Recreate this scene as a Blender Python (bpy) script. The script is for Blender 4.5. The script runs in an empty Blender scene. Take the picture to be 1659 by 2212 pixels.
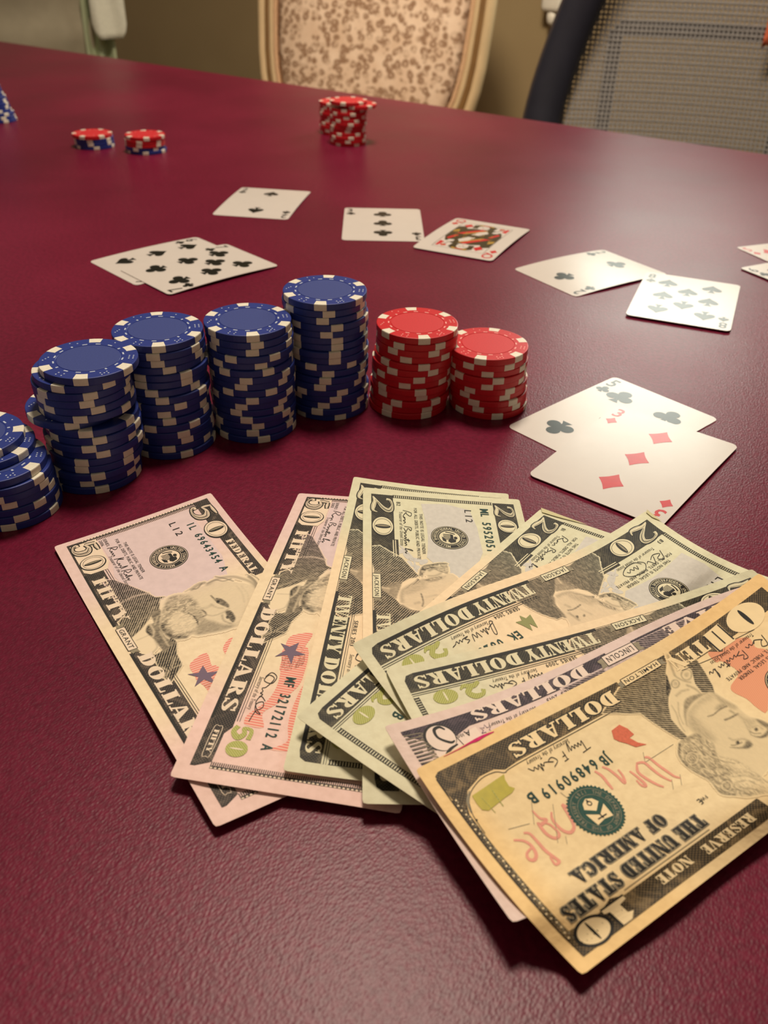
import bpy, bmesh, math, random
import numpy as np
from mathutils import Vector, Matrix
from mathutils.geometry import tessellate_polygon

# ------------------------------------------------------------------ camera, world, lights, exposure
C = bpy.context.scene.collection
SC = bpy.context.scene
TOP = 0.75                                   # table top above the floor (m); table points below are mm on the table top
PITCH, ROLL, CAMH, FPX = math.radians(34.21), math.radians(1.55), 207.9, 1905.8

cd = bpy.data.cameras.new('camera')
cam = bpy.data.objects.new('camera', cd)
C.objects.link(cam)
fw = Vector((0, math.cos(PITCH), -math.sin(PITCH)))
rt = Vector((1, 0, 0))
up = rt.cross(fw)
r2 = math.cos(ROLL) * rt + math.sin(ROLL) * up
u2 = -math.sin(ROLL) * rt + math.cos(ROLL) * up
m = Matrix((r2, u2, -fw)).transposed().to_4x4()
m.translation = Vector((0, 0, TOP + CAMH * .001))
cam.matrix_world = m
cd.sensor_fit = 'HORIZONTAL'
cd.sensor_width = 3.6
cd.lens = FPX * 3.6 / 1659
cd.clip_start = 0.01
cd.clip_end = 50
cd.dof.use_dof = True
cd.dof.focus_distance = 0.335
cd.dof.aperture_fstop = 2.4
SC.camera = cam

SC.view_settings.view_transform = 'Standard'
SC.view_settings.look = 'None'
SC.view_settings.gamma = 1.0
SC.view_settings.exposure = 0.0
SC.view_settings.use_curve_mapping = False

w = bpy.data.worlds.new('room_ambient')
SC.world = w
w.use_nodes = True
w.node_tree.nodes['Background'].inputs[0].default_value = (1.0, 0.80, 0.60, 1)
w.node_tree.nodes['Background'].inputs[1].default_value = 0.155

def lamp(name, kind, loc, aim, energy, color, size, size_y=None):
    l = bpy.data.lights.new(name, kind)
    l.energy = energy
    l.color = color
    if kind == 'AREA':
        l.shape = 'RECTANGLE' if size_y else 'DISK'
        l.size = size
        if size_y:
            l.size_y = size_y
    else:
        l.shadow_soft_size = size
    o = bpy.data.objects.new(name, l)
    C.objects.link(o)
    o.location = loc
    o.rotation_euler = (Vector(aim) - Vector(loc)).to_track_quat('-Z', 'Y').to_euler()
    return o

# the lamp hanging over the table, an added fill for the chairs, and an unseen low source behind the mesh chair
lamp('pendant_lamp', 'AREA', (0.03, 0.78, TOP + 1.38), (0.05, 0.5, TOP), 21, (1.0, 0.85, 0.69), 0.36)
fl_ = lamp('chair_fill_light', 'AREA', (-0.10, 0.95, TOP + 1.30), (0.05, 2.0, TOP + .05), 4.2, (1.0, 0.84, 0.64), 0.24)  # added fill light, aimed to brighten the chair backs
fl_.data.spread = math.radians(86)
lamp('lit_doorway', 'AREA', (0.62, 1.94, TOP + 0.53), (0.20, 0.70, TOP), 8.2, (0.96, 1.0, 0.88), 0.38, 0.66)  # unseen low source, placed for the sheen on table and cards

# ------------------------------------------------------------------ materials
def lin(r, g, b):
    f = lambda c: (c / 255 / 12.92) if c / 255 <= .04045 else ((c / 255 + .055) / 1.055) ** 2.4
    return (f(r), f(g), f(b), 1.0)

class NT:
    """small helper to wire shader nodes"""
    def __init__(s, name):
        s.m = bpy.data.materials.new(name)
        s.m.use_nodes = True
        s.t = s.m.node_tree
        s.b = s.t.nodes['Principled BSDF']
    def n(s, kind, **kw):
        nd = s.t.nodes.new(kind)
        for k, v in kw.items():
            if k.startswith('i_'):
                nd.inputs[k[2:].replace('_', ' ')].default_value = v
            else:
                setattr(nd, k, v)
        return nd
    def l(s, a, b):
        s.t.links.new(a, b)
    def coords(s, which='Object', rot=0, scale=(1, 1, 1)):
        tc = s.n('ShaderNodeTexCoord')
        mp = s.n('ShaderNodeMapping')
        mp.inputs['Rotation'].default_value = (0, 0, rot)
        mp.inputs['Scale'].default_value = scale
        s.l(tc.outputs[which], mp.inputs[0])
        return mp.outputs[0]
    def ramp(s, src, stops):
        r = s.n('ShaderNodeValToRGB')
        e = r.color_ramp.elements
        while len(e) < len(stops):
            e.new(.5)
        for i, (p, c) in enumerate(stops):
            e[i].position = p
            e[i].color = c
        s.l(src, r.inputs[0])
        return r.outputs[0]
    def mix(s, f, a, b, mode='MIX'):
        x = s.n('ShaderNodeMix', data_type='RGBA', blend_type=mode)
        for v, k in ((f, 0), (a, 6), (b, 7)):
            if hasattr(v, 'is_output'):
                s.l(v, x.inputs[k])
            else:
                x.inputs[k].default_value = v
        return x.outputs[2]
    def math(s, op, a, b=0.0):
        x = s.n('ShaderNodeMath', operation=op)
        for v, k in ((a, 0), (b, 1)):
            if hasattr(v, 'is_output'):
                s.l(v, x.inputs[k])
            else:
                x.inputs[k].default_value = v
        return x.outputs[0]
    def bump(s, h, strength, dist):
        b = s.n('ShaderNodeBump')
        b.inputs['Strength'].default_value = strength
        b.inputs['Distance'].default_value = dist
        s.l(h, b.inputs['Height'])
        s.l(b.outputs[0], s.b.inputs['Normal'])
    def set(s, rough=.5, spec=.5, **kw):
        s.b.inputs['Roughness'].default_value = rough
        s.b.inputs['Specular IOR Level'].default_value = spec
        for k, v in kw.items():
            s.b.inputs[k].default_value = v
        return s

def plain(name, col, rough=.5, spec=.5, var=.08, scale=60, bump=0.0, which='Object'):
    t = NT(name).set(rough, spec)
    co = t.coords(which)
    nz = t.n('ShaderNodeTexNoise', i_Scale=scale, i_Detail=4.0)
    t.l(co, nz.inputs['Vector'])
    a = tuple(min(1, c * (1 - var)) for c in col[:3]) + (1,)
    b = tuple(min(1, c * (1 + var)) for c in col[:3]) + (1,)
    t.l(t.ramp(nz.outputs['Fac'], [(.3, a), (.7, b)]), t.b.inputs['Base Color'])
    if bump:
        t.bump(nz.outputs['Fac'], .4, bump)
    return t.m

def mat_leather():
    t = NT('maroon_leather').set(.37, .26)
    co = t.coords()
    big = t.n('ShaderNodeTexNoise', i_Scale=7.0, i_Detail=3.0)
    t.l(co, big.inputs['Vector'])
    fine = t.n('ShaderNodeTexNoise', i_Scale=420.0, i_Detail=3.0)
    t.l(co, fine.inputs['Vector'])
    c1 = t.ramp(big.outputs['Fac'], [(.3, lin(95, 12, 40)), (.7, lin(112, 21, 49))])
    c2 = t.ramp(fine.outputs['Fac'], [(.34, (.66, .66, .66, 1)), (.68, (1.28, 1.26, 1.26, 1))])
    t.l(t.mix(.55, c1, c2, 'MULTIPLY'), t.b.inputs['Base Color'])
    vo = t.n('ShaderNodeTexVoronoi', i_Scale=1300.0)
    # grain runs a little longer one way, like embossed hide
    co2 = t.coords('Object', .5, (1.0, .62, 1.0))
    t.l(co2, vo.inputs['Vector'])
    n2 = t.n('ShaderNodeTexNoise', i_Scale=1300.0, i_Detail=2.0)
    t.l(co2, n2.inputs['Vector'])
    h = t.math('ADD', t.math('MULTIPLY', vo.outputs['Distance'], .8), t.math('MULTIPLY', n2.outputs['Fac'], .7))
    t.bump(h, .42, .00018)
    rr = t.n('ShaderNodeTexNoise', i_Scale=14.0, i_Detail=2.0)
    t.l(co, rr.inputs['Vector'])
    t.l(t.math('ADD', t.math('MULTIPLY', rr.outputs['Fac'], .10), .32), t.b.inputs['Roughness'])
    return t.m

def mat_leopard():
    t = NT('leopard_fabric').set(.8, .2)
    co = t.coords()
    nz = t.n('ShaderNodeTexNoise', i_Scale=30.0, i_Detail=2.0)
    t.l(co, nz.inputs['Vector'])
    wob = t.mix(.012, co, nz.outputs['Color'])
    vo = t.n('ShaderNodeTexVoronoi', i_Scale=74.0, i_Randomness=.9)
    t.l(wob, vo.inputs['Vector'])
    ring = t.ramp(vo.outputs['Distance'], [(.12, (.4, .4, .4, 1)), (.26, (1, 1, 1, 1)), (.42, (1, 1, 1, 1)), (.60, (0, 0, 0, 1))])
    br = t.n('ShaderNodeTexNoise', i_Scale=62.0, i_Detail=1.0)
    t.l(co, br.inputs['Vector'])
    brk = t.ramp(br.outputs['Fac'], [(.34, (.25, .25, .25, 1)), (.50, (1, 1, 1, 1))])
    f = t.math('MULTIPLY', ring, brk)
    base = t.ramp(nz.outputs['Fac'], [(.3, lin(214, 184, 156)), (.7, lin(230, 204, 178))])
    t.l(t.mix(f, base, lin(150, 118, 92)), t.b.inputs['Base Color'])
    return t.m

def mat_wall():
    t = NT('olive_wall_paint').set(.7, .3)
    co = t.coords()
    nz = t.n('ShaderNodeTexNoise', i_Scale=3.0, i_Detail=3.0)
    t.l(co, nz.inputs['Vector'])
    t.l(t.ramp(nz.outputs['Fac'], [(.3, lin(150, 130, 95)), (.7, lin(160, 140, 103))]), t.b.inputs['Base Color'])
    f = t.n('ShaderNodeTexNoise', i_Scale=220.0, i_Detail=2.0)
    t.l(co, f.inputs['Vector'])
    t.bump(f.outputs['Fac'], .2, .001)
    return t.m

def mat_floor():
    t = NT('oak_floor').set(.45, .4)
    co = t.coords()
    br = t.n('ShaderNodeTexNoise', i_Scale=4.0, i_Detail=6.0)
    t.l(t.coords('Object', 0, (1, 9, 1)), br.inputs['Vector'])
    t.l(t.ramp(br.outputs['Fac'], [(.3, lin(92, 62, 38)), (.7, lin(126, 88, 56))]), t.b.inputs['Base Color'])
    return t.m

def mat_paper():
    """note paper: printed tint from the colour attribute, fibres and faint handling wear"""
    t = NT('note_paper').set(.72, .25)
    at = t.n('ShaderNodeVertexColor', layer_name='tint')
    co = t.coords('UV')
    nz = t.n('ShaderNodeTexNoise', i_Scale=.35, i_Detail=5.0)
    t.l(co, nz.inputs['Vector'])
    wear = t.ramp(nz.outputs['Fac'], [(.3, (.90, .88, .86, 1)), (.62, (1, 1, 1, 1))])
    t.l(t.mix(.8, at.outputs['Color'], wear, 'MULTIPLY'), t.b.inputs['Base Color'])
    f = t.n('ShaderNodeTexNoise', i_Scale=.8, i_Detail=6.0)
    t.l(co, f.inputs['Vector'])
    cr = t.n('ShaderNodeTexNoise', i_Scale=.06, i_Detail=3.0, i_Distortion=.8)
    t.l(co, cr.inputs['Vector'])
    t.bump(t.math('ADD', t.math('MULTIPLY', f.outputs['Fac'], .12), cr.outputs['Fac']), .5, .0014)
    return t.m

def mat_engraved(name, ink, light, amount=.5):
    """dark guilloche ground of a note border: fine crossing lathe lines and pale marbling"""
    t = NT(name).set(.62, .3)
    co = t.coords('UV')
    nz = t.n('ShaderNodeTexNoise', i_Scale=.16, i_Detail=3.0, i_Distortion=1.5)
    t.l(co, nz.inputs['Vector'])
    w1 = t.n('ShaderNodeTexWave', i_Scale=.42, i_Distortion=6.0, i_Detail=1.0)
    w1.inputs['Detail Scale'].default_value = .25
    t.l(t.coords('UV', .9), w1.inputs['Vector'])
    w2 = t.n('ShaderNodeTexWave', i_Scale=.42, i_Distortion=6.0, i_Detail=1.0)
    w2.inputs['Detail Scale'].default_value = .25
    t.l(t.coords('UV', -.9), w2.inputs['Vector'])
    lines = t.math('MULTIPLY', w1.outputs['Fac'], w2.outputs['Fac'])
    mar = t.ramp(nz.outputs['Fac'], [(.48, (0, 0, 0, 1)), (.66, (1, 1, 1, 1))])
    f = t.math('MULTIPLY', t.math('ADD', t.math('MULTIPLY', lines, .8), t.math('MULTIPLY', mar, .55)), amount)
    t.l(t.mix(f, ink, light), t.b.inputs['Base Color'])
    return t.m

def mat_portrait(name, ink):
    """engraving: tone (R), line hatch (G) and stipple (B) from the 'tone' attribute over the printed tint"""
    t = NT(name).set(.66, .28)
    tn = t.n('ShaderNodeVertexColor', layer_name='tone')
    ti = t.n('ShaderNodeVertexColor', layer_name='tint')
    sp = t.n('ShaderNodeSeparateColor')
    t.l(tn.outputs['Color'], sp.inputs[0])
    w1 = t.n('ShaderNodeTexWave', i_Scale=.40, i_Distortion=5.0, i_Detail=1.0)
    w1.inputs['Detail Scale'].default_value = .06
    t.l(t.coords('UV', 2.15), w1.inputs['Vector'])
    line = t.ramp(w1.outputs['Fac'], [(.18, (.50, .50, .50, 1)), (.42, (1.25, 1.25, 1.25, 1))])
    nz = t.n('ShaderNodeTexNoise', i_Scale=1.1, i_Detail=4.0, i_Distortion=1.0)
    t.l(t.coords('UV', .5, (1, .45, 1)), nz.inputs['Vector'])
    st = t.ramp(nz.outputs['Fac'], [(.36, (.45, .45, .45, 1)), (.62, (1.5, 1.5, 1.5, 1))])
    k = t.mix(sp.outputs[1], (1, 1, 1, 1), line)
    k2 = t.mix(sp.outputs[2], k, st)
    f = t.math('MULTIPLY', sp.outputs[0], k2)
    fm = t.math('MINIMUM', f, 1.0)
    t.l(t.mix(fm, ti.outputs['Color'], ink), t.b.inputs['Base Color'])
    return t.m

def mat_lined(name, ink, base, scale=.34, rot=0.0, lo=.4, hi=.6):
    """tint printed as fine parallel lines"""
    t = NT(name).set(.7, .25)
    w1 = t.n('ShaderNodeTexWave', i_Scale=scale, i_Distortion=1.0)
    w1.inputs['Detail Scale'].default_value = .1
    t.l(t.coords('UV', rot), w1.inputs['Vector'])
    t.l(t.ramp(w1.outputs['Fac'], [(lo, base), (hi, ink)]), t.b.inputs['Base Color'])
    return t.m

M = {}
M['leather'] = mat_leather()
M['leopard'] = mat_leopard()
M['wall'] = mat_wall()
M['floor'] = mat_floor()
M['paper'] = mat_paper()
M['blue'] = plain('blue_chip_clay', lin(34, 52, 128), .42, .45, .06, 900, .00004)
M['bluelabel'] = plain('blue_chip_label', lin(52, 66, 128), .5, .4, .08, 1500, .00005)
M['red'] = plain('red_chip_clay', lin(196, 24, 34), .42, .45, .06, 900, .00004)
M['redlabel'] = plain('red_chip_label', lin(198, 42, 48), .5, .4, .08, 1500, .00005)
M['spot'] = plain('cream_chip_spot', lin(228, 222, 202), .45, .45, .05, 700)
M['chipmark'] = plain('pale_chip_marking', lin(190, 200, 214), .45, .4, .04, 400)
M['redmark'] = plain('pale_pink_chip_marking', lin(240, 176, 166), .45, .4, .04, 400)
M['card'] = plain('coated_card_stock', lin(208, 199, 190), .28, .36, .015, 90)
M['cardblack'] = plain('black_card_ink', lin(26, 28, 24), .30, .36, .05, 300)
M['cardred'] = plain('red_card_ink', lin(196, 34, 40), .30, .36, .05, 300)
M['cardolive'] = plain('olive_card_ink', lin(62, 52, 30), .30, .36, .2, 700)
M['cardyellow'] = plain('ochre_card_ink', lin(176, 140, 60), .30, .36, .1, 300)
M['ink'] = plain('black_note_ink', lin(38, 36, 32), .6, .3, .15, .8, 0, 'UV')
M['inkgreen'] = plain('dark_green_note_ink', lin(22, 62, 56), .6, .3, .15, .8, 0, 'UV')
M['sealgreen'] = plain('green_seal_ink', lin(32, 76, 66), .6, .3, .2, .8, 0, 'UV')
M['inkgrey'] = plain('grey_note_ink', lin(146, 136, 112), .6, .3, .15, .8, 0, 'UV')
for k_, c_ in (('50', (236, 216, 190)), ('20', (226, 218, 184)), ('10', (244, 220, 172)), ('5', (236, 216, 200))):
    M['cream' + k_] = plain('unprinted_note_paper', lin(*c_), .7, .25, .03, .3, 0, 'UV')
M['gold'] = mat_lined('shifting_green_gold_ink', lin(162, 166, 84), lin(190, 188, 120), .5, .8)
M['goldsolid'] = plain('gold_numeral_ink', lin(182, 168, 38), .5, .45, .08, .5, 0, 'UV')
M['redink'] = plain('soft_red_note_ink', lin(230, 158, 136), .66, .25, .06, .5, 0, 'UV')
M['torch'] = plain('brick_red_note_ink', lin(214, 112, 84), .66, .25, .12, 1.2, 0, 'UV')
M['peach'] = mat_lined('peach_note_tint', lin(226, 150, 114), lin(232, 164, 126), .5, .4)
M['flag'] = mat_lined('red_lined_note_tint', lin(232, 132, 116), lin(240, 194, 172), .30, .05)
M['star'] = mat_lined('violet_star_ink', lin(104, 88, 112), lin(130, 112, 124), .5, .4)
M['blueeagle'] = plain('pale_blue_note_tint', lin(208, 204, 194), .7, .25, .06, .5, 0, 'UV')
M['lilac'] = plain('lilac_note_tint', lin(222, 200, 198), .7, .25, .05, .3, 0, 'UV')
M['eaglegreen'] = mat_lined('green_eagle_ink', lin(124, 132, 80), lin(166, 164, 112), .6, .3)
M['magenta'] = plain('magenta_pen_stain', lin(206, 40, 104), .7, .25, .2, 1, 0, 'UV')
M['dogear'] = plain('folded_note_paper', lin(206, 198, 154), .75, .25, .05, .4, 0, 'UV')
M['eng20'] = mat_engraved('green_black_engraving', lin(34, 33, 28), lin(150, 140, 110), .36)
M['eng50'] = mat_engraved('black_engraving', lin(34, 31, 30), lin(168, 148, 128), .42)
M['eng10'] = mat_engraved('brown_black_engraving', lin(46, 40, 30), lin(190, 160, 112), .5)
M['eng5'] = mat_engraved('violet_black_engraving', lin(40, 34, 44), lin(150, 128, 136), .42)
M['por50'] = mat_portrait('portrait_engraving_black', lin(34, 31, 28))
M['por20'] = mat_portrait('portrait_engraving_green_black', lin(33, 33, 28))
M['por10'] = mat_portrait('portrait_engraving_brown', lin(42, 36, 26))
M['por5'] = mat_portrait('portrait_engraving_violet', lin(44, 36, 48))
M['chairframe'] = plain('cream_painted_wood', lin(198, 172, 132), .45, .4, .06, 20)
M['gilt'] = plain('gilt_groove', lin(120, 88, 48), .4, .5, .1, 30)
M['welt'] = plain('tan_welt_cord', lin(196, 158, 122), .7, .3, .1, 200)
M['navyframe'] = plain('navy_black_plastic', lin(34, 34, 44), .5, .4, .1, 40)
M['meshthread'] = plain('grey_mesh_thread', lin(140, 136, 132), .65, .3, .15, 300)
M['lumbar'] = plain('dark_lumbar_plastic', lin(40, 34, 30), .6, .3, .1, 40)
M['seatfabric'] = plain('charcoal_seat_fabric', lin(48, 46, 46), .85, .2, .15, 500)
M['whitecloth'] = plain('off_white_slipcover', lin(164, 154, 132), .85, .2, .06, 30, .002)
M['whitetowel'] = plain('white_towel', lin(226, 224, 206), .9, .2, .05, 160, .0015)
M['greencloth'] = plain('pale_green_lining', lin(176, 184, 150), .85, .2, .06, 40, .001)
M['whiteplastic'] = plain('white_plastic', lin(232, 226, 210), .4, .5, .03, 20)
M['orange'] = plain('orange_cotton', lin(206, 104, 70), .85, .2, .12, 80, .001)
M['trim'] = plain('cream_trim_paint', lin(206, 194, 164), .5, .4, .04, 10)
M['darkwood'] = plain('dark_stained_wood', lin(70, 42, 28), .4, .4, .2, 14)

# ------------------------------------------------------------------ object helpers
def link(name, me, parent=None, mats=()):
    for mm in mats:
        me.materials.append(mm)
    o = bpy.data.objects.new(name, me)
    C.objects.link(o)
    if parent is not None:
        o.parent = parent
    return o

def tag(o, label=None, cat=None, group=None, kind=None):
    for k, v in (('label', label), ('category', cat), ('group', group), ('kind', kind)):
        if v:
            o[k] = v
    return o

def empty(name, loc, rz=0):
    o = bpy.data.objects.new(name, None)
    o.empty_display_size = .05
    C.objects.link(o)
    o.location = loc
    o.rotation_euler = (0, 0, rz)
    return o

def bm_obj(name, bm, mat, parent=None, smooth=False):
    me = bpy.data.meshes.new(name)
    bm.normal_update()
    bm.to_mesh(me)
    bm.free()
    if smooth:
        for p in me.polygons:
            p.use_smooth = True
    return link(name, me, parent, [mat])

def box(bm, x0, x1, y0, y1, z0, z1, bev=0):
    r = bmesh.ops.create_cube(bm, size=1)
    vs = r['verts']
    for v in vs:
        v.co = Vector(((x0 + x1) / 2 + v.co.x * (x1 - x0), (y0 + y1) / 2 + v.co.y * (y1 - y0), (z0 + z1) / 2 + v.co.z * (z1 - z0)))
    if bev:
        es = list({e for v in vs for e in v.link_edges})
        bmesh.ops.bevel(bm, geom=es, offset=bev, segments=3, affect='EDGES', profile=.5)

def tube(bm, pts, rad, seg=10, closed=False, sx=1.0, sy=1.0, ref=Vector((0, 1, 0)), cap=True):
    """sweep an ellipse (rad*sx, rad*sy) along points; rad may be a list"""
    n = len(pts)
    rings = []
    for i, p in enumerate(pts):
        a = pts[(i - 1) % n] if (closed or i > 0) else pts[i]
        b = pts[(i + 1) % n] if (closed or i < n - 1) else pts[i]
        d = (Vector(b) - Vector(a)).normalized()
        s = d.cross(ref)
        s = s.normalized() if s.length > 1e-6 else Vector((1, 0, 0))
        q = s.cross(d).normalized()
        r = rad[i] if isinstance(rad, (list, tuple)) else rad
        rings.append([bm.verts.new(Vector(p) + s * (r * sx * math.cos(2 * math.pi * k / seg)) + q * (r * sy * math.sin(2 * math.pi * k / seg))) for k in range(seg)])
    for i in range(n if closed else n - 1):
        A, B = rings[i], rings[(i + 1) % n]
        for k in range(seg):
            bm.faces.new((A[k], A[(k + 1) % seg], B[(k + 1) % seg], B[k]))
    if cap and not closed:
        bm.faces.new(rings[0][::-1])
        bm.faces.new(rings[-1])

def np_mesh(name, V, F, uv=None, cols=None):
    me = bpy.data.meshes.new(name)
    V = np.asarray(V, np.float64)
    me.from_pydata(V.tolist(), [], [tuple(f) for f in F])
    if uv is not None:
        l = me.uv_layers.new(name='UVMap')
        li = np.empty(len(me.loops), np.int32)
        me.loops.foreach_get('vertex_index', li)
        l.data.foreach_set('uv', np.asarray(uv, np.float32)[li].ravel())
    for nm, c in (cols or {}).items():
        a = me.color_attributes.new(nm, 'FLOAT_COLOR', 'POINT')
        cc = np.ones((len(V), 4), np.float32)
        cc[:, :3] = c
        a.data.foreach_set('color', cc.ravel())
    me.update()
    return me

# chips: stack -> (x, y, z mm, turn), top chip first
CH={'A': [(-123.5,334.7,49.95,37),(-126.7,334.3,46.62,18),(-127.6,333.8,43.29,57),(-127.5,334,39.96,51),(-127.1,334.2,36.63,1),(-126.7,334.2,33.3,38),(-132.8,334.3,29.97,44),(-126.3,333.9,26.64,40),(-125.6,333.6,23.31,53),(-126.8,333,19.98,43),(-125.6,333.9,16.65,54),(-126.9,333.4,13.32,31),(-126.7,333.5,9.99,29),(-127.7,332.2,6.66,51),(-128.3,333.2,3.33,37),(-128.2,332.4,0,54)],'B': [(-102.5,367.3,49.95,44),(-102.1,366.8,46.62,35),(-102,367.2,43.29,39),(-102.8,366.8,39.96,55),(-101.3,366.5,36.63,12),(-102.2,366.2,33.3,15),(-102.4,365.5,29.97,29),(-101.1,364.9,26.64,38),(-101.9,364.4,23.31,3),(-102.1,364.9,19.98,41),(-101.7,364,16.65,46),(-101.2,363.4,13.32,19),(-101,363.2,9.99,1),(-100.9,363.7,6.66,4),(-101.5,363,3.33,41),(-100.5,362.7,0,1)],'C': [(-64.6,381.3,49.95,45),(-64.3,381.2,46.62,49),(-63.9,381.2,43.29,41),(-63.9,380.5,39.96,12),(-64.9,381.3,36.63,54),(-64.5,380.4,33.3,3),(-63.7,380.5,29.97,30),(-63.9,381,26.64,23),(-63.7,380.7,23.31,3),(-63.8,380.3,19.98,37),(-64.4,381,16.65,23),(-64.1,381,13.32,14),(-63.7,380.4,9.99,27),(-64.5,380.8,6.66,44),(-63.9,380.2,3.33,35),(-63.9,379.6,0,50)],'D': [(-30.8,403.7,56.61,28),(-31.4,403.8,53.28,41),(-30.9,403.7,49.95,31),(-30,403.4,46.62,48),(-29.9,403.8,43.29,33),(-31.1,404.2,39.96,51),(-30.1,404.3,36.63,48),(-30.8,403,33.3,47),(-29.6,403.8,29.97,43),(-30.8,403.9,26.64,13),(-29.7,404.1,23.31,34),(-29.7,402.9,19.98,30),(-30.6,402.8,16.65,25),(-30.6,403.1,13.32,57),(-29.3,403.4,9.99,43),(-29.7,403.8,6.66,27),(-30.2,403,3.33,19),(-29.5,404,0,50)],'R1': [(13.7,407,39.96,39),(13.9,406.7,36.63,3),(13.7,406.9,33.3,54),(13.6,407.4,29.97,15),(12.9,406.5,26.64,43),(12,406.5,23.31,0),(11.8,406.5,19.98,40),(11.8,407.3,16.65,20),(12.1,406.3,13.32,42),(11.2,407.7,9.99,47),(11.7,406.6,6.66,9),(11,407.4,3.33,57),(10.7,407.1,0,57)],'R2': [(49,407.6,29.97,15),(48.9,407.9,26.64,59),(49.7,408.6,23.31,25),(49.4,407.7,19.98,42),(49.5,408.6,16.65,27),(50.6,409,13.32,59),(50.5,409.8,9.99,52),(51.2,409.2,6.66,5),(51.4,409.9,3.33,12),(51.9,409.5,0,39)],'E': [(-167.3,310,26.64,17),(-163.3,309.3,23.310000000000002,40),(-157.1,303,19.98,41),(-155.6,302.6,16.65,38),(-155.6,302.8,13.32,44),(-155.5,303.8,9.99,55),(-155,303.8,6.66,28),(-155.3,303.5,3.33,4),(-154.7,303.8,0,46)],'F1': [(-49.3,1014.3,39.96,16),(-49.5,1015.2,36.63,14),(-49.6,1015.1,33.3,20),(-49,1014.1,29.97,46),(-49.5,1014.5,26.64,27),(-49.2,1014.2,23.31,59),(-48.9,1013.9,19.98,39),(-50.3,1014.8,16.65,38),(-50.4,1015.2,13.32,34),(-49.9,1014.4,9.99,5),(-49.9,1013.9,6.66,43),(-49.6,1014.1,3.33,32),(-49.5,1015.1,0,0)],'F2': [(-64.5,1067.3,29.97,6),(-63.7,1067.1,26.64,47),(-64.3,1067.3,23.31,36),(-64.5,1066.8,19.98,28),(-64.1,1067.2,16.65,9),(-63.1,1066.7,13.32,54),(-64.2,1066.7,9.99,42),(-64.4,1066.5,6.66,16),(-63.9,1066.7,3.33,57),(-63,1066.4,0,21)],'G1': [(-311.4,966.8,9.99,16),(-310.6,967.5,6.66,35),(-310.4,967.6,3.33,36),(-310.2,967.7,0,51)],'G2': [(-252.7,951.1,13.32,48),(-253.4,951.1,9.99,28),(-253.4,951.2,6.66,26),(-253.9,951.4,3.33,16),(-252.5,951.6,0,40)],'H1': [(-476.5,1082.8,63.27,32),(-474.5,1084.2,59.94,35),(-473.3,1083.6,56.61,27),(-473,1084.1,53.28,22),(-470.9,1083,49.95,27),(-469.9,1083.6,46.62,50),(-469.9,1082.9,43.29,7),(-468.2,1082.9,39.96,11),(-466.5,1083.1,36.63,40),(-466.2,1084,33.3,30),(-465.2,1083.8,29.97,39),(-463.9,1083.5,26.64,10),(-462.2,1084.1,23.31,17),(-461.3,1084.2,19.98,52),(-459.9,1083.1,16.65,58),(-459.2,1083.5,13.32,48),(-458.4,1083.6,9.99,13),(-455.8,1083.4,6.66,27),(-455.1,1083.3,3.33,12),(-454.1,1083.5,0,15)]}
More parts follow.
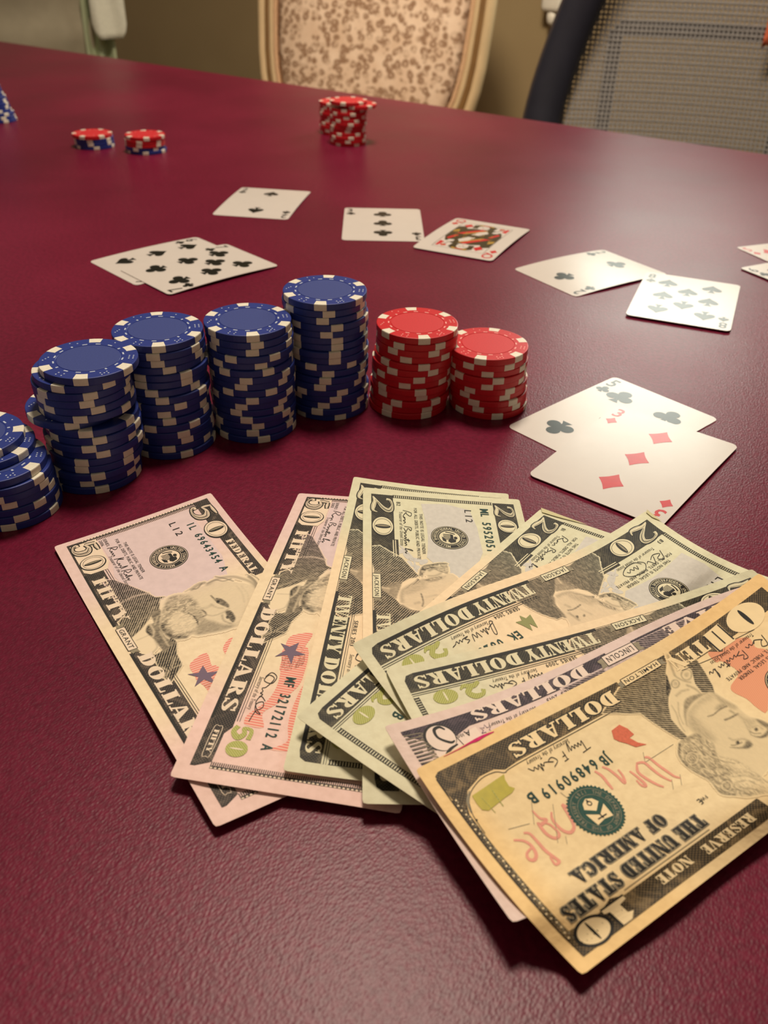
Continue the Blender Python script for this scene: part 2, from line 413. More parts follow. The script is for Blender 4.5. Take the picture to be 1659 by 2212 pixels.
# bank notes: 14 x 12 surface points (mm) per note
BG={'B1':"-127.4 272.94 1.98 -122.8 277.07 1.47 -118.05 280.91 1.22 -113.16 284.46 1.22 -108.24 287.96 1.31 -103.36 291.59 1.34 -98.49 295.3 1.35 -93.6 298.99 1.42 -88.7 302.68 1.53 -83.78 306.38 1.68 -78.86 310.11 1.85 -73.99 314.08 1.91 -120.92 263.27 1.44 -116.09 266.88 1.27 -111.2 270.38 1.22 -106.29 273.84 1.25 -101.39 277.35 1.26 -96.51 280.96 1.26 -91.63 284.58 1.28 -86.73 288.2 1.34 -81.84 291.88 1.4 -76.97 295.71 1.4 -72.12 299.69 1.34 -67.26 303.75 1.27 -114.28 253.24 1.36 -109.4 256.74 1.22 -104.51 260.21 1.15 -99.6 263.67 1.12 -94.69 267.13 1.13 -89.77 270.6 1.17 -84.85 274.06 1.26 -79.93 277.57 1.35 -75.04 281.21 1.38 -70.18 285.03 1.33 -65.32 288.97 1.23 -60.44 292.91 1.19 -107.83 243.65 1.14 -102.88 246.98 1.1 -97.95 250.36 1.06 -93.02 253.77 1.03 -88.09 257.18 1.03 -83.15 260.56 1.1 -78.2 263.93 1.21 -73.26 267.35 1.32 -68.35 270.9 1.37 -63.46 274.58 1.36 -58.56 278.31 1.36 -53.63 281.93 1.48 -101.48 234.27 1 -96.43 237.39 1.11 -91.44 240.66 1.12 -86.5 244.01 1.09 -81.55 247.4 1.08 -76.61 250.79 1.09 -71.67 254.18 1.14 -66.72 257.58 1.23 -61.78 261.04 1.3 -56.85 264.57 1.36 -51.91 268.1 1.46 -46.94 271.49 1.7 -95.04 224.74 1.23 -90.02 227.94 1.23 -85.03 231.22 1.2 -80.06 234.53 1.17 -75.1 237.87 1.16 -70.14 241.25 1.14 -65.2 244.68 1.13 -60.25 248.13 1.13 -55.3 251.58 1.17 -50.34 255.03 1.25 -45.38 258.48 1.37 -40.41 261.87 1.57 -88.65 215.31 1.53 -83.65 218.59 1.43 -78.65 221.88 1.36 -73.66 225.17 1.32 -68.67 228.48 1.29 -63.7 231.84 1.26 -58.74 235.26 1.21 -53.79 238.75 1.15 -48.83 242.22 1.13 -43.85 245.64 1.19 -38.87 249.05 1.31 -33.88 252.43 1.49 -82.41 206.28 1.52 -77.34 209.45 1.5 -72.28 212.62 1.51 -67.25 215.85 1.5 -62.25 219.16 1.44 -57.26 222.53 1.37 -52.29 225.94 1.29 -47.31 229.36 1.25 -42.32 232.78 1.23 -37.33 236.19 1.27 -32.34 239.61 1.34 -27.35 243.04 1.44 -75.91 196.67 2.04 -70.9 200.01 1.82 -65.87 203.32 1.66 -60.86 206.64 1.53 -55.85 210 1.4 -50.85 213.38 1.28 -45.84 216.75 1.21 -40.83 220.1 1.19 -35.81 223.45 1.22 -30.81 226.85 1.23 -25.81 230.34 1.2 -20.81 233.88 1.16 -69.3 186.76 2.77 -64.31 190.17 2.44 -59.31 193.55 2.17 -54.3 196.91 1.95 -49.29 200.31 1.75 -44.3 203.75 1.53 -39.29 207.19 1.35 -34.27 210.56 1.28 -29.25 213.88 1.3 -24.22 217.17 1.37 -19.2 220.49 1.46 -14.18 223.85 1.54 -62.73 176.97 3.22 -57.72 180.33 2.9 -52.71 183.69 2.61 -47.69 187.04 2.37 -42.67 190.37 2.19 -37.65 193.72 2.03 -32.64 197.08 1.89 -27.62 200.42 1.8 -22.6 203.71 1.8 -17.57 206.95 1.89 -12.55 210.18 2.01 -7.54 213.45 2.14 -56.07 166.91 3.81 -51.08 170.34 3.38 -46.08 173.74 3 -41.07 177.11 2.69 -36.05 180.45 2.46 -31.02 183.71 2.35 -25.99 186.94 2.31 -20.96 190.17 2.31 -15.95 193.44 2.28 -10.94 196.79 2.21 -5.94 200.18 2.14 -0.93 203.58 2.09 -49.57 157.37 3.65 -44.52 160.61 3.4 -39.47 163.86 3.17 -34.45 167.17 2.9 -29.43 170.52 2.62 -24.41 173.84 2.41 -19.38 177.09 2.31 -14.36 180.32 2.26 -9.35 183.61 2.19 -4.34 186.97 2.06 0.67 190.36 1.94 5.68 193.73 1.89 -43.1 147.97 3.17 -37.99 151.06 3.11 -32.9 154.16 3.06 -27.85 157.36 2.9 -22.82 160.67 2.62 -17.81 164.06 2.29 -12.79 167.43 2.02 -7.77 170.73 1.86 -2.75 173.98 1.8 2.27 177.19 1.82 7.28 180.4 1.87 12.28 183.63 1.92",
'B2':"-36.76 316.97 0.99 -30.7 315.47 1.67 -24.69 314.13 2.25 -18.7 312.98 2.7 -12.73 312.03 3.03 -6.76 311.21 3.27 -0.8 310.43 3.47 5.17 309.63 3.7 11.15 308.81 3.94 17.12 307.98 4.19 23.08 307.01 4.52 29.02 305.76 5.04 -38.35 304.29 1.79 -32.35 303.11 2.24 -26.36 302.01 2.64 -20.39 301.06 2.94 -14.43 300.22 3.16 -8.47 299.44 3.34 -2.5 298.65 3.53 3.47 297.85 3.73 9.43 297.03 3.94 15.4 296.13 4.2 21.36 295.08 4.57 27.29 293.85 5.06 -39.99 292.06 2.33 -34.03 291.2 2.54 -28.06 290.32 2.76 -22.1 289.46 2.96 -16.14 288.62 3.15 -10.17 287.77 3.36 -4.21 286.91 3.56 1.76 286.08 3.75 7.73 285.3 3.9 13.7 284.49 4.07 19.67 283.6 4.3 25.62 282.62 4.6 -41.64 280.03 2.75 -35.7 279.31 2.83 -29.75 278.54 2.94 -23.8 277.75 3.07 -17.84 276.95 3.2 -11.88 276.11 3.36 -5.91 275.23 3.55 0.05 274.37 3.74 6.02 273.57 3.87 11.99 272.79 3.98 17.96 271.97 4.13 23.93 271.07 4.34 -43.31 268.19 3.05 -37.38 267.47 3.09 -31.44 266.73 3.15 -25.5 265.99 3.21 -19.54 265.24 3.28 -13.59 264.47 3.36 -7.62 263.67 3.45 -1.66 262.88 3.55 4.32 262.1 3.63 10.29 261.35 3.7 16.27 260.61 3.76 22.26 259.84 3.83 -45 256.46 3.27 -39.09 255.84 3.21 -33.15 255.12 3.22 -27.2 254.32 3.29 -21.25 253.51 3.36 -15.29 252.73 3.42 -9.33 251.96 3.47 -3.36 251.2 3.51 2.61 250.45 3.54 8.59 249.78 3.5 14.58 249.23 3.37 20.6 248.77 3.16 -46.7 244.8 3.45 -40.79 244.2 3.32 -34.86 243.52 3.27 -28.92 242.76 3.27 -22.96 241.99 3.29 -17 241.19 3.33 -11.04 240.35 3.4 -5.07 239.49 3.49 0.9 238.64 3.57 6.87 237.85 3.6 12.85 237.16 3.55 18.85 236.52 3.45 -48.46 233.44 3.35 -42.52 232.66 3.35 -36.58 231.9 3.32 -30.63 231.17 3.27 -24.68 230.41 3.25 -18.72 229.59 3.28 -12.75 228.71 3.35 -6.78 227.81 3.45 -0.81 226.91 3.55 5.16 226.04 3.62 11.13 225.16 3.69 17.09 224.26 3.79 -50.26 222.23 3.1 -44.27 221.22 3.28 -38.29 220.3 3.36 -32.34 219.5 3.35 -26.38 218.71 3.31 -20.42 217.87 3.32 -14.45 216.99 3.37 -8.48 216.11 3.43 -2.51 215.25 3.46 3.45 214.41 3.47 9.42 213.54 3.51 15.39 212.61 3.61 -52.09 211.05 2.78 -46.04 209.87 3.09 -40.03 208.81 3.29 -34.06 207.9 3.34 -28.1 207.06 3.33 -22.13 206.2 3.33 -16.16 205.33 3.35 -10.19 204.47 3.35 -4.22 203.63 3.33 1.75 202.75 3.35 7.71 201.8 3.45 13.67 200.78 3.62 -53.82 199.39 2.89 -47.77 198.24 3.16 -41.75 197.19 3.33 -35.77 196.27 3.36 -29.81 195.41 3.34 -23.84 194.52 3.34 -17.86 193.63 3.35 -11.9 192.78 3.31 -5.93 191.95 3.26 0.04 191.08 3.24 6.01 190.1 3.34 11.97 189.08 3.49 -55.33 187 3.79 -49.36 186.09 3.78 -43.4 185.24 3.72 -37.45 184.44 3.61 -31.5 183.62 3.5 -25.53 182.76 3.45 -19.56 181.89 3.41 -13.6 181.04 3.34 -7.64 180.22 3.23 -1.67 179.41 3.13 4.3 178.54 3.09 10.27 177.66 3.05 -56.79 174.59 4.81 -50.85 173.72 4.74 -44.96 173.02 4.48 -39.06 172.36 4.15 -33.15 171.67 3.88 -27.21 170.91 3.68 -21.26 170.11 3.52 -15.3 169.31 3.36 -9.34 168.5 3.21 -3.37 167.7 3.05 2.6 166.91 2.89 8.57 166.1 2.74 -58.64 163.39 4.45 -52.56 162.13 4.83 -46.57 161.1 4.95 -40.68 160.39 4.65 -34.79 159.75 4.26 -28.87 159.03 3.97 -22.94 158.27 3.72 -17 157.52 3.47 -11.04 156.72 3.28 -5.08 155.9 3.11 0.89 155.1 2.92 6.86 154.31 2.71",
'B3':"-13.31 319.37 8.62 -7.35 319.67 7.52 -1.36 319.92 6.53 4.65 319.89 5.76 10.68 319.53 5.26 16.69 318.89 5.01 22.69 318.07 4.94 28.68 317.28 4.91 34.67 316.67 4.82 40.65 315.92 4.9 46.55 314.73 5.32 52.34 313.01 6.14 -14.34 307.72 8.32 -8.38 307.79 7.38 -2.38 307.78 6.54 3.63 307.54 5.92 9.63 306.92 5.6 15.61 305.77 5.71 21.55 304.48 5.97 27.52 303.78 5.9 33.58 304.01 5.28 39.68 304.39 4.62 45.71 303.99 4.55 51.68 303.22 4.78 -15.37 295.82 8.18 -9.39 295.72 7.35 -3.4 295.56 6.62 2.6 295.21 6.08 8.6 294.6 5.78 14.58 293.57 5.84 20.52 292.36 6.08 26.48 291.69 6.01 32.54 291.91 5.39 38.65 292.29 4.72 44.69 292.02 4.57 50.7 291.5 4.65 -16.45 284.96 7.32 -10.44 284.43 6.78 -4.43 283.86 6.35 1.58 283.25 6 7.58 282.64 5.72 13.57 281.85 5.63 19.54 280.97 5.67 25.52 280.43 5.52 31.57 280.44 5.05 37.64 280.41 4.66 43.66 279.98 4.63 49.66 279.43 4.75 -17.54 273.98 6.47 -11.49 273.06 6.24 -5.46 272.16 6.06 0.55 271.38 5.85 6.56 270.74 5.61 12.55 270.05 5.47 18.54 269.36 5.39 24.55 268.98 5.15 30.6 268.92 4.72 36.64 268.61 4.54 42.62 267.94 4.71 48.59 267.19 4.99 -18.56 261.93 6.37 -12.51 260.99 6.18 -6.48 260.08 6.04 -0.47 259.28 5.88 5.53 258.63 5.66 11.53 258.09 5.42 17.53 257.61 5.21 23.55 257.29 4.92 29.59 257.09 4.6 35.61 256.63 4.55 41.59 255.91 4.77 47.55 255.09 5.14 -19.56 249.57 6.52 -13.52 248.75 6.28 -7.5 248.01 6.02 -1.49 247.38 5.75 4.51 246.8 5.5 10.51 246.26 5.27 16.52 245.77 5.07 22.53 245.34 4.88 28.55 244.91 4.76 34.56 244.41 4.76 40.54 243.77 4.94 46.51 243.04 5.25 -20.54 237.05 6.85 -14.52 236.34 6.53 -8.52 235.69 6.23 -2.51 235.08 5.95 3.48 234.53 5.69 9.48 234.03 5.45 15.48 233.56 5.25 21.48 233.08 5.12 27.48 232.58 5.06 33.48 232.04 5.11 39.46 231.41 5.3 45.41 230.69 5.64 -21.58 225.2 6.61 -15.56 224.52 6.29 -9.54 223.76 6.11 -3.53 222.99 6 2.46 222.31 5.87 8.45 221.78 5.67 14.44 221.38 5.42 20.45 221.04 5.17 26.47 220.71 4.99 32.48 220.27 4.96 38.47 219.66 5.15 44.42 218.9 5.54 -22.61 213.28 6.43 -16.59 212.61 6.12 -10.57 211.9 5.92 -4.56 211.2 5.77 1.44 210.55 5.64 7.43 209.96 5.52 13.42 209.43 5.4 19.42 208.99 5.26 25.43 208.6 5.12 31.45 208.19 5.07 37.45 207.68 5.19 43.43 207.06 5.47 -23.64 201.29 6.31 -17.61 200.67 5.98 -11.6 200.06 5.7 -5.59 199.46 5.48 0.42 198.82 5.35 6.42 198.16 5.32 12.4 197.5 5.35 18.39 196.93 5.35 24.39 196.48 5.29 30.41 196.12 5.2 36.43 195.76 5.18 42.46 195.36 5.26 -24.65 189.2 6.3 -18.64 188.71 5.85 -12.63 188.24 5.44 -6.62 187.72 5.15 -0.6 187.12 5.01 5.4 186.48 4.98 11.4 185.85 4.99 17.4 185.3 4.99 23.41 184.83 4.96 29.43 184.44 4.91 35.47 184.09 4.87 41.51 183.73 4.92 -25.62 176.82 6.63 -19.65 176.55 5.94 -13.66 176.29 5.31 -7.65 175.93 4.84 -1.63 175.43 4.61 4.39 174.84 4.54 10.4 174.25 4.54 16.41 173.71 4.54 22.43 173.22 4.54 28.46 172.79 4.53 34.51 172.43 4.52 40.57 172.06 4.57 -26.63 164.82 6.56 -20.69 164.74 5.63 -14.7 164.51 4.95 -8.68 164.03 4.65 -2.66 163.31 4.69 3.36 162.54 4.87 9.36 161.92 4.93 15.37 161.51 4.78 21.41 161.24 4.52 27.47 161.01 4.28 33.57 160.83 4.02 39.72 160.76 3.7",
'B4':"-9.04 310.44 9.09 -3.03 310.77 8.38 2.99 311 7.76 8.99 310.76 7.47 14.95 310 7.54 20.89 309.46 7.5 26.85 309.48 7.13 32.83 309.74 6.62 38.8 309.92 6.19 44.69 309.56 6.14 50.48 308.68 6.46 56.24 307.92 6.72 -8.62 297.95 8.61 -2.62 298.31 7.92 3.39 298.32 7.48 9.37 297.82 7.42 15.31 297.07 7.54 21.24 296.68 7.46 27.19 296.76 7.09 33.15 297.05 6.59 39.13 297.36 6.12 45.06 297.35 5.88 50.97 297.29 5.7 56.91 297.46 5.4 -8.21 285.64 8.17 -2.21 285.83 7.62 3.79 285.75 7.3 9.76 285.35 7.21 15.7 284.87 7.22 21.64 284.64 7.08 27.58 284.73 6.73 33.54 284.98 6.3 39.49 285.09 5.99 45.39 285 5.86 51.36 285.3 5.47 57.57 286.82 4.24 -7.8 273.73 7.66 -1.8 273.73 7.29 4.19 273.64 7.02 10.17 273.42 6.86 16.12 273.2 6.73 22.07 273.12 6.52 28.02 273.18 6.24 33.96 273.18 6.03 39.86 272.97 6 45.75 272.85 5.93 51.8 273.6 5.24 58.14 275.65 3.61 -7.4 261.97 7.28 -1.39 261.87 7.03 4.6 261.76 6.82 10.58 261.62 6.64 16.55 261.52 6.48 22.51 261.55 6.23 28.47 261.59 6.01 34.38 261.39 5.99 40.27 261.1 6.07 46.18 261.07 5.98 52.27 261.99 5.17 58.6 263.87 3.65 -7 250.08 7.22 -0.99 250.04 6.97 5.01 249.99 6.75 11 249.97 6.54 16.98 249.96 6.34 22.95 249.98 6.14 28.91 249.95 6.02 34.83 249.77 6.03 40.73 249.51 6.14 46.64 249.47 6.1 52.76 250.51 5.21 59.02 251.92 4.05 -6.6 238.29 7.24 -0.58 238.38 6.93 5.43 238.43 6.67 11.43 238.43 6.48 17.41 238.35 6.39 23.38 238.27 6.32 29.34 238.21 6.27 35.28 238.09 6.28 41.18 237.91 6.38 47.12 237.95 6.31 53.27 239.01 5.41 59.38 239.71 4.83 -6.19 226.48 7.35 -0.17 226.59 7.05 5.85 226.72 6.77 11.86 226.81 6.55 17.86 226.79 6.44 23.83 226.68 6.45 29.78 226.52 6.53 35.71 226.33 6.65 41.63 226.21 6.75 47.64 226.58 6.43 53.81 227.58 5.58 59.81 227.82 5.43 -5.78 214.43 7.63 0.24 214.63 7.29 6.26 214.8 7 12.28 214.96 6.76 18.29 215.1 6.55 24.3 215.2 6.41 30.28 215.17 6.42 36.23 214.99 6.6 42.18 214.96 6.66 48.23 215.45 6.25 54.35 216.14 5.69 60.35 216.29 5.66 -5.36 201.77 8.39 0.65 202.4 7.66 6.67 202.93 7.06 12.71 203.27 6.67 18.74 203.48 6.43 24.76 203.6 6.32 30.76 203.58 6.36 36.73 203.5 6.5 42.71 203.58 6.49 48.78 204.02 6.16 54.87 204.5 5.82 60.89 204.68 5.8 -4.95 189.59 8.54 1.05 190.19 7.85 7.08 190.74 7.25 13.11 191.14 6.83 19.15 191.41 6.56 25.18 191.6 6.41 31.19 191.71 6.36 37.19 191.78 6.4 43.21 191.94 6.35 49.28 192.32 6.11 55.35 192.69 5.9 61.39 192.93 5.85 -4.55 177.95 7.91 1.46 178.3 7.52 7.49 178.65 7.14 13.52 178.97 6.83 19.55 179.23 6.61 25.58 179.45 6.46 31.6 179.64 6.38 37.63 179.83 6.32 43.66 180.06 6.24 49.72 180.37 6.09 55.79 180.72 5.93 61.87 181.04 5.83 -4.15 166.17 7.24 1.87 166.45 6.95 7.9 166.74 6.68 13.93 166.97 6.5 19.95 167.14 6.42 25.97 167.29 6.39 31.99 167.47 6.36 38.02 167.68 6.31 44.04 167.89 6.28 50.08 168.13 6.25 56.13 168.42 6.18 62.21 168.78 6.06 -3.75 154.65 6.11 2.29 154.86 5.93 8.33 155.04 5.83 14.36 155.1 5.91 20.36 155.06 6.14 26.35 155.06 6.35 32.35 155.19 6.42 38.36 155.37 6.44 44.35 155.48 6.58 50.32 155.56 6.79 56.33 155.78 6.84 62.42 156.2 6.66",
'B5':"64.81 303.27 5.45 69.6 299.35 5.86 74.46 295.78 6.09 79.39 292.47 6.19 84.38 289.37 6.19 89.43 286.37 6.16 94.47 283.28 6.24 99.45 279.99 6.51 104.43 276.67 6.84 109.61 273.82 6.88 115.23 271.91 6.26 121.27 270.79 5.06 58.03 294.06 5.78 62.88 290.39 5.97 67.79 287 6 72.74 283.7 6.03 77.67 280.35 6.13 82.59 276.91 6.35 87.5 273.46 6.62 92.44 270.04 6.91 97.39 266.68 7.21 102.41 263.44 7.47 107.56 260.5 7.53 112.89 257.92 7.36 51.06 283.88 6.79 55.99 280.66 6.6 60.96 277.56 6.36 65.91 274.3 6.29 70.81 270.82 6.42 75.68 267.23 6.69 80.57 263.7 6.96 85.5 260.28 7.19 90.44 256.9 7.44 95.4 253.54 7.72 100.41 250.29 7.95 105.5 247.19 8.12 44.3 274.88 6.97 49.18 271.35 6.93 54.13 268.15 6.7 59.09 264.94 6.52 63.99 261.43 6.61 68.84 257.76 6.87 73.71 254.13 7.16 78.6 250.62 7.4 83.51 247.17 7.64 88.46 243.8 7.86 93.45 240.52 8.05 98.47 237.3 8.24 37.46 265.4 7.49 42.31 261.7 7.52 47.2 258.21 7.44 52.12 254.9 7.27 57.05 251.57 7.16 61.95 248.1 7.21 66.81 244.47 7.44 71.66 240.82 7.73 76.54 237.29 7.98 81.47 233.91 8.15 86.42 230.55 8.34 91.36 227.14 8.62 30.55 255.36 8.44 35.41 251.77 8.33 40.28 248.26 8.22 45.2 244.98 7.95 50.17 241.91 7.57 55.14 238.75 7.3 60.04 235.27 7.33 64.88 231.56 7.61 69.72 227.89 7.92 74.61 224.35 8.16 79.49 220.84 8.43 84.36 217.27 8.79 23.79 246.63 8.37 28.64 242.8 8.39 33.49 239.03 8.42 38.36 235.51 8.29 43.29 232.24 7.99 48.23 229.03 7.69 53.15 225.64 7.59 58.03 222.07 7.69 62.91 218.48 7.86 67.8 214.98 8 72.7 211.5 8.18 77.6 207.99 8.42 16.99 237.89 8.25 21.84 233.8 8.43 26.69 229.87 8.54 31.55 226.2 8.47 36.44 222.73 8.29 41.33 219.26 8.14 46.21 215.72 8.11 51.09 212.17 8.14 55.99 208.72 8.13 60.94 205.42 8.01 65.93 202.23 7.83 70.95 199.04 7.7 10.1 228.2 8.91 14.97 224.17 8.99 19.84 220.32 8.99 24.71 216.67 8.84 29.59 213.16 8.63 34.47 209.68 8.44 39.37 206.22 8.27 44.27 202.8 8.11 49.2 199.45 7.93 54.17 196.23 7.66 59.2 193.13 7.3 64.28 190.1 6.9 3.24 219.45 8.73 8.13 215.16 9 13 211.06 9.16 17.87 207.25 9.12 22.75 203.68 8.9 27.64 200.24 8.6 32.55 196.87 8.28 37.46 193.5 7.99 42.39 190.13 7.76 47.33 186.78 7.55 52.29 183.46 7.33 57.28 180.2 7.1 -3.66 210.02 9.14 1.26 205.94 9.16 6.16 202.01 9.11 11.05 198.3 8.91 15.95 194.74 8.6 20.85 191.24 8.29 25.75 187.74 8.02 30.65 184.24 7.81 35.55 180.74 7.63 40.46 177.23 7.53 45.34 173.65 7.54 50.22 170.04 7.66 -10.49 199.06 11.03 -5.6 195.57 10.45 -0.71 192.06 9.94 4.18 188.57 9.47 9.08 185.08 9.03 13.97 181.56 8.67 18.86 178.02 8.39 23.76 174.54 8.1 28.67 171.12 7.77 33.58 167.67 7.53 38.48 164.11 7.46 43.35 160.49 7.52 -17.29 188.84 12.29 -12.43 185.63 11.37 -7.56 182.19 10.73 -2.67 178.6 10.3 2.21 174.95 10 7.08 171.3 9.75 11.95 167.76 9.42 16.84 164.43 8.9 21.76 161.23 8.24 26.69 157.97 7.7 31.61 154.6 7.35 36.53 151.12 7.15 -24.13 179.44 12.74 -19.32 176.51 11.42 -14.44 173.15 10.61 -9.53 169.34 10.37 -4.63 165.31 10.46 0.24 161.33 10.56 5.1 157.63 10.39 9.96 154.28 9.84 14.86 151.26 8.89 19.83 148.5 7.59 24.89 145.88 6.11 29.99 143.2 4.71",
'B6':"109.09 305.2 4.72 112.59 299.64 4.17 115.86 293.6 4.26 118.84 286.96 5.1 121.51 279.8 6.66 124.95 274.57 7.14 129.78 272.29 5.73 134.21 269 5.31 137.98 264.35 6.2 141.6 259.39 7.59 145.27 254.57 9.18 149.13 250.06 10.81 98.38 293.09 6.67 101.25 285.97 7.21 103.96 278.68 8.23 106.97 272.4 8.87 110.29 267.05 9.15 113.97 262.59 9.04 118.8 260.66 7.27 124.61 260.53 4.3 129.1 257.37 3.92 132.85 252.64 5.04 136.52 247.77 6.57 140.22 242.99 8.32 87.98 281.3 9.01 91.17 275.24 8.82 94.26 269.02 9.06 97.43 263.23 9.32 100.77 257.98 9.48 104.29 253.26 9.52 108.34 249.8 8.83 114.18 250.12 5.34 119.94 249.83 2.49 124.07 245.86 2.89 127.7 240.9 4.41 131.25 235.82 6.32 78.91 273.35 9.34 82.16 267.39 9.03 85.32 261.36 9.1 88.56 255.7 9.2 91.91 250.49 9.26 95.4 245.7 9.28 99.08 241.39 9.18 103.77 239.42 7.4 109.94 240.42 3.29 114.84 238.22 2.09 118.75 233.81 3.04 122.44 228.95 4.67 70.23 266.69 9.45 73.48 260.62 9.15 76.67 254.52 9.2 79.93 248.83 9.27 83.3 243.59 9.28 86.78 238.77 9.24 90.35 234.22 9.25 94.21 230.36 8.94 99.56 229.9 5.91 105.34 229.91 2.61 109.67 226.44 2.62 113.55 221.97 3.8 61.65 260.55 9.82 64.96 254.48 9.43 68.19 248.31 9.47 71.46 242.5 9.55 74.8 237.1 9.6 78.25 232.11 9.61 81.76 227.37 9.7 85.36 222.89 9.84 89.76 220.37 8.48 95.67 221.1 4.34 100.66 219.23 2.75 104.79 215.27 3.35 53.23 255.43 9.88 56.59 249.21 9.5 59.84 242.84 9.6 63.12 236.81 9.76 66.48 231.28 9.83 69.94 226.22 9.8 73.47 221.44 9.83 77.06 216.84 9.97 80.91 212.97 9.71 85.98 212.02 6.93 91.52 211.71 3.7 95.87 208.29 3.66 44.64 249.99 10.4 48.11 243.99 9.74 51.52 237.88 9.52 54.9 231.94 9.5 58.31 226.32 9.53 61.77 221.05 9.58 65.28 216.02 9.7 68.84 211.24 9.89 72.54 206.89 9.96 76.74 203.84 9.03 81.82 202.77 6.36 86.33 199.92 5.63 35.9 244.31 11.06 39.43 238.23 10.36 42.91 232.13 10.03 46.4 226.35 9.77 49.91 220.91 9.54 53.45 215.7 9.42 57 210.65 9.45 60.61 205.87 9.52 64.33 201.48 9.5 68.21 197.52 9.31 72.51 194.59 8.33 76.91 191.67 7.55 27 238.06 11.87 30.6 232.05 11.03 34.14 225.87 10.68 37.68 220.05 10.36 41.25 214.71 9.96 44.88 209.74 9.5 48.53 204.91 9.22 52.18 200.14 9.17 55.89 195.61 9.15 59.71 191.42 9.07 63.66 187.56 8.9 67.74 183.93 8.72 17.94 230.73 13.15 21.64 225.2 11.82 25.25 219.13 11.3 28.84 213.39 10.84 32.48 208.16 10.24 36.14 203.23 9.66 39.8 198.41 9.26 43.48 193.66 9.08 47.19 189.07 9.03 50.95 184.67 9.04 54.78 180.47 9.12 58.63 176.24 9.48 8.86 222.75 14.53 12.61 217.75 12.67 16.29 212.04 11.78 19.96 206.53 11.03 23.62 201.35 10.29 27.29 196.29 9.75 30.95 191.35 9.39 34.62 186.58 9.14 38.32 181.95 9.03 42.05 177.45 9.07 45.83 173.1 9.2 49.64 168.83 9.51 -0.16 215.24 15.18 3.6 210.48 13.02 7.33 204.91 11.93 11.03 199.33 11.19 14.7 193.95 10.58 18.35 188.64 10.24 21.98 183.46 10.06 25.62 178.53 9.94 29.29 173.83 9.84 32.99 169.34 9.8 36.73 165.01 9.83 40.52 160.81 9.97 -9.18 208.29 15.18 -5.4 202.96 13.48 -1.63 197.25 12.47 2.1 191.84 11.5 5.8 186.53 10.78 9.47 181.11 10.49 13.11 175.8 10.41 16.76 170.93 10.16 20.45 166.53 9.65 24.19 162.4 9.07 27.97 158.34 8.65 31.78 154.25 8.51",
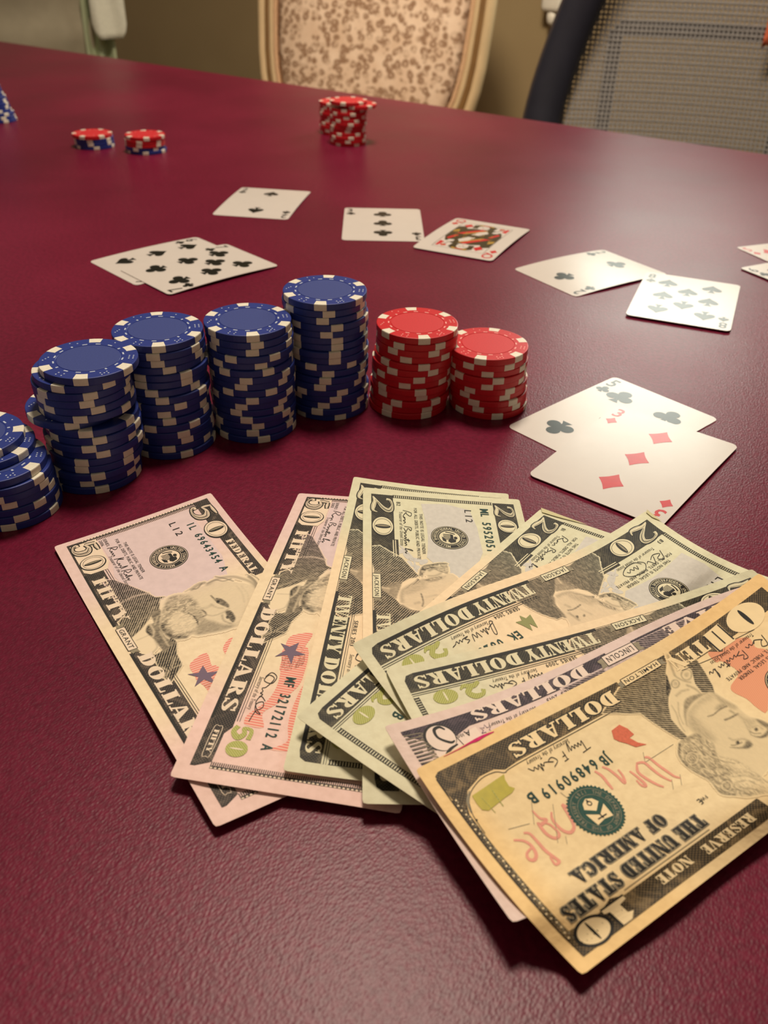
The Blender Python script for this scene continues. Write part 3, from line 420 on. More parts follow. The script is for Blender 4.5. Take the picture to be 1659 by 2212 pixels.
'B7':"135.95 258.68 11.19 138.65 253.66 10.47 141.07 248.14 10.28 144.04 243.56 9.5 147.84 240.26 7.77 151.3 236.27 6.71 154.09 231.17 6.72 156.86 225.99 6.94 159.72 220.94 7.2 162.68 215.97 7.53 165.74 211.08 7.9 168.98 206.38 8.24 127.19 257 7.98 129.73 251.58 7.46 131.78 245.24 7.85 134.14 239.52 7.9 137.27 235.16 6.97 140.72 231.25 5.77 143.53 226.19 5.68 146.12 220.76 6.07 148.72 215.36 6.6 151.42 210.08 7.17 154.26 204.98 7.71 157.29 200.08 8.19 116.38 251.33 8.04 119.54 247.22 6.42 122.17 241.95 5.86 124.25 235.62 6.37 126.77 230.18 6.29 129.88 225.75 5.46 132.75 220.85 5.18 135.33 215.42 5.53 137.85 209.91 6.12 140.4 204.45 6.81 143.03 199.11 7.55 145.75 193.86 8.35 104.67 243.46 10.15 107.65 239.19 8.64 111.14 235.88 6.42 114.16 231.44 5.26 116.7 226.01 5.11 119.5 221.05 4.68 122.41 216.22 4.26 125.03 210.85 4.49 127.51 205.26 5.1 129.99 199.68 5.86 132.55 194.23 6.65 135.21 188.92 7.46 94.01 237.71 10.83 96.48 232.34 10.2 99.27 227.69 9.11 102.72 224.44 6.89 106.11 220.86 5.04 109.01 216.13 4.33 111.91 211.34 3.81 114.63 206.17 3.79 117.13 200.59 4.33 119.6 194.97 5.08 122.17 189.52 5.81 124.89 184.28 6.47 83.53 232.27 11.51 85.95 226.78 10.95 88.39 221.38 10.49 91.15 216.74 9.48 94.6 213.59 7.2 98 210.12 5.28 101.11 205.87 4.18 104.07 201.21 3.6 106.67 195.79 3.92 109.14 190.15 4.63 111.67 184.63 5.39 114.32 179.31 6.09 73.12 226.92 12.35 75.52 221.38 11.81 77.92 215.9 11.38 80.45 210.76 10.8 83.28 206.35 9.66 86.5 202.75 7.82 89.85 199.27 5.93 93.32 195.83 4.06 96.2 191.01 3.71 98.72 185.44 4.29 101.24 179.89 5.02 103.82 174.44 5.8 63.17 223.03 12.11 65.53 217.29 11.68 67.87 211.52 11.45 70.29 206.05 11.13 72.82 200.91 10.64 75.53 196.23 9.82 78.51 192.11 8.55 81.93 188.9 6.39 85.21 185.13 4.88 87.95 180.05 4.89 90.62 174.82 5.22 93.28 169.52 5.76 53.29 219.7 11.5 55.65 213.79 11.15 57.99 207.9 10.96 60.38 202.22 10.76 62.81 196.73 10.53 65.31 191.46 10.26 67.88 186.37 9.93 70.81 182.2 8.74 74.2 178.98 6.56 77.1 174.38 6 79.68 169.01 6.46 82.12 163.36 7.41 43.25 216.25 11.09 45.64 210.25 10.74 48.03 204.33 10.51 50.4 198.45 10.42 52.79 192.71 10.38 55.22 187.15 10.33 57.66 181.66 10.37 60.23 176.57 10.13 63.28 172.75 8.56 66.37 168.84 7.15 69.01 163.68 7.31 71.46 158.04 8.23 32.92 211.68 11.78 35.36 205.78 11.29 37.8 200.01 10.86 40.24 194.24 10.61 42.66 188.49 10.52 45.08 182.82 10.52 47.51 177.21 10.63 50 171.85 10.63 52.74 167.3 9.82 55.77 163.49 8.22 58.53 158.7 7.87 61.08 153.31 8.42 22.51 206.64 13.02 25.01 201.08 12.17 27.51 195.5 11.5 29.99 189.88 11.03 32.45 184.24 10.76 34.9 178.56 10.72 37.34 172.86 10.87 39.8 167.36 10.97 42.37 162.29 10.71 45.19 158.03 9.57 48.14 154 8.19 50.89 149.2 7.89 12.17 202.45 13.59 14.68 196.86 12.69 17.19 191.16 12.07 19.66 185.26 11.83 22.13 179.51 11.64 24.62 173.98 11.38 27.12 168.51 11.2 29.62 163.12 11.11 32.17 157.95 10.88 34.85 153.32 10.12 37.68 149.16 8.8 40.44 144.48 8.26 1.76 199.19 13.35 4.29 192.74 13.22 6.81 186.79 12.8 9.32 180.93 12.47 11.82 175.13 12.26 14.34 169.71 11.8 16.89 164.59 11.15 19.47 159.72 10.32 22.1 154.95 9.48 24.76 150.23 8.66 27.46 145.58 7.84 30.18 140.8 7.28",
'B8':"139.42 248.17 16.19 142.92 244.07 14.53 146.23 239.56 13.26 149.2 234.45 12.58 151.99 229.05 12.25 154.74 223.6 12.08 157.32 217.93 12.24 159.67 211.98 12.78 162.07 206.15 13.35 164.75 200.69 13.71 167.55 195.4 14.02 170.25 189.99 14.57 128.67 242.25 17.2 131.98 237.88 15.74 135.32 233.49 14.38 138.52 228.79 13.36 141.5 223.68 12.78 144.25 218.22 12.62 146.85 212.53 12.79 149.37 206.79 13.16 151.97 201.17 13.52 154.75 195.81 13.77 157.71 190.68 13.91 160.77 185.64 14.05 118.21 236.86 17.54 121.34 232.19 16.32 124.49 227.5 15.2 127.58 222.67 14.29 130.55 217.59 13.7 133.39 212.27 13.43 136.14 206.81 13.4 138.86 201.33 13.52 141.57 195.84 13.77 144.3 190.41 14.1 147.18 185.16 14.35 150.24 180.13 14.47 107.9 231.84 17.09 110.9 226.91 16.06 113.89 221.94 15.17 116.86 216.9 14.44 119.79 211.76 13.9 122.65 206.49 13.59 125.45 201.11 13.5 128.16 195.6 13.65 130.77 189.97 14.06 133.36 184.34 14.6 136.12 178.97 15 139.13 173.9 15.18 97.51 226.74 16.06 100.45 221.68 15.13 103.39 216.59 14.32 106.32 211.49 13.64 109.24 206.33 13.11 112.11 201.06 12.79 114.91 195.67 12.72 117.61 190.12 12.92 120.23 184.48 13.35 122.89 178.91 13.83 125.71 173.61 14.15 128.7 168.51 14.34 87.18 221.88 14.22 89.94 216.38 13.66 92.82 211.16 12.97 95.78 206.1 12.23 98.71 200.96 11.67 101.55 195.63 11.41 104.34 190.2 11.37 107.12 184.77 11.45 109.91 179.36 11.64 112.7 173.95 11.94 115.47 168.54 12.36 118.22 163.09 12.95 76.36 215.83 13.02 79.02 210.04 12.75 81.87 204.8 12.09 84.89 199.97 11.15 87.94 195.14 10.29 90.88 190.01 9.83 93.72 184.67 9.7 96.56 179.33 9.68 99.42 174.03 9.74 102.24 168.65 9.99 104.99 163.17 10.5 107.69 157.63 11.2 65.34 209.04 12.47 68.02 203.32 12.17 70.74 197.8 11.83 73.55 192.56 11.33 76.54 187.72 10.52 79.74 183.34 9.29 82.92 178.77 8.33 85.74 173.41 8.35 88.49 167.91 8.65 91.42 162.75 8.67 94.34 157.55 8.84 97.18 152.23 9.27 54.31 201.81 12.66 57 196.24 12.29 59.68 190.65 12.07 62.41 185.27 11.77 65.27 180.23 11.21 68.3 175.66 10.23 71.46 171.28 9.11 74.34 166.15 8.92 77.15 160.88 9.01 80.37 156.38 8.22 83.66 151.92 7.44 86.74 146.98 7.36 43.65 195.67 12.43 46.34 190.02 12.17 48.98 184.28 12.15 51.67 178.78 12.01 54.47 173.69 11.55 57.38 168.9 10.83 60.4 164.38 9.88 63.36 159.57 9.33 66.27 154.57 9.12 69.57 150.39 7.91 72.84 146.01 6.98 75.89 141.07 6.89 33.15 190.11 12.38 35.86 184.46 12.13 38.51 178.64 12.22 41.18 173.03 12.22 43.94 167.79 11.93 46.76 162.8 11.47 49.68 158.09 10.74 52.69 153.57 9.85 55.73 149 9.06 58.98 144.84 7.78 62.08 140.18 7.2 65.04 135.11 7.28 22.62 184.27 13.4 25.38 178.88 12.9 28.11 173.35 12.68 30.84 167.92 12.48 33.6 162.68 12.18 36.39 157.52 11.9 39.22 152.55 11.48 42.2 148.04 10.55 45.27 143.7 9.42 48.33 139.17 8.59 51.26 134.13 8.55 54.12 128.9 8.89 12.16 179.16 14.31 14.94 173.81 13.76 17.71 168.46 13.32 20.5 163.25 12.85 23.31 158.13 12.37 26.14 153.13 11.84 29.01 148.31 11.17 31.94 143.63 10.37 34.87 138.81 9.83 37.76 133.74 9.74 40.6 128.48 10 43.45 123.23 10.37 1.64 173.47 16.25 4.44 168.65 15.1 7.25 163.75 14.12 10.07 158.87 13.21 12.91 153.91 12.48 15.74 148.85 11.96 18.6 143.82 11.5 21.47 138.85 11.03 24.35 133.81 10.75 27.21 128.58 10.84 30.03 123.17 11.32 32.82 117.7 12.05",
'B9':"131.27 244.34 20.4 134.8 239.82 19.01 138.36 235.3 17.87 141.93 230.79 16.97 145.57 226.33 16.26 149.27 221.95 15.74 152.96 217.51 15.5 156.59 212.96 15.61 160.26 208.43 15.95 164.14 204.13 16.31 168.26 200.07 16.7 172.42 195.98 17.33 121.05 236.03 19.29 124.47 231.38 18 127.83 226.62 17.05 131.18 221.83 16.38 134.54 217.07 15.94 137.94 212.36 15.71 141.37 207.69 15.69 144.85 203.09 15.86 148.47 198.64 16.12 152.31 194.46 16.37 156.37 190.48 16.64 160.42 186.42 17.22 111.13 228.12 18.35 114.48 223.42 17.09 117.76 218.59 16.2 121.02 213.71 15.6 124.22 208.76 15.33 127.39 203.79 15.35 130.55 198.81 15.63 133.76 193.92 16.09 137.1 189.24 16.59 140.68 184.87 17.02 144.45 180.7 17.48 148.23 176.48 18.22 101.58 220.87 17.43 104.93 216.2 16.12 108.22 211.41 15.17 111.48 206.59 14.51 114.67 201.65 14.21 117.78 196.58 14.31 120.86 191.52 14.66 124.05 186.64 15.1 127.37 181.97 15.56 130.8 177.45 16.13 134.38 173.1 16.74 138.04 168.82 17.5 92.66 214.96 15.9 95.94 210.11 14.7 99.15 205.15 13.87 102.33 200.15 13.34 105.47 195.1 13.12 108.58 190.03 13.2 111.72 185.04 13.45 114.95 180.23 13.78 118.27 175.57 14.2 121.65 170.99 14.78 125.25 166.69 15.28 129.36 162.98 15.31 83.85 209.38 14.56 87.12 204.48 13.35 90.33 199.43 12.54 93.48 194.3 12.09 96.6 189.18 11.91 99.76 184.16 11.89 102.98 179.27 12 106.23 174.45 12.28 109.51 169.7 12.75 112.88 165.08 13.32 116.84 161.26 13.16 122.88 160.04 9.98 74.76 203.21 14.16 78.06 198.35 12.87 81.39 193.55 11.78 84.68 188.67 11.02 87.9 183.68 10.65 91.12 178.69 10.54 94.37 173.79 10.59 97.64 168.97 10.82 100.93 164.16 11.29 104.29 159.48 11.87 108.48 155.99 11.18 114.6 154.94 7.5 65.62 196.95 14.16 68.82 191.78 13.15 72.08 186.81 12.2 75.44 182.11 11.21 78.84 177.5 10.4 82.16 172.71 10.02 85.49 167.93 9.88 88.85 163.21 9.93 92.22 158.5 10.22 95.67 153.92 10.59 100.02 150.67 9.44 105.81 149.25 5.97 56.36 190.34 14.69 59.56 185.13 13.68 62.81 180.13 12.75 66.15 175.41 11.76 69.54 170.79 10.91 72.9 166.09 10.39 76.28 161.44 10.06 79.73 156.9 9.85 83.32 152.6 9.55 87.08 148.52 9.19 91.49 145.37 7.72 96.6 143.04 5.24 47.2 184.04 14.95 50.41 178.8 13.94 53.65 173.71 13.06 56.95 168.89 12.15 60.32 164.24 11.29 63.71 159.65 10.61 67.1 155.02 10.21 70.57 150.54 9.86 74.27 146.48 9.18 78.13 142.6 8.42 82.51 139.46 6.79 87.07 136.36 5.19 38.03 177.78 15.11 41.23 172.41 14.24 44.44 167.14 13.54 47.71 162.2 12.74 51.04 157.49 11.91 54.43 152.93 11.15 57.87 148.46 10.51 61.4 144.17 9.85 65.06 140.07 9.12 68.84 136.11 8.39 73.16 133 6.55 77.24 129.2 5.86 28.76 171.07 15.73 32 165.77 14.77 35.23 160.53 14.02 38.53 155.69 13.07 41.88 151.05 12.13 45.24 146.4 11.43 48.64 141.9 10.78 52.08 137.43 10.31 55.52 132.9 10.16 59.37 129.23 8.91 63.91 126.73 5.93 67.87 122.78 5.34 19.55 164.56 16.14 22.84 159.41 14.97 26.11 154.27 14.09 29.41 149.42 13.1 32.76 144.76 12.13 36.11 140.09 11.41 39.42 135.28 11.15 42.69 130.38 11.28 46.07 125.78 11.21 50.09 122.75 8.83 54.69 120.62 4.98 58.58 116.59 4.37 10.39 158.87 15.67 13.69 153.41 14.83 16.98 148.18 14.02 20.3 143.3 13.03 23.61 138.44 12.28 26.89 133.43 12.01 30.15 128.39 12.07 33.42 123.51 12.17 36.85 119.17 11.64 40.99 116.75 8.04 45.2 114 4.95 48.79 109.38 5.28",
}
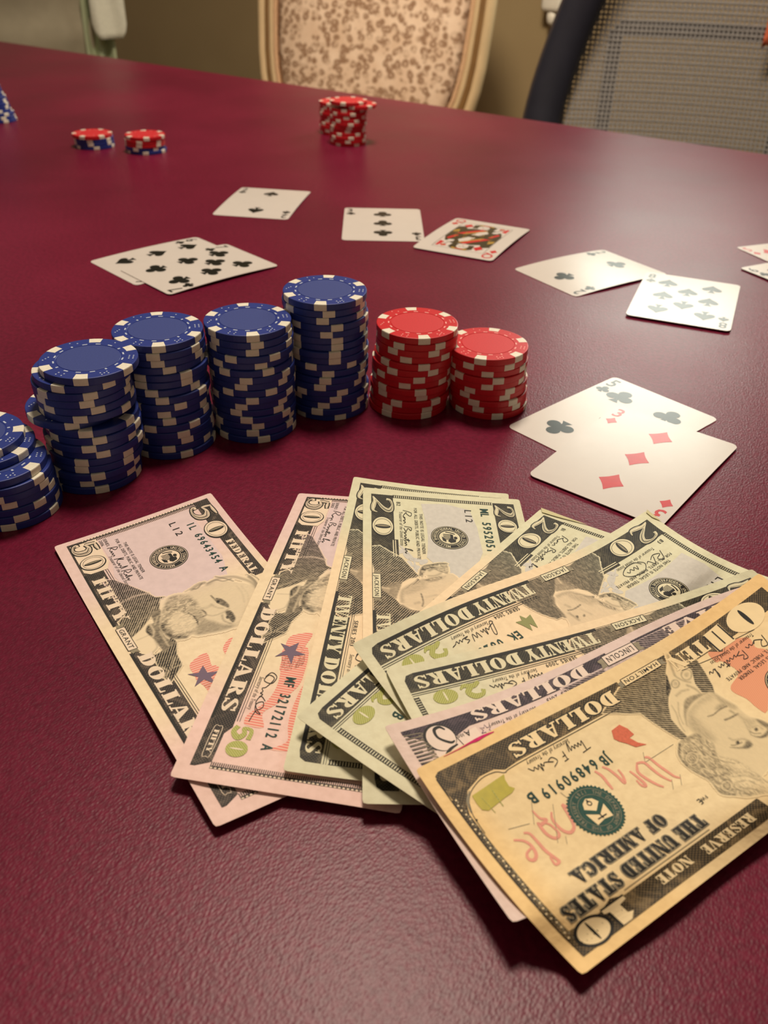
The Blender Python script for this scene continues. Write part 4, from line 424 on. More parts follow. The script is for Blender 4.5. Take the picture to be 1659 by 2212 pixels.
# printed artwork outlines in note millimetres
TR={'p50': [('p',0.8,1,0.25,0,[(29.2,9.1),(31.7,13.2),(38.0,17.0),(45.1,20.9),(49.6,22.6),(51.3,25.8),(51.7,23.7),(53.5,23.2),(58.6,20.5),(57.9,18.3),(60.5,16.5),(64.4,12.2),(67.6,7.1),(62.4,6.9),(56.4,6.6),(54.0,9.8),(48.2,10.1),(38.1,9.8),(31.1,9.6)]),('s',0.45,0,0.4,0.85,[(46.6,10.0),(45.3,14.0),(45.1,17.5),(46.1,21.3)]),('s',0.55,0,0.4,0.5,[(66.2,7.2),(60.6,13.2),(57.3,17.3),(54.9,20.6)]),('p',0.85,1,0.25,0,[(80.4,9.6),(79.8,13.0),(78.9,14.9),(73.9,19.2),(77.4,20.0),(83.5,17.6),(88.0,17.3),(90.1,16.9),(95.0,11.8),(96.5,10.1),(92.4,9.8),(88.0,9.9),(82.9,10.3)]),('s',0.4,0,0.4,0.42,[(87.3,10.9),(90.0,12.6),(84.8,16.5)]),('s',0.4,0,0.4,0.41,[(92.4,9.8),(89.8,13.8),(89.7,16.8)]),('p',0.06,0,0.3,0,[(67.6,7.1),(64.4,12.2),(60.5,16.5),(65.7,16.6),(66.6,13.4),(72.7,14.0),(76.6,13.4),(79.3,10.0),(76.4,7.6),(71.5,6.6)]),('s',0.3,0,0.4,0.5,[(69.4,8.9),(69.1,11.7),(69.0,13.8)]),('s',0.35,0,0.4,0.7,[(72.7,14.0),(76.6,13.4),(78.9,10.6)]),('p',0.04,0,0.3,0,[(52.7,23.1),(52.2,27.2),(53.4,27.1),(56.6,23.3),(60.5,21.0),(57.1,21.7)]),('p',0.75,0,0.35,0,[(57.7,17.9),(57.0,21.5),(60.9,20.6),(66.6,17.9),(72.9,17.6),(77.6,19.3),(78.8,16.9),(80.1,14.4),(72.7,14.0),(67.8,13.0),(65.2,13.5),(63.3,15.1),(63.2,17.1)]),('s',0.35,0,0.4,0.72,[(63.7,15.7),(67.9,15.4),(70.6,14.0)]),('s',0.4,0,0.4,0.62,[(60.8,19.3),(64.6,17.0)]),('s',0.4,0,0.4,0.61,[(68.9,17.0),(74.6,16.9),(78.1,16.8)]),('s',0.92,0,0.4,0.61,[(64.5,14.6),(66.6,13.4),(69.2,14.1)]),('p',0.16,0,0.4,0,[(52.5,27.0),(53.4,31.4),(53.2,35.9),(53.1,41.7),(54.0,46.7),(57.7,50.9),(61.7,54.5),(66.6,55.8),(73.1,50.4),(80.0,44.9),(81.2,42.3),(80.6,37.0),(79.4,31.3),(77.0,26.1),(77.2,23.1),(75.6,20.1),(71.4,18.5),(66.8,18.2),(62.0,20.0),(56.6,23.3)]),('p',0.46,2,1.2,0,[(52.5,27.0),(53.4,31.4),(57.5,34.1),(64.3,33.9),(69.1,33.1),(72.7,29.5),(75.9,26.5),(76.6,22.2),(74.9,19.6),(71.2,18.2),(66.8,18.2),(62.0,20.0),(56.6,23.3)]),('p',0.2,2,1.2,0,[(64.7,21.9),(61.9,25.5),(64.4,28.3),(69.9,29.8),(73.7,28.7),(74.5,25.5),(72.9,22.0),(69.3,21.0)]),('s',0.78,0,1.0,1.74,[(65.9,19.1),(70.0,18.7),(74.4,19.8),(76.7,23.4)]),('s',0.5,0,0.8,2.1,[(62.9,30.6),(68.3,31.8),(72.3,32.2)]),('s',0.85,0,0.25,0.47,[(64.8,29.4),(67.7,30.3),(70.6,30.2),(72.8,29.7)]),('p',0.55,0,1.2,0,[(72.0,30.6),(72.8,34.1),(77.9,37.4),(80.6,42.5),(80.9,36.9),(79.4,31.3),(77.4,26.7)]),('s',0.4,0,1.2,1.59,[(56.7,25.8),(55.6,28.8),(56.0,33.0)]),('s',0.82,0,0.3,0.63,[(65.5,34.0),(67.8,34.5),(69.4,34.1),(69.5,33.1)]),('s',0.45,0,0.5,0.47,[(69.0,34.0),(71.1,36.1),(71.4,39.8),(70.5,42.6)]),('s',0.35,0,0.8,1.16,[(63.4,32.5),(64.9,33.6),(65.4,35.5),(65.4,37.7)]),('p',0.8,0,0.35,0,[(62.3,41.0),(64.0,42.7),(68.4,43.4),(69.9,42.4),(67.4,41.4),(63.8,40.6)]),('s',0.75,0,0.3,0.64,[(60.0,40.1),(62.4,40.3),(65.4,40.7),(68.1,41.8)]),('p',0.9,0,0.25,0,[(65.1,41.4),(65.6,41.0),(65.7,40.6),(65.5,40.3),(65.0,40.1),(64.4,40.3),(63.9,40.6),(63.7,41.1),(63.9,41.4),(64.5,41.5),(65.1,41.4)]),('s',0.4,0,0.6,0.63,[(64.5,38.1),(67.4,39.0),(69.1,40.8)]),('p',0.82,0,0.35,0,[(71.5,40.6),(72.0,42.6),(76.8,42.2),(78.5,40.4),(76.0,40.1)]),('p',0.92,0,0.25,0,[(75.0,40.6),(75.5,40.3),(75.7,39.8),(75.4,39.5),(74.9,39.4),(74.3,39.6),(73.9,39.9),(73.7,40.3),(73.9,40.6),(74.4,40.8),(75.0,40.6)]),('s',0.55,0,0.5,0.62,[(72.6,38.9),(75.9,38.2),(78.9,39.7)]),('s',0.5,0,0.5,1.52,[(52.7,35.6),(51.4,38.4),(51.5,41.0)]),('s',0.75,0,0.3,0.54,[(52.7,36.1),(53.2,37.6),(51.3,40.2)]),('s',0.45,0,0.8,1.42,[(53.2,41.6),(52.3,44.7),(52.4,47.8),(54.2,51.6),(57.2,53.9),(61.0,55.8),(65.2,56.0)]),('s',0.7,0,0.4,0.49,[(52.5,41.9),(52.3,45.2),(54.5,47.4),(54.9,50.4)]),('s',0.7,0,0.4,0.5,[(50.4,46.0),(53.2,48.4),(56.6,50.5)]),('s',0.6,0,0.5,1.21,[(57.5,56.5),(61.1,57.1),(64.6,56.3)]),('s',0.65,0,0.3,0.44,[(55.8,56.4),(58.8,57.3),(64.5,57.3)]),('s',0.65,0,0.3,0.44,[(56.7,57.8),(59.8,58.7),(62.3,58.8)]),('s',0.4,0,0.4,0.54,[(52.6,33.1),(51.8,36.0),(50.6,39.6)]),('s',0.28,0,0.5,0.43,[(60.1,50.3),(65.2,50.2),(70.4,48.6)]),('s',0.26,0,0.5,0.43,[(60.7,51.8),(66.9,51.6),(72.2,49.1)]),('s',0.24,0,1.5,2.09,[(73.2,48.2),(78.2,44.5),(80.3,40.9)])],'p10': [('p',0.78,1,0.25,0,[(90.7,10.9),(85.1,9.2),(78.8,6.8),(72.7,6.0),(63.7,6.6),(56.2,7.3),(59.8,10.1),(64.5,14.3),(68.8,19.3),(72.1,23.3),(72.9,27.4),(73.2,30.5),(75.3,31.0),(76.4,29.0),(77.7,24.1),(78.6,20.4),(79.3,16.8),(82.6,15.2)]),('p',0.84,1,0.25,0,[(52.0,9.6),(46.1,11.6),(47.7,16.5),(49.9,21.5),(52.1,24.2),(53.8,22.6),(55.1,21.3),(54.3,17.9),(51.0,13.7),(51.2,10.9)]),('p',0.92,0,0.3,0,[(59.8,10.1),(59.9,12.0),(62.7,15.2),(66.2,17.0),(68.9,19.2),(65.0,14.7)]),('p',0.1,0,0.3,0,[(53.8,4.1),(52.6,4.4),(53.4,7.7),(52.7,10.0),(52.6,11.4),(51.6,14.1),(53.5,16.5),(54.6,18.1),(55.1,21.3),(59.3,20.3),(65.6,21.9),(67.5,24.5),(71.7,30.0),(72.9,30.0),(72.9,27.4),(72.1,23.3),(68.8,19.3),(62.7,15.2),(59.6,10.3),(56.0,7.8)]),('s',0.5,0,0.5,0.77,[(53.5,5.4),(56.0,9.3),(57.6,12.2)]),('s',0.55,0,0.5,0.58,[(53.4,8.5),(54.7,11.1)]),('s',0.55,0,0.35,0.44,[(52.3,14.8),(53.6,15.5),(54.9,15.6),(55.9,15.0),(56.0,14.0),(55.4,13.0),(54.1,12.4),(52.7,12.3),(51.8,12.9),(51.6,13.8),(52.3,14.8)]),('s',0.6,0,0.35,0.44,[(58.9,15.2),(59.9,15.7),(60.9,15.7),(61.6,15.3),(61.7,14.6),(61.2,13.9),(60.3,13.4),(59.3,13.3),(58.6,13.7),(58.4,14.4),(58.9,15.2)]),('p',0.35,0,0.4,0,[(59.4,14.9),(59.9,15.2),(60.5,15.2),(60.9,15.0),(61.0,14.6),(60.7,14.1),(60.2,13.9),(59.6,13.8),(59.2,14.1),(59.1,14.5),(59.4,14.9)]),('p',0.4,0,0.5,0,[(53.1,14.3),(53.7,14.6),(54.3,14.7),(54.8,14.4),(54.8,14.0),(54.5,13.5),(54.0,13.2),(53.3,13.2),(52.9,13.5),(52.8,13.9),(53.1,14.3)]),('s',0.5,0,0.5,0.64,[(57.6,12.9),(56.7,15.0),(55.2,16.6)]),('s',0.45,0,0.6,0.63,[(63.4,17.9),(60.6,17.6),(58.1,18.3)]),('s',0.45,0,0.4,0.37,[(67.9,19.8),(69.1,22.8),(71.3,26.0),(72.3,28.8)]),('s',0.4,0,0.4,0.37,[(65.0,20.0),(68.4,23.3),(70.4,26.6)]),('p',0.62,0,0.5,0,[(63.3,21.0),(59.8,20.4),(55.2,21.7),(53.1,23.0),(56.5,22.4),(61.7,22.7),(66.3,24.5),(70.0,27.9),(67.5,24.5)]),('s',0.5,0,0.6,0.76,[(57.0,17.0),(55.9,19.2),(55.9,21.2)]),('p',0.17,0,0.4,0,[(53.8,22.6),(52.0,24.1),(51.0,28.0),(50.3,31.3),(50.6,35.3),(49.7,38.0),(48.3,41.3),(48.9,44.6),(53.7,49.4),(61.3,51.8),(70.7,52.8),(69.1,46.0),(71.8,41.0),(70.6,35.2),(69.7,33.5),(70.1,29.0),(68.7,26.9),(65.3,24.4),(60.5,23.1)]),('p',0.42,0,2.0,0,[(68.7,26.9),(64.8,24.6),(65.1,27.2),(65.5,31.1),(66.7,35.8),(69.9,35.3),(69.7,33.5),(70.1,29.0)]),('p',0.36,0,1.5,0,[(60.5,23.1),(53.8,22.6),(52.0,24.1),(54.5,24.9),(58.9,24.4),(63.9,25.2),(65.8,24.8)]),('p',0.45,0,1.0,0,[(52.0,24.1),(51.0,28.0),(50.3,31.3),(51.8,31.5),(53.0,28.6),(53.1,25.8)]),('p',0.5,0,0.8,0,[(57.2,28.3),(54.6,27.6),(52.8,28.4),(53.2,29.4),(55.7,29.1)]),('s',0.85,0,0.3,0.34,[(61.2,28.8),(59.2,29.3),(56.5,29.1),(54.6,29.2),(52.9,29.5)]),('s',0.85,0,0.4,0.55,[(57.8,32.7),(55.9,33.1),(53.7,33.3),(52.6,33.4)]),('s',0.6,0,0.6,0.74,[(53.5,31.4),(53.3,32.5)]),('s',0.5,0,0.4,0.28,[(52.9,33.6),(53.0,35.6),(54.2,37.7),(56.3,41.1)]),('p',0.38,0,1.2,0,[(52.4,33.6),(51.6,36.7),(50.0,38.2),(54.8,39.7),(54.2,38.0)]),('p',0.8,0,0.5,0,[(62.3,42.5),(59.1,41.7),(59.0,43.6),(60.2,44.0),(62.2,43.6),(65.6,40.5)]),('p',0.92,0,0.3,0,[(61.7,40.9),(62.1,41.1),(62.6,41.1),(62.9,40.9),(62.9,40.6),(62.6,40.2),(62.1,40.0),(61.7,40.0),(61.4,40.2),(61.4,40.5),(61.7,40.9)]),('s',0.8,0,0.3,0.33,[(64.5,40.2),(63.6,40.8),(61.1,41.3)]),('s',0.5,0,0.7,0.48,[(62.7,38.2),(62.4,39.3),(59.7,40.6),(58.8,42.3)]),('p',0.78,0,0.5,0,[(56.3,41.1),(54.6,43.1),(51.1,42.9),(48.5,41.5),(49.2,42.7),(52.6,44.3),(55.2,43.5)]),('p',0.7,0,0.6,0,[(49.7,38.0),(48.6,39.9),(48.4,42.4),(50.1,42.8),(50.5,40.4)]),('p',0.92,0,0.3,0,[(52.8,41.0),(53.2,41.2),(53.7,41.2),(53.9,41.0),(53.9,40.7),(53.7,40.3),(53.2,40.1),(52.8,40.1),(52.5,40.3),(52.5,40.7),(52.8,41.0)]),('s',0.75,0,0.3,0.33,[(55.4,40.1),(55.0,41.3),(53.4,42.4)]),('s',0.45,0,0.6,0.42,[(53.4,39.5),(51.6,40.0),(51.5,41.7)]),('p',0.42,2,0.5,0,[(77.0,30.5),(73.4,30.8),(69.9,31.4),(69.5,33.6),(68.5,36.6),(71.3,40.6),(68.1,44.7),(67.9,50.9),(67.8,55.0),(65.2,57.1),(69.4,59.9),(72.0,57.8),(77.8,55.1),(80.1,52.6),(82.7,50.4),(82.3,48.4),(81.2,46.1),(81.2,43.5),(82.0,41.1),(82.6,38.5),(82.3,36.1),(81.0,33.6)]),('p',0.18,2,1.5,0,[(75.1,47.6),(70.4,49.8),(68.4,55.4),(65.7,57.5),(68.8,59.5),(72.4,56.7),(74.2,52.6),(76.6,49.3)]),('p',0.2,2,1.2,0,[(71.8,41.0),(68.7,45.1),(67.9,50.9),(71.3,47.6),(72.7,43.5)]),('s',0.65,0,0.8,1.26,[(73.7,31.3),(70.4,31.9),(70.5,34.1)]),('s',0.78,0,0.5,0.66,[(77.5,31.2),(80.8,33.7),(82.0,36.2),(82.3,38.9),(81.9,41.0),(81.2,43.5)]),('s',0.7,0,0.5,0.58,[(81.1,43.5),(81.2,46.1),(82.0,48.2),(82.2,50.3),(79.8,52.7)]),('s',0.75,0,0.3,0.27,[(76.9,38.0),(78.0,38.6),(79.3,38.9),(80.4,38.8),(81.2,38.4),(81.6,37.6),(81.4,36.7),(80.8,35.8),(79.7,35.1),(78.5,34.7),(77.3,34.7),(76.4,35.2),(75.9,35.9)]),('s',0.7,0,0.3,0.26,[(79.4,38.2),(80.1,38.0),(80.5,37.6),(80.6,37.1),(80.4,36.5),(79.8,36.0),(79.1,35.6),(78.3,35.4),(77.5,35.6),(77.1,35.9),(76.9,36.4),(77.1,37.0),(77.6,37.6)]),('s',0.7,0,0.3,0.27,[(78.1,37.2),(78.8,37.5),(79.5,37.4),(79.7,37.0),(79.4,36.4),(78.7,36.1),(78.0,36.2),(77.8,36.7),(78.1,37.2)]),('s',0.25,0,0.3,0.29,[(77.2,37.8),(78.4,38.4),(79.6,38.6),(80.6,38.3),(81.1,37.6),(81.0,36.7),(80.3,35.9),(79.2,35.3),(77.9,35.1),(76.9,35.4),(76.4,36.0),(76.5,36.9),(77.2,37.8)]),('s',0.22,0,0.3,0.3,[(79.4,34.0),(78.9,33.3),(78.2,32.8),(77.3,32.4),(76.3,32.3),(75.5,32.5),(75.0,32.9),(74.7,33.5),(74.9,34.2)]),('s',0.7,0,0.4,0.36,[(73.7,33.2),(74.1,36.0),(74.6,38.3)]),('s',0.7,0,0.4,0.36,[(73.8,37.7),(73.1,40.2),(72.1,42.4),(69.8,45.1)]),('s',0.7,0,0.4,0.35,[(78.9,40.1),(77.6,42.5),(74.6,43.7),(73.2,45.9)]),('s',0.7,0,0.4,0.35,[(80.4,44.4),(77.7,45.5),(74.2,46.3)]),('s',0.7,0,0.35,0.31,[(78.2,50.7),(79.3,51.0),(80.2,51.0),(81.0,50.6),(81.3,50.0),(81.2,49.2),(80.7,48.5),(79.8,47.9),(78.7,47.5),(77.7,47.5),(76.9,47.8),(76.4,48.3),(76.5,49.1)]),('s',0.7,0,0.35,0.31,[(78.1,49.8),(78.9,50.2),(79.7,50.2),(80.2,49.8),(80.2,49.3),(79.7,48.7),(78.9,48.3),(78.1,48.3),(77.6,48.6),(77.6,49.2),(78.1,49.8)]),('s',0.25,0,0.3,0.28,[(77.7,50.0),(78.9,50.6),(80.0,50.6),(80.7,50.1),(80.7,49.3),(80.0,48.4),(78.9,47.9),(77.8,47.9),(77.1,48.4),(77.0,49.2),(77.7,50.0)]),('s',0.6,0,0.4,0.29,[(74.8,47.9),(71.0,50.2),(69.4,54.6)]),('s',0.55,0,0.4,0.29,[(75.9,49.8),(72.2,51.7),(71.0,56.2)]),('s',0.7,0,0.4,0.3,[(71.2,35.6),(71.5,37.7),(72.3,39.9)]),('s',0.22,0,0.3,0.3,[(72.4,36.0),(72.9,39.5),(71.7,41.5)]),('s',0.55,0,0.4,0.28,[(77.2,52.0),(74.1,53.9),(72.7,56.9)])],'p20': [('p',0.8,1,0.25,0,[(43.0,4.1),(42.4,9.5),(46.4,13.5),(50.3,17.4),(56.5,20.4),(62.1,23.5),(61.3,20.2),(62.1,17.5),(64.1,12.9),(65.6,7.4),(66.9,4.2)]),('p',0.82,1,0.25,0,[(67.5,3.9),(67.0,9.0),(71.3,12.0),(74.1,14.1),(77.0,15.0),(77.3,16.8),(83.9,12.2),(86.1,7.9),(79.8,3.7)]),('p',0.8,1,0.25,0,[(59.5,5.4),(50.8,3.9),(44.4,2.5),(38.8,2.5),(37.6,6.4),(40.9,10.2),(44.5,14.9),(51.8,19.0),(55.2,20.9),(55.3,17.8),(57.5,15.1),(59.3,10.1)]),('p',0.82,1,0.25,0,[(87.8,5.5),(81.3,4.0),(73.9,4.1),(67.8,5.3),(62.9,6.1),(65.2,8.7),(68.7,11.4),(72.9,13.7),(74.8,16.0),(75.1,19.4),(76.1,22.6),(80.1,22.6),(83.8,18.2),(85.5,15.2),(87.2,11.2),(89.4,8.1)]),('p',0.6,0,0.4,0,[(63.3,6.4),(61.5,8.7),(59.2,13.8),(67.3,12.4),(68.7,11.4)]),('s',0.3,0,0.5,0.83,[(62.9,7.1),(63.4,9.4)]),('s',0.8,0,0.4,0.46,[(62.2,7.9),(60.9,11.5),(59.2,13.8)]),('p',0.05,0,0.3,0,[(70.6,12.6),(67.3,12.4),(59.3,14.3),(56.6,17.1),(55.5,20.7),(58.7,18.8),(63.4,14.6),(68.4,13.5)]),('p',0.2,0,0.4,0,[(72.9,15.2),(70.7,14.1),(64.5,14.6),(59.5,19.5),(57.1,23.0),(52.7,30.8),(53.7,34.5),(62.7,37.4),(75.6,33.0),(79.0,28.6),(77.2,25.8),(75.6,21.7),(74.2,18.2)]),('s',0.5,0,1.0,1.27,[(70.5,13.9),(64.3,14.4),(60.1,18.2),(57.2,22.1)]),('s',0.7,0,0.6,1.36,[(72.7,13.8),(75.2,16.8),(75.9,20.6),(76.5,22.9)]),('p',0.4,0,1.5,0,[(64.5,14.6),(60.5,18.5),(57.8,22.6),(61.5,23.0),(64.6,19.3),(66.5,16.4)]),('s',0.8,0,0.3,0.5,[(72.5,21.0),(70.2,21.5),(67.3,21.3),(65.4,21.0)]),('s',0.45,0,0.7,1.09,[(71.0,18.6),(70.4,19.9)]),('p',0.88,0,0.3,0,[(71.4,25.3),(71.9,25.6),(72.4,25.7),(72.8,25.5),(72.8,25.1),(72.5,24.7),(72.0,24.4),(71.5,24.4),(71.1,24.5),(71.1,24.9),(71.4,25.3)]),('p',0.85,0,0.3,0,[(68.3,25.9),(68.8,26.2),(69.2,26.3),(69.5,26.1),(69.5,25.8),(69.3,25.5),(68.8,25.3),(68.4,25.2),(68.1,25.3),(68.1,25.6),(68.3,25.9)]),('s',0.5,0,0.7,1.17,[(73.2,22.3),(72.9,24.3),(72.7,26.3)]),('s',0.35,0,0.8,0.73,[(67.2,22.9),(66.1,25.1),(65.6,26.5)]),('p',0.6,2,0.4,0,[(55.9,21.9),(53.3,21.6),(49.0,22.5),(47.9,25.2),(46.4,29.2),(46.3,31.7),(52.5,31.5),(50.3,28.0),(50.0,25.1),(52.8,23.0)]),('s',0.8,0,0.4,0.73,[(54.5,21.2),(51.2,21.7),(48.6,23.1),(47.5,25.8),(46.4,29.2),(46.3,31.7)]),('p',0.14,0,0.4,0,[(54.4,22.4),(51.0,23.7),(50.3,26.2),(51.6,29.0),(53.0,27.6),(53.9,24.7)]),('s',0.6,0,0.5,1.01,[(51.2,24.8),(49.9,26.8),(51.6,29.6)]),('s',0.5,0,0.6,0.91,[(54.5,24.4),(54.0,27.0),(52.6,29.0)]),('p',0.5,2,0.8,0,[(56.9,22.5),(55.6,24.4),(54.1,30.5),(56.7,28.4),(58.1,24.2)]),('p',0.4,2,0.6,0,[(48.2,26.3),(46.9,31.4),(52.5,31.5)])],'we': [[(144.2,29.4),(142.0,30.9),(141.1,33.0),(141.7,35.7),(143.4,36.7),(144.4,35.6),(143.6,34.2),(141.2,33.6)],[(140.3,29.2),(139.0,30.2),(138.8,33.0),(138.8,36.1),(138.1,39.3),(137.9,40.6),(139.4,40.7),(139.0,38.3)],[(133.5,25.2),(133.2,28.1),(131.9,29.4),(134.3,29.8),(134.7,29.1),(135.0,32.6),(133.8,34.9),(131.9,34.4),(132.1,31.1),(133.8,29.2)],[(129.0,28.3),(130.4,30.3),(130.4,33.9),(128.9,35.8),(126.6,34.8),(125.4,31.3),(124.8,28.1)],[(124.6,28.0),(123.6,30.0),(122.1,29.5)],[(121.7,30.6),(121.9,34.4),(124.3,35.3),(124.4,32.9)],[(121.6,35.5),(121.5,38.4),(120.3,39.7),(119.4,38.3)],[(91.0,29.0),(89.9,29.7),(89.6,32.7),(89.0,36.6),(88.6,38.5),(87.6,39.7)],[(94.9,29.2),(92.6,30.2),(92.3,33.2),(91.9,36.3),(90.8,39.1)],[(95.0,29.5),(96.8,31.6),(96.5,34.5),(95.4,37.7),(94.4,39.3)],[(98.8,30.1),(98.4,32.3),(98.3,35.2),(98.8,36.2),(99.6,35.4),(99.5,33.4)],[(105.0,24.8),(103.9,26.5),(103.4,29.4),(103.3,32.2),(101.9,30.3),(101.4,27.9)],[(108.1,24.8),(107.4,27.1),(107.8,30.2),(108.0,32.0)]],'wethin': [[(131.9,23.2),(136.0,28.8)],[(143.3,26.2),(136.9,27.9)],[(126.9,26.7),(134.2,36.3)],[(122.3,25.0),(121.5,28.4)],[(130.9,35.9),(132.3,37.9)],[(89.9,27.4),(92.3,30.4)],[(86.7,38.8),(89.5,41.7)],[(90.3,38.7),(92.8,41.4)],[(92.4,30.3),(79.3,30.2)]],'torch': [(88.8,16.6),(87.5,18.9),(87.3,21.4),(89.6,21.6),(88.6,24.1),(86.6,26.0),(90.4,25.0),(92.0,22.6),(93.5,21.0),(94.3,19.5),(92.7,17.0)],'gold10': [(145.9,13.5),(133.1,12.6),(134.0,14.1),(134.3,16.2),(133.2,17.5),(134.8,18.2),(137.7,18.4),(144.5,19.2),(146.0,18.2),(146.2,16.1)],'red10': [(40.2,11.3),(33.7,11.9),(24.5,15.0),(25.6,19.3),(24.0,21.4),(23.9,23.3),(28.0,26.2),(43.7,37.9),(45.6,35.6),(45.2,31.2),(46.4,27.0),(44.9,24.8),(38.4,22.7),(39.4,16.6),(41.3,15.8)],'star': [(93.8,22.7),(97.9,22.5),(99.3,26.2),(100.5,22.6),(104.7,22.7),(100.4,20.3),(102.0,16.4),(98.4,19.2),(95.2,16.7),(96.4,20.1)],'star2': [(97.3,24.4),(101.1,24.9),(102.5,27.9),(104.0,24.8),(107.9,24.3),(104.5,22.1),(105.9,18.1),(102.5,20.4),(99.0,18.0),(100.0,21.6)],'flagA': [[(92.2,18.7),(89.7,20.9),(88.4,26.2),(95.7,25.1),(99.6,26.1),(104.7,26.2),(108.2,20.1),(103.3,19.1),(98.0,18.6)],[(88.8,32.1),(86.0,35.4),(86.3,39.0),(91.0,37.7),(94.0,31.8),(91.6,31.3)]],'flag2': [[(97.2,18.5),(95.8,26.2),(108.6,27.8),(114.9,26.9),(122.4,22.8),(127.4,19.3),(133.0,21.1),(133.0,15.7),(131.1,14.6),(128.1,15.3),(121.6,19.4),(113.8,20.6),(105.3,19.5)],[(140.9,25.1),(137.1,29.4),(131.2,28.2),(125.0,27.7),(115.4,28.3),(111.3,29.8),(118.3,32.5),(127.3,30.9),(139.2,32.2)]]}
# ------------------------------------------------------------------ the room: floor, back wall, baseboard
N_ = Vector((.565, .825, 0)).normalized()      # across the table, away from the viewer
T_ = Vector((N_.y, -N_.x, 0))                  # along the table, to the right
ANG = math.atan2(T_.y, T_.x)
WALL = 2.02

def frame_empty(name, n, t, z, rz=0):
    p = N_ * n + T_ * t
    return empty(name, (p.x, p.y, z), ANG + rz)

bm = bmesh.new()
box(bm, -3.2, 2.4, -1.0, WALL + .1, -.05, 0)
fl = bm_obj('floor', bm, M['floor'])
fl.rotation_euler = (0, 0, ANG)
fl['kind'] = 'structure'
bm = bmesh.new()
box(bm, -3.2, 2.4, WALL, WALL + .1, 0, 2.6)
wl = bm_obj('wall_back', bm, M['wall'])
wl.rotation_euler = (0, 0, ANG)
wl['kind'] = 'structure'
bm = bmesh.new()
box(bm, -3.2, 2.4, WALL - .016, WALL, 0, .11, .004)
bb = bm_obj('baseboard_back', bm, M['trim'])
bb.rotation_euler = (0, 0, ANG)
bb['kind'] = 'structure'

# ------------------------------------------------------------------ the table (its top covered with maroon leather)
tb = frame_empty('card_table', 0, 0, 0)
tag(tb, 'large table covered in grained maroon leather under the cards and notes', 'table')
bm = bmesh.new()
box(bm, -1.85, .80, -.10, 1.072, TOP - .035, TOP, .008)
bm_obj('table_top', bm, M['leather'], tb)
bm = bmesh.new()
for a in ((-1.77, .72, -.02, .0), (-1.77, .72, .97, .99)):
    box(bm, a[0], a[1], a[2], a[3], TOP - .13, TOP - .035)
for a in ((-1.77, -1.75), (.70, .72)):
    box(bm, a[0], a[1], .0, .97, TOP - .13, TOP - .035)
bm_obj('apron', bm, M['darkwood'], tb)
for x in (-1.72, .67):
    for y in (.03, .94):
        bm = bmesh.new()
        tube(bm, [Vector((x, y, z)) for z in (0, .08, .3, .55, TOP - .035)], [.024, .022, .028, .036, .04], 14)
        bm_obj('leg', bm, M['darkwood'], tb, True)

# ------------------------------------------------------------------ leopard-print dining chair
def ring_pts(cx, hw0, hw1, z0, z1, y, n=48, p=3.2):
    """rounded back outline, narrower at the bottom"""
    out = []
    for i in range(n):
        a = 2 * math.pi * i / n
        ca, sa = math.cos(a), math.sin(a)
        sx = math.copysign(abs(ca) ** (2 / p), ca)
        sz = math.copysign(abs(sa) ** (2 / p), sa)
        z = (z0 + z1) / 2 + sz * (z1 - z0) / 2
        f = (z - z0) / (z1 - z0)
        out.append(Vector((cx + sx * (hw0 + (hw1 - hw0) * f), y + .10 * (f - .3), z)))
    return out

ch = empty('upholstered_chair', (-.057, 1.965, 0), math.radians(-20))
tag(ch, 'cream framed dining chair with a leopard print upholstered back', 'chair')
o_ = ring_pts(0, .226, .248, .52, 1.06, 0)
bm = bmesh.new()
tube(bm, o_, .011, 10, True, 1.0, 1.6, Vector((0, 1, 0)))
bm_obj('back_frame', bm, M['chairframe'], ch, True)
bm = bmesh.new()
tube(bm, ring_pts(0, .213, .235, .533, 1.047, -.008), .007, 8, True)
bm_obj('gilt_groove', bm, M['gilt'], ch, True)
bm = bmesh.new()
tube(bm, ring_pts(0, .203, .225, .543, 1.037, -.010), .0065, 8, True)
bm_obj('inner_molding', bm, M['chairframe'], ch, True)
bm = bmesh.new()
tube(bm, ring_pts(0, .194, .216, .552, 1.028, -.012), .005, 8, True)
bm_obj('welt', bm, M['welt'], ch, True)
bm = bmesh.new()                                             # padded panel, front and back
P0 = ring_pts(0, .192, .214, .554, 1.026, -.010)
for sgn in (-1, 1):
    rows = []
    for k, (s, d) in enumerate(((1, 0), (.9, .012), (.7, .022), (.4, .028), (.0, .03))):
        cz, cx0 = .79, 0
        if s == 0:
            rows.append([bm.verts.new(Vector((0, sgn * d + .10 * (.47 - .3), cz)))])
        else:
            rows.append([bm.verts.new(Vector((p.x * s, p.y + sgn * d + (cz - p.z) * (1 - s) * .2, cz + (p.z - cz) * s))) for p in P0])
    for A, B in zip(rows[:-2], rows[1:-1]):
        for i in range(48):
            f = (A[i], A[(i + 1) % 48], B[(i + 1) % 48], B[i])
            bm.faces.new(f if sgn < 0 else f[::-1])
    for i in range(48):
        f = (rows[-2][i], rows[-2][(i + 1) % 48], rows[-1][0])
        bm.faces.new(f if sgn < 0 else f[::-1])
bmesh.ops.remove_doubles(bm, verts=bm.verts, dist=1e-5)
bm_obj('back_panel', bm, M['leopard'], ch, True)
bm = bmesh.new()
box(bm, -.235, .235, -.46, -.015, .40, .47, .03)
bm_obj('seat', bm, M['leopard'], ch, True)
bm = bmesh.new()
box(bm, -.24, .24, -.465, -.01, .34, .40, .008)
bm_obj('seat_rail', bm, M['chairframe'], ch)
for x, y in ((-.205, -.43), (.205, -.43)):
    bm = bmesh.new()
    tube(bm, [Vector((x, y, z)) for z in (0, .1, .25, .36)], [.013, .015, .019, .024], 12)
    bm_obj('leg', bm, M['chairframe'], ch, True)
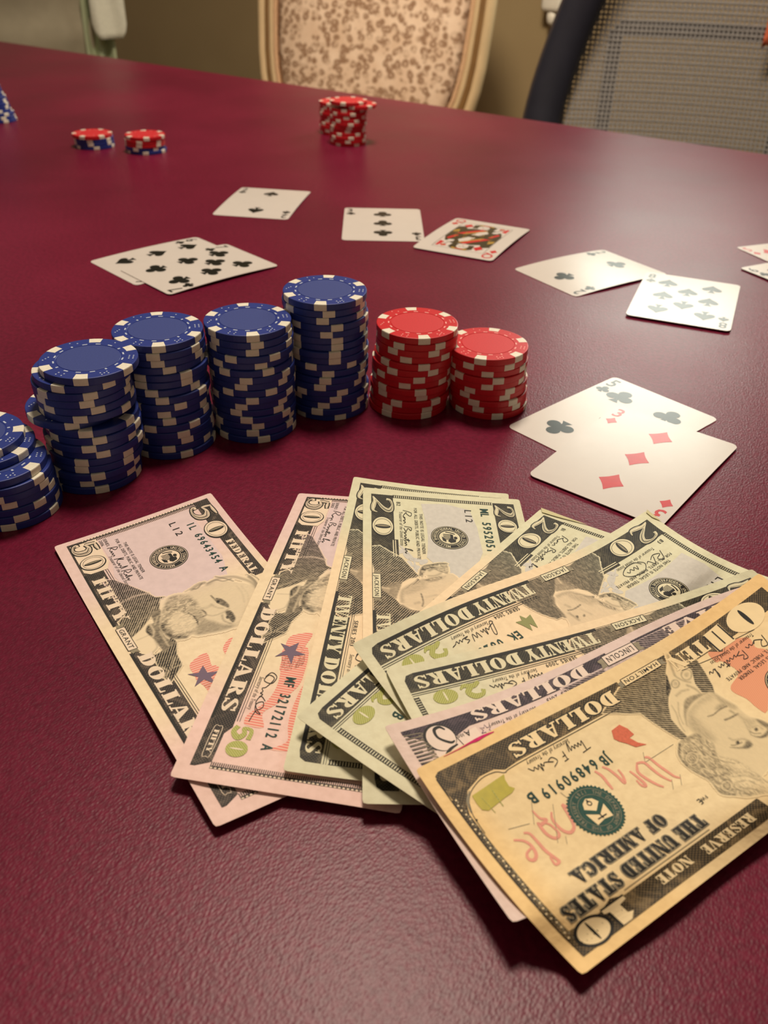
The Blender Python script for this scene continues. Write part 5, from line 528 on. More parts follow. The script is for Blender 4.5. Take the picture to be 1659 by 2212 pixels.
for x in (-.185, .185):
    bm = bmesh.new()
    tube(bm, [Vector((x * 1.05, .07, 0)), Vector((x, .0, .2)), Vector((x, -.02, .40)), Vector((x, -.012, .56))], [.014, .017, .019, .017], 12)
    bm_obj('leg', bm, M['chairframe'], ch, True)

# ------------------------------------------------------------------ black mesh office chair
mc = empty('office_chair', (.478, 1.545, 0), math.radians(-14))
tag(mc, 'office chair with dark curved frame and grey mesh back at right', 'chair')
def hw(z):                                                    # half width of the back by height
    f = max(0.0, (z - .66) / .32)
    return .262 - .095 * f ** 1.5 if z > .66 else .262 - .05 * ((.66 - z) / .12) ** 2
def back_y(x, z):
    return -.05 * (x / .26) ** 2 + .10 * (z - .6) + .03 * math.sin((z - .5) * 6)
zs = [.54 + .50 * i / 22 for i in range(23)]
loop = [Vector((-hw(z) + .024, back_y(.25, z), z)) for z in zs] + [Vector((hw(z) - .024, back_y(.25, z), z)) for z in reversed(zs)]
bm = bmesh.new()
tube(bm, loop, .032, 10, True, 1.0, .55, Vector((0, 1, 0)))
bm_obj('back_frame', bm, M['navyframe'], mc, True)
bm = bmesh.new()                                              # woven mesh: real threads with real gaps
def strand(pts, w):
    prev = None
    for i, p in enumerate(pts):
        d = (pts[min(i + 1, len(pts) - 1)] - pts[max(i - 1, 0)]).normalized()
        s = d.cross(Vector((0, 1, 0))).normalized() * w
        q = Vector((0, .0006, 0))
        ring = [bm.verts.new(p + s), bm.verts.new(p - q), bm.verts.new(p - s), bm.verts.new(p + q)]
        if prev:
            for k in range(4):
                bm.faces.new((prev[k], prev[(k + 1) % 4], ring[(k + 1) % 4], ring[k]))
        prev = ring
z = .55
row = 0
while z < 1.03:
    h_ = hw(z) - .036
    strand([Vector((h_ * (k / 10 - 1), back_y(h_ * (k / 10 - 1), z) + (.0005 if row % 2 else -.0005), z)) for k in range(21)], .0019)
    z += .0072
    row += 1
x = -.225
while x < .226:
    zz = [q for q in [.55 + .48 * i / 20 for i in range(21)] if abs(x) < hw(q) - .036]
    if len(zz) > 2:
        strand([Vector((x, back_y(x, q), q)) for q in zz], .0018)
    x += .0070
mf = bm_obj('mesh_fabric', bm, M['meshthread'], mc)
mf['kind'] = 'stuff'
mf['label'] = 'grey woven mesh panel'
bm = bmesh.new()                                              # lumbar frame seen through the mesh
lz0, lz1, lx = .56, .812, .140
lp = [Vector((-lx, back_y(lx, lz0) + .03, lz0)), Vector((-lx, back_y(lx, .7) + .03, .70)), Vector((-lx, back_y(lx, lz1) + .03, lz1 - .012)), Vector((-lx + .012, back_y(lx, lz1) + .03, lz1))]
lp += [Vector((-p.x, p.y, p.z)) for p in reversed(lp)]
tube(bm, lp, .012, 8, False, 1, .8)
bm_obj('lumbar_frame', bm, M['lumbar'], mc, True)
bm = bmesh.new()
tube(bm, [Vector((0, -.22, .40)), Vector((0, .03, .40)), Vector((0, .07, .5)), Vector((0, .072, .55)), Vector((0, .07, .575))], [.03, .03, .03, .026, .02], 10, False, 1.4, .6, Vector((1, 0, 0)))
bm_obj('back_support', bm, M['lumbar'], mc, True)
bm = bmesh.new()
box(bm, -.25, .25, -.36, .02, .43, .50, .03)
bm_obj('seat', bm, M['seatfabric'], mc, True)
bm = bmesh.new()
tube(bm, [Vector((0, -.18, z)) for z in (.10, .25, .26, .43)], [.03, .03, .022, .022], 14)
bm_obj('gas_column', bm, M['navyframe'], mc, True)
for k in range(5):
    a = 2 * math.pi * k / 5 + .3
    bm = bmesh.new()
    tube(bm, [Vector((0, -.18, .12)), Vector((.15 * math.cos(a), -.18 + .15 * math.sin(a), .10)), Vector((.29 * math.cos(a), -.18 + .29 * math.sin(a), .075))], [.026, .022, .016], 10, False, 1, .7, Vector((0, 0, 1)))
    lg = bm_obj('leg', bm, M['navyframe'], mc, True)
    bm = bmesh.new()
    tube(bm, [Vector((.29 * math.cos(a) - .012 * math.sin(a) * s, -.18 + .29 * math.sin(a) + .012 * math.cos(a) * s, .028)) for s in (-1, 1)], .028, 14)
    bm_obj('caster', bm, M['navyframe'], lg, True)

# ------------------------------------------------------------------ orange cloth hanging over the mesh chair's right side
bm = bmesh.new()
nx, nz = 10, 40
g = [[None] * (nz + 1) for _ in range(nx + 1)]
for i in range(nx + 1):
    for j in range(nz + 1):
        s = j / nz
        x = .083 + .068 * i / nx + .004 * math.sin(s * 7)
        # front flap, over the top rail, back flap
        if s < .48:
            z, y = .797 + .006 * math.sin(i * 1.3) + (1.055 - .797) * s / .48, -.034
        elif s < .58:
            a = math.pi * (s - .48) / .10
            z, y = 1.055 + .034 * math.sin(a), -.034 * math.cos(a)
        else:
            z, y = 1.055 - .20 * (s - .58) / .42, .034
        y += back_y(x, z) + .005 * math.sin(i * 1.2 + z * 9) * (-1 if s < .5 else 1) * min(1, abs(s - .53) * 6)
        g[i][j] = bm.verts.new((x, y, z))
for i in range(nx):
    for j in range(nz):
        bm.faces.new((g[i][j], g[i + 1][j], g[i + 1][j + 1], g[i][j + 1]))
oc = bm_obj('orange_scarf', bm, M['orange'], None, True)
sm = oc.modifiers.new('thickness', 'SOLIDIFY')
sm.thickness = .004
oc.location = mc.location
oc.rotation_euler = (0, 0, math.radians(-14))
tag(oc, 'orange cloth hanging over the mesh chair back at the right frame edge', 'cloth')

# ------------------------------------------------------------------ white slipcovered chair at far left
wc = empty('slipcovered_chair', (-.90, 2.31, 0), math.radians(18))
tag(wc, 'chair at far left under an off white slipcover with hanging folds', 'chair')
def fold_sheet(name, x0, x1, z0, z1, y0, thick, mat, folds, amp, bulge=.0, nx=40, nz=30, horiz=0):
    bm = bmesh.new()
    F, B = [], []
    for i in range(nx + 1):
        fr, bk = [], []
        for j in range(nz + 1):
            u, v = i / nx, j / nz
            ex = math.sin(math.pi * min(1, max(0, u)))
            r = (1 - min(1, 4 * min(u, 1 - u) * 1.4) ** .5) * .03
            x = x0 + (x1 - x0) * u
            z = z0 + (z1 - z0) * v + r * (1 if v < .5 else -1) * abs(2 * v - 1) ** 6
            d = amp * (math.sin(u * folds * 2 * math.pi + 1.2 * math.sin(v * 3)) * (1 - horiz) + horiz * math.sin(v * folds * 2 * math.pi + math.sin(u * 4) * .8)) + bulge * ex
            fr.append(bm.verts.new((x, y0 - thick / 2 - d, z)))
            bk.append(bm.verts.new((x, y0 + thick / 2, z)))
        F.append(fr)
        B.append(bk)
    for i in range(nx):
        for j in range(nz):
            bm.faces.new((F[i][j], F[i + 1][j], F[i + 1][j + 1], F[i][j + 1]))
            bm.faces.new((B[i][j], B[i][j + 1], B[i + 1][j + 1], B[i + 1][j]))
    for i in range(nx):
        bm.faces.new((F[i][0], B[i][0], B[i + 1][0], F[i + 1][0]))
        bm.faces.new((F[i][nz], F[i + 1][nz], B[i + 1][nz], B[i][nz]))
    for j in range(nz):
        bm.faces.new((F[0][j], F[0][j + 1], B[0][j + 1], B[0][j]))
        bm.faces.new((F[nx][j], B[nx][j], B[nx][j + 1], F[nx][j + 1]))
    return bm_obj(name, bm, mat, wc, True)
fold_sheet('back_cover', -.26, .20, .44, 1.02, 0, .07, M['whitecloth'], 5, .006, .02, horiz=1)
fold_sheet('towel', .185, .262, .70, 1.00, -.06, .03, M['whitetowel'], 1.2, .008, .012, 20, 24)
fold_sheet('lining_fold', .165, .232, .45, .80, -.035, .02, M['greencloth'], 2.2, .010, .0, 24, 16)
bm = bmesh.new()
box(bm, -.25, .22, -.44, -.06, .40, .47, .025)
bm_obj('seat_cover', bm, M['whitecloth'], wc, True)
for x in (-.22, .19):
    for y in (-.40, -.02):
        bm = bmesh.new()
        tube(bm, [Vector((x, y, z)) for z in (0, .2, .42)], [.014, .017, .02], 10)
        bm_obj('leg', bm, M['darkwood'], wc, True)

# ------------------------------------------------------------------ white wall plug beside the mesh chair
pp = N_ * (WALL - .001) + T_ * (-.925)
wp = empty('wall_plug', (.345, 2.2115, .795), ANG)
tag(wp, 'small white plug-in unit on the olive wall beside the mesh chair', 'plug')
bm = bmesh.new()
box(bm, -.020, .030, -.040, 0, -.008, .062, .010)
bm_obj('plug_body', bm, M['whiteplastic'], wp, True)
bm = bmesh.new()
tube(bm, [Vector((.004, -.020, -.004)), Vector((.006, -.022, -.026)), Vector((.006, -.022, -.034))], [.014, .013, .007], 12, False, 1, 1, Vector((0, 1, 0)))
bm_obj('cord_end', bm, M['whiteplastic'], wp, True)

# ------------------------------------------------------------------ poker chips
R, HT = 19.9, 3.33                                             # mm
def ring_lathe(bm, prof, seg):
    rows = []
    for r, z in prof:
        if r < 1e-6:
            rows.append([bm.verts.new((0, 0, z * .001))])
        else:
            rows.append([bm.verts.new((r * math.cos(2 * math.pi * k / seg) * .001, r * math.sin(2 * math.pi * k / seg) * .001, z * .001)) for k in range(seg)])
    for A, B in zip(rows[:-1], rows[1:]):
        for k in range(seg):
            a, b = A[k % len(A)], A[(k + 1) % len(A)]
            c, d = B[(k + 1) % len(B)], B[k % len(B)]
            f = [a, b, c, d]
            f = [q for i, q in enumerate(f) if q not in f[:i]]
            if len(f) > 2:
                bm.faces.new(f)

def chip_body(mat):
    bm = bmesh.new()
    ring_lathe(bm, [(0, 0.02), (R - .5, 0.02), (R - .12, .12), (R, .45), (R, HT - .47), (R - .12, HT - .14), (R - .45, HT - .04), (13.3, HT - .04), (13.15, HT - .22), (12.95, HT - .22), (12.8, HT - .05), (0, HT - .05)], 72)
    me = bpy.data.meshes.new('chip_body')
    bm.normal_update()
    bm.to_mesh(me)
    bm.free()
    me.materials.append(mat)
    return me

def spot_mesh():
    bm = bmesh.new()
    a = math.radians(8.3)
    n = 5
    prof = [(15.7, HT - .10), (15.7, HT - .005), (R - .42, HT - .005), (R - .09, HT - .11), (R + .05, HT - .45), (R + .05, .43), (R - .08, .10), (R - .5, .04)]
    rows = [[bm.verts.new((r * math.cos(-a + 2 * a * k / n) * .001, r * math.sin(-a + 2 * a * k / n) * .001, z * .001)) for k in range(n + 1)] for r, z in prof]
    for A, B in zip(rows[:-1], rows[1:]):
        for k in range(n):
            bm.faces.new((A[k], B[k], B[k + 1], A[k + 1]))
    bm.faces.new([r[0] for r in rows][::-1])
    bm.faces.new([r[-1] for r in rows])
    me = bpy.data.meshes.new('edge_spot')
    bm.normal_update()
    bm.to_mesh(me)
    bm.free()
    me.materials.append(M['spot'])
    return me

def flat_quads(name, quads, mat):
    bm = bmesh.new()
    for q in quads:
        bot = [bm.verts.new((x * .001, y * .001, (HT - .06) * .001)) for x, y in q]
        tp = [bm.verts.new((x * .001, y * .001, (HT - .01) * .001)) for x, y in q]
        bm.faces.new(tp)
        for i in range(len(q)):
            j = (i + 1) % len(q)
            bm.faces.new((bot[i], bot[j], tp[j], tp[i]))
    me = bpy.data.meshes.new(name)
    bm.normal_update()
    bm.to_mesh(me)
    bm.free()
    me.materials.append(mat)
    return me

def pol(r, a):
    return (r * math.cos(math.radians(a)), r * math.sin(math.radians(a)))

def top_print(mat_mark, mat_label):
    out = []
    bm = bmesh.new()
    ring_lathe(bm, [(12.7, HT - .06), (12.6, HT - .02), (0, HT - .02)], 48)
    me = bpy.data.meshes.new('label_disc')
    bm.normal_update()
    bm.to_mesh(me)
    bm.free()
    me.materials.append(mat_label)
    out.append(me)
    q = []
    for k in range(16):
        a = k * 22.5 + 8
        h = 1.6 if k % 4 == 0 else 4.2
        t = .55 if k % 4 == 0 else .32
        q.append([pol(14.0 - t, a - h), pol(14.0 + t, a - h), pol(14.0 + t, a + h), pol(14.0 - t, a + h)])
    out.append(flat_quads('dashed_ring', q, mat_mark))
    pips = {1: [(0, 0)], 2: [(-1, -1), (1, 1)], 3: [(-1, -1), (0, 0), (1, 1)], 4: [(-1, -1), (1, -1), (-1, 1), (1, 1)],
            5: [(-1, -1), (1, -1), (-1, 1), (1, 1), (0, 0)], 6: [(-1, -1), (1, -1), (-1, 1), (1, 1), (-1, 0), (1, 0)]}
    for n_ in range(6):
        q = []
        a = 30 + 60 * n_
        cx, cy = pol(17.2, a)
        ca, sa = math.cos(math.radians(a)), math.sin(math.radians(a))
        for px, py in pips[n_ + 1]:
            x, y = px * .85, py * 1.35
            X, Y = cx + x * ca - y * sa, cy + x * sa + y * ca
            q.append([(X + .34 * math.cos(t * math.pi / 4), Y + .34 * math.sin(t * math.pi / 4)) for t in range(8)])
        out.append(flat_quads('dice_mark', q, mat_mark))
    return out

BODY = {'b': chip_body(M['blue']), 'r': chip_body(M['red'])}
SPOT = spot_mesh()
PRINT = {'b': top_print(M['chipmark'], M['bluelabel']), 'r': top_print(M['redmark'], M['redlabel'])}
ORD = ['', 'second', 'third', 'fourth', 'fifth', 'sixth', 'seventh', 'eighth', 'ninth', 'tenth', 'eleventh', 'twelfth', 'thirteenth',
       'fourteenth', 'fifteenth', 'sixteenth', 'seventeenth', 'eighteenth', 'nineteenth', 'twentieth']
STK = {'A': ('b', 'the tall blue stack nearest the left edge', 'blue chips of the first tall stack'),
       'B': ('b', 'the second tall blue stack from left', 'blue chips of the second tall stack'),
       'C': ('b', 'the third tall blue stack from left', 'blue chips of the third tall stack'),
       'D': ('b', 'the tallest blue stack, beside the red', 'blue chips of the tallest stack'),
       'R1': ('r', 'the taller near red stack', 'red chips of the taller near stack'),
       'R2': ('r', 'the shorter near red stack', 'red chips of the shorter near stack'),
       'E': ('b', 'the low near blue pile cut by the frame', 'blue chips of the low near pile'),
       'F1': ('r', 'the far red column in front', 'red chips of the far front column'),
       'F2': ('r', 'the far red column behind', 'red chips of the far rear column'),
       'G1': ('rbbb', 'the left one of two tiny far stacks', 'chips of the left tiny far stack'),
       'G2': ('rrrbb', 'the right one of two tiny far stacks', 'chips of the right tiny far stack'),
       'H1': ('b', 'the far blue stack at the frame edge', 'blue chips of the far left stack')}
for key, rows in CH.items():
    cols, where, grp = STK[key]
    n_ = len(rows)
    for i, (x, y, z, a) in enumerate(rows):
        if key == 'F1' and i == 1:
            x += 10
        col = cols[min(i, len(cols) - 1)]
        e = bpy.data.objects.new('poker_chip', None)
        C.objects.link(e)
        e.location = (x * .001, y * .001, TOP + z * .001)
        e.rotation_euler = (0, 0, math.radians(a))
        pos = 'top chip of' if i == 0 else ('bottom chip of' if i == n_ - 1 else ORD[i] + ' chip from top in')
        tag(e, ('blue ' if col == 'b' else 'red ') + pos + ' ' + where, 'poker chip', grp)
        link('chip_body', BODY[col], e)
        for k in range(6):
            s = link('edge_spot', SPOT, e)
            s.rotation_euler = (0, 0, math.radians(60 * k))
        if i == 0 or (key == 'A' and i in (1, 6)) or (key == 'E' and i < 3):
            for me in PRINT[col]:
                pm = link(me.name.split('.')[0], me, e)
                if me.name.startswith('d'):
                    pm['kind'] = 'stuff'
# ------------------------------------------------------------------ drawing engine: flat print as thin ink geometry in millimetres
_char = {}
def char_mesh(ch, bold):
    k = (ch, bold)
    if k not in _char:
        cu = bpy.data.curves.new('glyph', 'FONT')
        cu.body = ch
        cu.size = 1.0
        cu.resolution_u = 2
        cu.offset = bold
        o = bpy.data.objects.new('glyph', cu)
        me = bpy.data.meshes.new_from_object(o)
        V = np.array([(v.co.x, v.co.y) for v in me.vertices], float).reshape(-1, 2)
        me.calc_loop_triangles()
        F = [tuple(t.vertices) for t in me.loop_triangles]
        bpy.data.objects.remove(o)
        bpy.data.curves.remove(cu)
        bpy.data.meshes.remove(me)
        if len(V):
            V[:, 0] -= V[:, 0].min()
        _char[k] = (V, F, float(V[:, 0].max()) if len(V) else .3)
    return _char[k]

def smooth(pts, n=6, closed=False):
    """Catmull-Rom through points of any dimension"""
    P = [np.array(p, float) for p in pts]
    if len(P) < 3:
        return [P[0] + (P[-1] - P[0]) * i / n for i in range(n + 1)]
    out = []
    m_ = len(P)
    for i in range(m_ if closed else m_ - 1):
        p0 = P[(i - 1) % m_] if closed or i > 0 else P[0]
        p1, p2 = P[i], P[(i + 1) % m_]
        p3 = P[(i + 2) % m_] if closed or i + 2 < m_ else P[-1]
        for k in range(n):
            t = k / n
            out.append(.5 * (2 * p1 + (p2 - p0) * t + (2 * p0 - 5 * p1 + 4 * p2 - p3) * t * t + (3 * p1 - p0 - 3 * p2 + p3) * t ** 3))
    if not closed:
        out.append(P[-1])
    return out

class Print:
    """collects triangles per (part, material); coordinates are mm on the sheet"""
    SPLIT = ('border', 'background_tint', 'lettering', 'numeral', 'serial_number', 'legal_text', 'series_text', 'signature', 'red_script', 'gold_numeral')
    def __init__(s, den=''):
        s.d = {}
        s.den = den
        s.hold = None
        s.n = 0
    def tri(s, part, mat, V, F, layer):
        if mat == 'cream':
            mat = 'cream' + s.den
        if s.hold is not None:
            part = part + '#' + s.hold
        elif part in s.SPLIT:                                   # each separate piece of print becomes its own part
            s.n += 1
            part = part + '#' + str(s.n)
        s.d.setdefault(part, []).append((mat, np.asarray(V, float), [tuple(f) for f in F], layer))
    def poly(s, part, mat, pts, layer=2):
        pts = [(float(p[0]), float(p[1])) for p in pts]
        F = tessellate_polygon([[Vector((x, y, 0)) for x, y in pts]])
        s.tri(part, mat, pts, F, layer)
    def rect(s, part, mat, x0, y0, x1, y1, layer=2):
        s.tri(part, mat, [(x0, y0), (x1, y0), (x1, y1), (x0, y1)], [(0, 1, 2), (0, 2, 3)], layer)
    def ell(s, part, mat, cx, cy, rx, ry, layer=2, n=32, rot=0):
        ca, sa = math.cos(rot), math.sin(rot)
        V = [(cx, cy)] + [(cx + rx * math.cos(t) * ca - ry * math.sin(t) * sa, cy + rx * math.cos(t) * sa + ry * math.sin(t) * ca) for t in (2 * math.pi * k / n for k in range(n))]
        s.tri(part, mat, V, [(0, 1 + k, 1 + (k + 1) % n) for k in range(n)], layer)
    def ring(s, part, mat, cx, cy, r0, r1, layer=2, n=40, a0=0, a1=360, ky=1.0):
        V, F = [], []
        for k in range(n + 1):
            t = math.radians(a0 + (a1 - a0) * k / n)
            V += [(cx + r0 * math.cos(t), cy + r0 * math.sin(t) * ky), (cx + r1 * math.cos(t), cy + r1 * math.sin(t) * ky)]
        for k in range(n):
            F += [(2 * k, 2 * k + 1, 2 * k + 3), (2 * k, 2 * k + 3, 2 * k + 2)]
        s.tri(part, mat, V, F, layer)
    def brush(s, part, mat, pts, w=.3, layer=3, n=6, sm=True, closed=False):
        """stroke; points (x, y) or (x, y, width)"""
        pts = [tuple(p) + ((w,) if len(p) == 2 else ()) for p in pts]
        P = smooth(pts, n, closed) if sm else [np.array(p, float) for p in pts]
        if closed:
            P.append(P[0])
        V, F = [], []
        for i, p in enumerate(P):
            d = P[min(i + 1, len(P) - 1)][:2] - P[max(i - 1, 0)][:2]
            L_ = np.hypot(*d) or 1
            nx, ny = -d[1] / L_ * p[2] / 2, d[0] / L_ * p[2] / 2
            V += [(p[0] + nx, p[1] + ny), (p[0] - nx, p[1] - ny)]
        for i in range(len(P) - 1):
            F += [(2 * i, 2 * i + 1, 2 * i + 3), (2 * i, 2 * i + 3, 2 * i + 2)]
        s.tri(part, mat, V, F, layer)
    def text(s, part, mat, txt, x, y, h, layer=3, sp=.16, sx=1.0, bold=0.0, w=None, rot=0.0, shear=0.0, mono=0):
        """sans lettering, baseline at x, y, capital height h; w fits the run to a width"""
        own = s.hold is None
        if own:
            s.hold = txt + '%.1f' % y
        run, cx = [], 0.0
        for ch in txt:
            if ch == ' ':
                cx += mono or .45
                continue
            V, F, adv = char_mesh(ch, bold)
            ox = cx + ((mono - adv) / 2 if mono else 0)
            run.append((V + np.array([ox, 0]), F))
            cx += mono if mono else adv + sp
        k = h / .73
        kx = k * sx
        if w:
            kx = w / max(.01, cx - (0 if mono else sp))
        ca, sa = math.cos(rot), math.sin(rot)
        for V, F in run:
            X, Y = V[:, 0] * kx + V[:, 1] * k * shear, V[:, 1] * k
            s.tri(part, mat, np.stack([x + X * ca - Y * sa, y + X * sa + Y * ca], -1), F, layer)
        if own:
            s.hold = None
    def arc_text(s, part, mat, txt, cx, cy, r, h, a_mid, span, layer=3, inward=False, bold=.01):
        n = len(txt)
        for i, ch in enumerate(txt):
            if ch == ' ':
                continue
            f = (i + .5) / n - .5
            a = a_mid + (span * f if inward else -span * f)
            V, F, adv = char_mesh(ch, bold)
            k = h / .73
            X, Y = (V[:, 0] - adv / 2) * k * .9, V[:, 1] * k - h / 2
            t = math.radians(a) + (math.pi / 2 if inward else -math.pi / 2)
            ca, sa = math.cos(t), math.sin(t)
            px, py = cx + r * math.cos(math.radians(a)), cy + r * math.sin(math.radians(a))
            s.tri(part, mat, np.stack([px + X * ca - Y * sa, py + X * sa + Y * ca], -1), F, layer)
    def build(s, parent, place, maxe=1.7, labels=None):
        """place(uv (n,2), offset mm (n,)) -> xyz mm; one mesh per part"""
        for part, items in s.d.items():
            V, F, O, MI, mats = [], [], [], [], []
            for mat, v, f, layer in items:
                if mat not in mats:
                    mats.append(mat)
                v, f = split_long(v, f, maxe)
                b = len(V)
                V += v
                O += [(.06 + .04 * layer)] * len(v)
                F += [(a + b, c_ + b, d + b) for a, c_, d in f]
                MI += [mats.index(mat)] * len(f)
            uv = np.array(V)
            # consistent winding (face up)
            Fa = np.array(F)
            A, B, D = uv[Fa[:, 0]], uv[Fa[:, 1]], uv[Fa[:, 2]]
            cr = (B[:, 0] - A[:, 0]) * (D[:, 1] - A[:, 1]) - (B[:, 1] - A[:, 1]) * (D[:, 0] - A[:, 0])
            ok = np.abs(cr) > 1e-7
            fl = cr < 0
            Fa[fl] = Fa[fl][:, ::-1]
            Fa = Fa[ok]
            X = place(uv, np.array(O)) * .001
            nm = part.split('#')[0]
            me = np_mesh(nm, X, Fa.tolist(), uv)
            for mt in mats:
                me.materials.append(M[mt])
            me.polygons.foreach_set('material_index', np.array(MI)[ok].astype(np.int32))
            o = link(nm, me, parent)
            if nm in ('end_border', 'legal_text', 'serial_number', 'series_text', 'red_script', 'signature', 'lettering'):
                o['kind'] = 'stuff'

def split_long(v, f, maxe):
    V = [tuple(p) for p in v]
    out, st, cache = [], list(f), {}
    m2 = maxe * maxe
    while st:
        a, b, c_ = st.pop()
        e = [((V[p][0] - V[q][0]) ** 2 + (V[p][1] - V[q][1]) ** 2, p, q, r) for p, q, r in ((a, b, c_), (b, c_, a), (c_, a, b))]
        L_, p, q, r = max(e)
        if L_ <= m2:
            out.append((a, b, c_))
            continue
        k = (min(p, q), max(p, q))
        if k not in cache:
            cache[k] = len(V)
            V.append(((V[p][0] + V[q][0]) / 2, (V[p][1] + V[q][1]) / 2))
        mid = cache[k]
        st += [(p, mid, r), (mid, q, r)]
    return V, out

# ------------------------------------------------------------------ playing cards
CW, CHT = 63.5, 88.9
def suit_shape(pr, part, mat, suit, cx, cy, size, flip=False, layer=1, rot=0.0):
    sg = -1 if flip else 1
    ca, sa = math.cos(rot), math.sin(rot)
    def tr(x, y):
        x, y = x * size * sg, y * size * sg
        return (cx + x * ca - y * sa, cy + x * sa + y * ca)
    def circle(x, y, rx, ry):
        X, Y = tr(x, y)
        pr.ell(part, mat, X, Y, rx * size, ry * size, layer, 20, rot)
    if suit == 'd':
        pts = []
        for (ax, ay), (bx, by) in (((0, .54), (.42, 0)), ((.42, 0), (0, -.54)), ((0, -.54), (-.42, 0)), ((-.42, 0), (0, .54))):
            for t in (0, .25, .5, .75):
                k = 1 - .10 * math.sin(math.pi * t)
                pts.append(tr((ax + (bx - ax) * t) * k, (ay + (by - ay) * t) * k))
        X, Y = tr(0, 0)
        n_ = len(pts)
        pr.tri(part, mat, [(X, Y)] + pts, [(0, 1 + i, 1 + (i + 1) % n_) for i in range(n_)], layer)
    elif suit == 'c':
        circle(0, .27, .245, .245)
        circle(-.27, -.11, .245, .245)
        circle(.27, -.11, .245, .245)
        pr.poly(part, mat, [tr(-.10, .12), tr(.10, .12), tr(.14, -.08), tr(-.14, -.08)], layer)
        pr.poly(part, mat, [tr(-.055, 0), tr(.055, 0), tr(.09, -.34), tr(.20, -.52), tr(-.20, -.52), tr(-.09, -.34)], layer)
    elif suit == 's':
        half = smooth([(0, .54), (.13, .36), (.34, .14), (.45, -.06), (.38, -.24), (.20, -.27), (.05, -.15)], 4)
        pts = [tr(p[0], p[1]) for p in half] + [tr(-p[0], p[1]) for p in half[::-1][:-1]]
        pr.poly(part, mat, pts, layer)
        pr.poly(part, mat, [tr(-.055, -.1), tr(.055, -.1), tr(.09, -.36), tr(.20, -.52), tr(-.20, -.52), tr(-.09, -.36)], layer)

LAY = {'2': [(0, 1, 0), (0, -1, 1)], '3': [(0, 1, 0), (0, 0, 0), (0, -1, 1)], '5': [(-1, 1, 0), (1, 1, 0), (0, 0, 0), (-1, -1, 1), (1, -1, 1)],
       '6': [(-1, 1, 0), (1, 1, 0), (-1, 0, 0), (1, 0, 0), (-1, -1, 1), (1, -1, 1)],
       '7': [(-1, 1, 0), (1, 1, 0), (-1, 0, 0), (1, 0, 0), (-1, -1, 1), (1, -1, 1), (0, .5, 0)],
       '8': [(-1, 1, 0), (1, 1, 0), (-1, 0, 0), (1, 0, 0), (-1, -1, 1), (1, -1, 1), (0, .5, 0), (0, -.5, 1)]}

def court(pr):
    """double-headed queen: half figure drawn once, then turned about the centre"""
    pr.brush('frame_line', 'cardolive', [(-20.5, -33.5), (20.5, -33.5), (20.5, 33.5), (-20.5, 33.5)], .35, 1, 1, False, True)
    pr.brush('frame_line', 'cardolive', [(20.5, 33.5), (-20.5, 33.5), (-20.5, -33.5)], .35, 1, 1, False)
    for sg in (1, -1):
        t = lambda L_: [(x * sg, y * sg) for x, y in L_]
        P_ = lambda mt, L_, ly: pr.poly('queen_figure', mt, t(L_), ly)
        B_ = lambda mt, L_, w_, ly: pr.brush('queen_figure', mt, t(L_), w_, ly)
        P_('cardolive', [(-20, 0), (20, 0), (20, 8), (17, 17), (10, 22), (4, 21), (-6, 20), (-15, 16), (-20, 9)], 1)      # robe
        P_('cardred', [(-15, 2), (-10, 2), (4, 19), (0, 20)], 2)                                                        # sash
        P_('cardyellow', [(-10, 2), (-7.5, 2), (6, 18.5), (4, 19)], 2)
        P_('cardred', [(11, 2), (14, 2), (17.5, 12), (15, 14)], 2)
        P_('cardolive', [(-20, 8), (-12, 17), (-14, 24), (-20, 20)], 1)
        P_('card', [(-3, 3), (3, 3), (8, 12), (5, 17), (0, 12)], 2)
        P_('cardyellow', [(-19, 4), (-15, 8), (-16, 13), (-19.6, 9)], 2)
        for k in range(5):
            B_('cardyellow', [(-16 + k * 7, 1.2), (-14.5 + k * 7, 5), (-16 + k * 7, 8)], .5, 3)
        P_('cardolive', [(-9, 21), (-10, 30), (-6, 33), (5, 33), (9, 30), (8, 20), (4, 22), (-5, 22)], 1)                 # hair
        pr.ell('queen_figure', 'card', -1 * sg, 25.5 * sg, 4.6, 5.6, 2, 24)                                             # face
        P_('cardyellow', [(-7, 30), (-6, 33.2), (5, 33.2), (6, 30), (0, 31)], 2)                                        # crown
        P_('cardred', [(-4, 31.2), (-3, 32.8), (2, 32.8), (3, 31.2)], 3)
        B_('cardblack', [(-3.4, 26.6), (-2.6, 27), (-1.8, 26.6)], .45, 3)
        B_('cardblack', [(0, 26.6), (.8, 27), (1.6, 26.6)], .45, 3)
        B_('cardblack', [(-.9, 26), (-1.2, 24.4), (-.6, 24.2)], .3, 3)
        B_('cardred', [(-2, 22.6), (-.9, 22.3), (.2, 22.6)], .5, 3)
        P_('card', [(10, 14), (14, 15), (15, 19), (12, 21), (9.5, 18)], 2)                                              # hand and flower
        B_('cardolive', [(12, 20), (13, 24), (13.5, 27)], .5, 2)
        pr.ell('queen_figure', 'cardred', 13.5 * sg, 28.5 * sg, 2.4, 2.0, 2, 14)
        pr.ell('queen_figure', 'cardyellow', 13.5 * sg, 28.5 * sg, .9, .8, 3, 10)
        P_('cardred', [(15, 22), (19, 20), (19, 31), (17, 31)], 1)

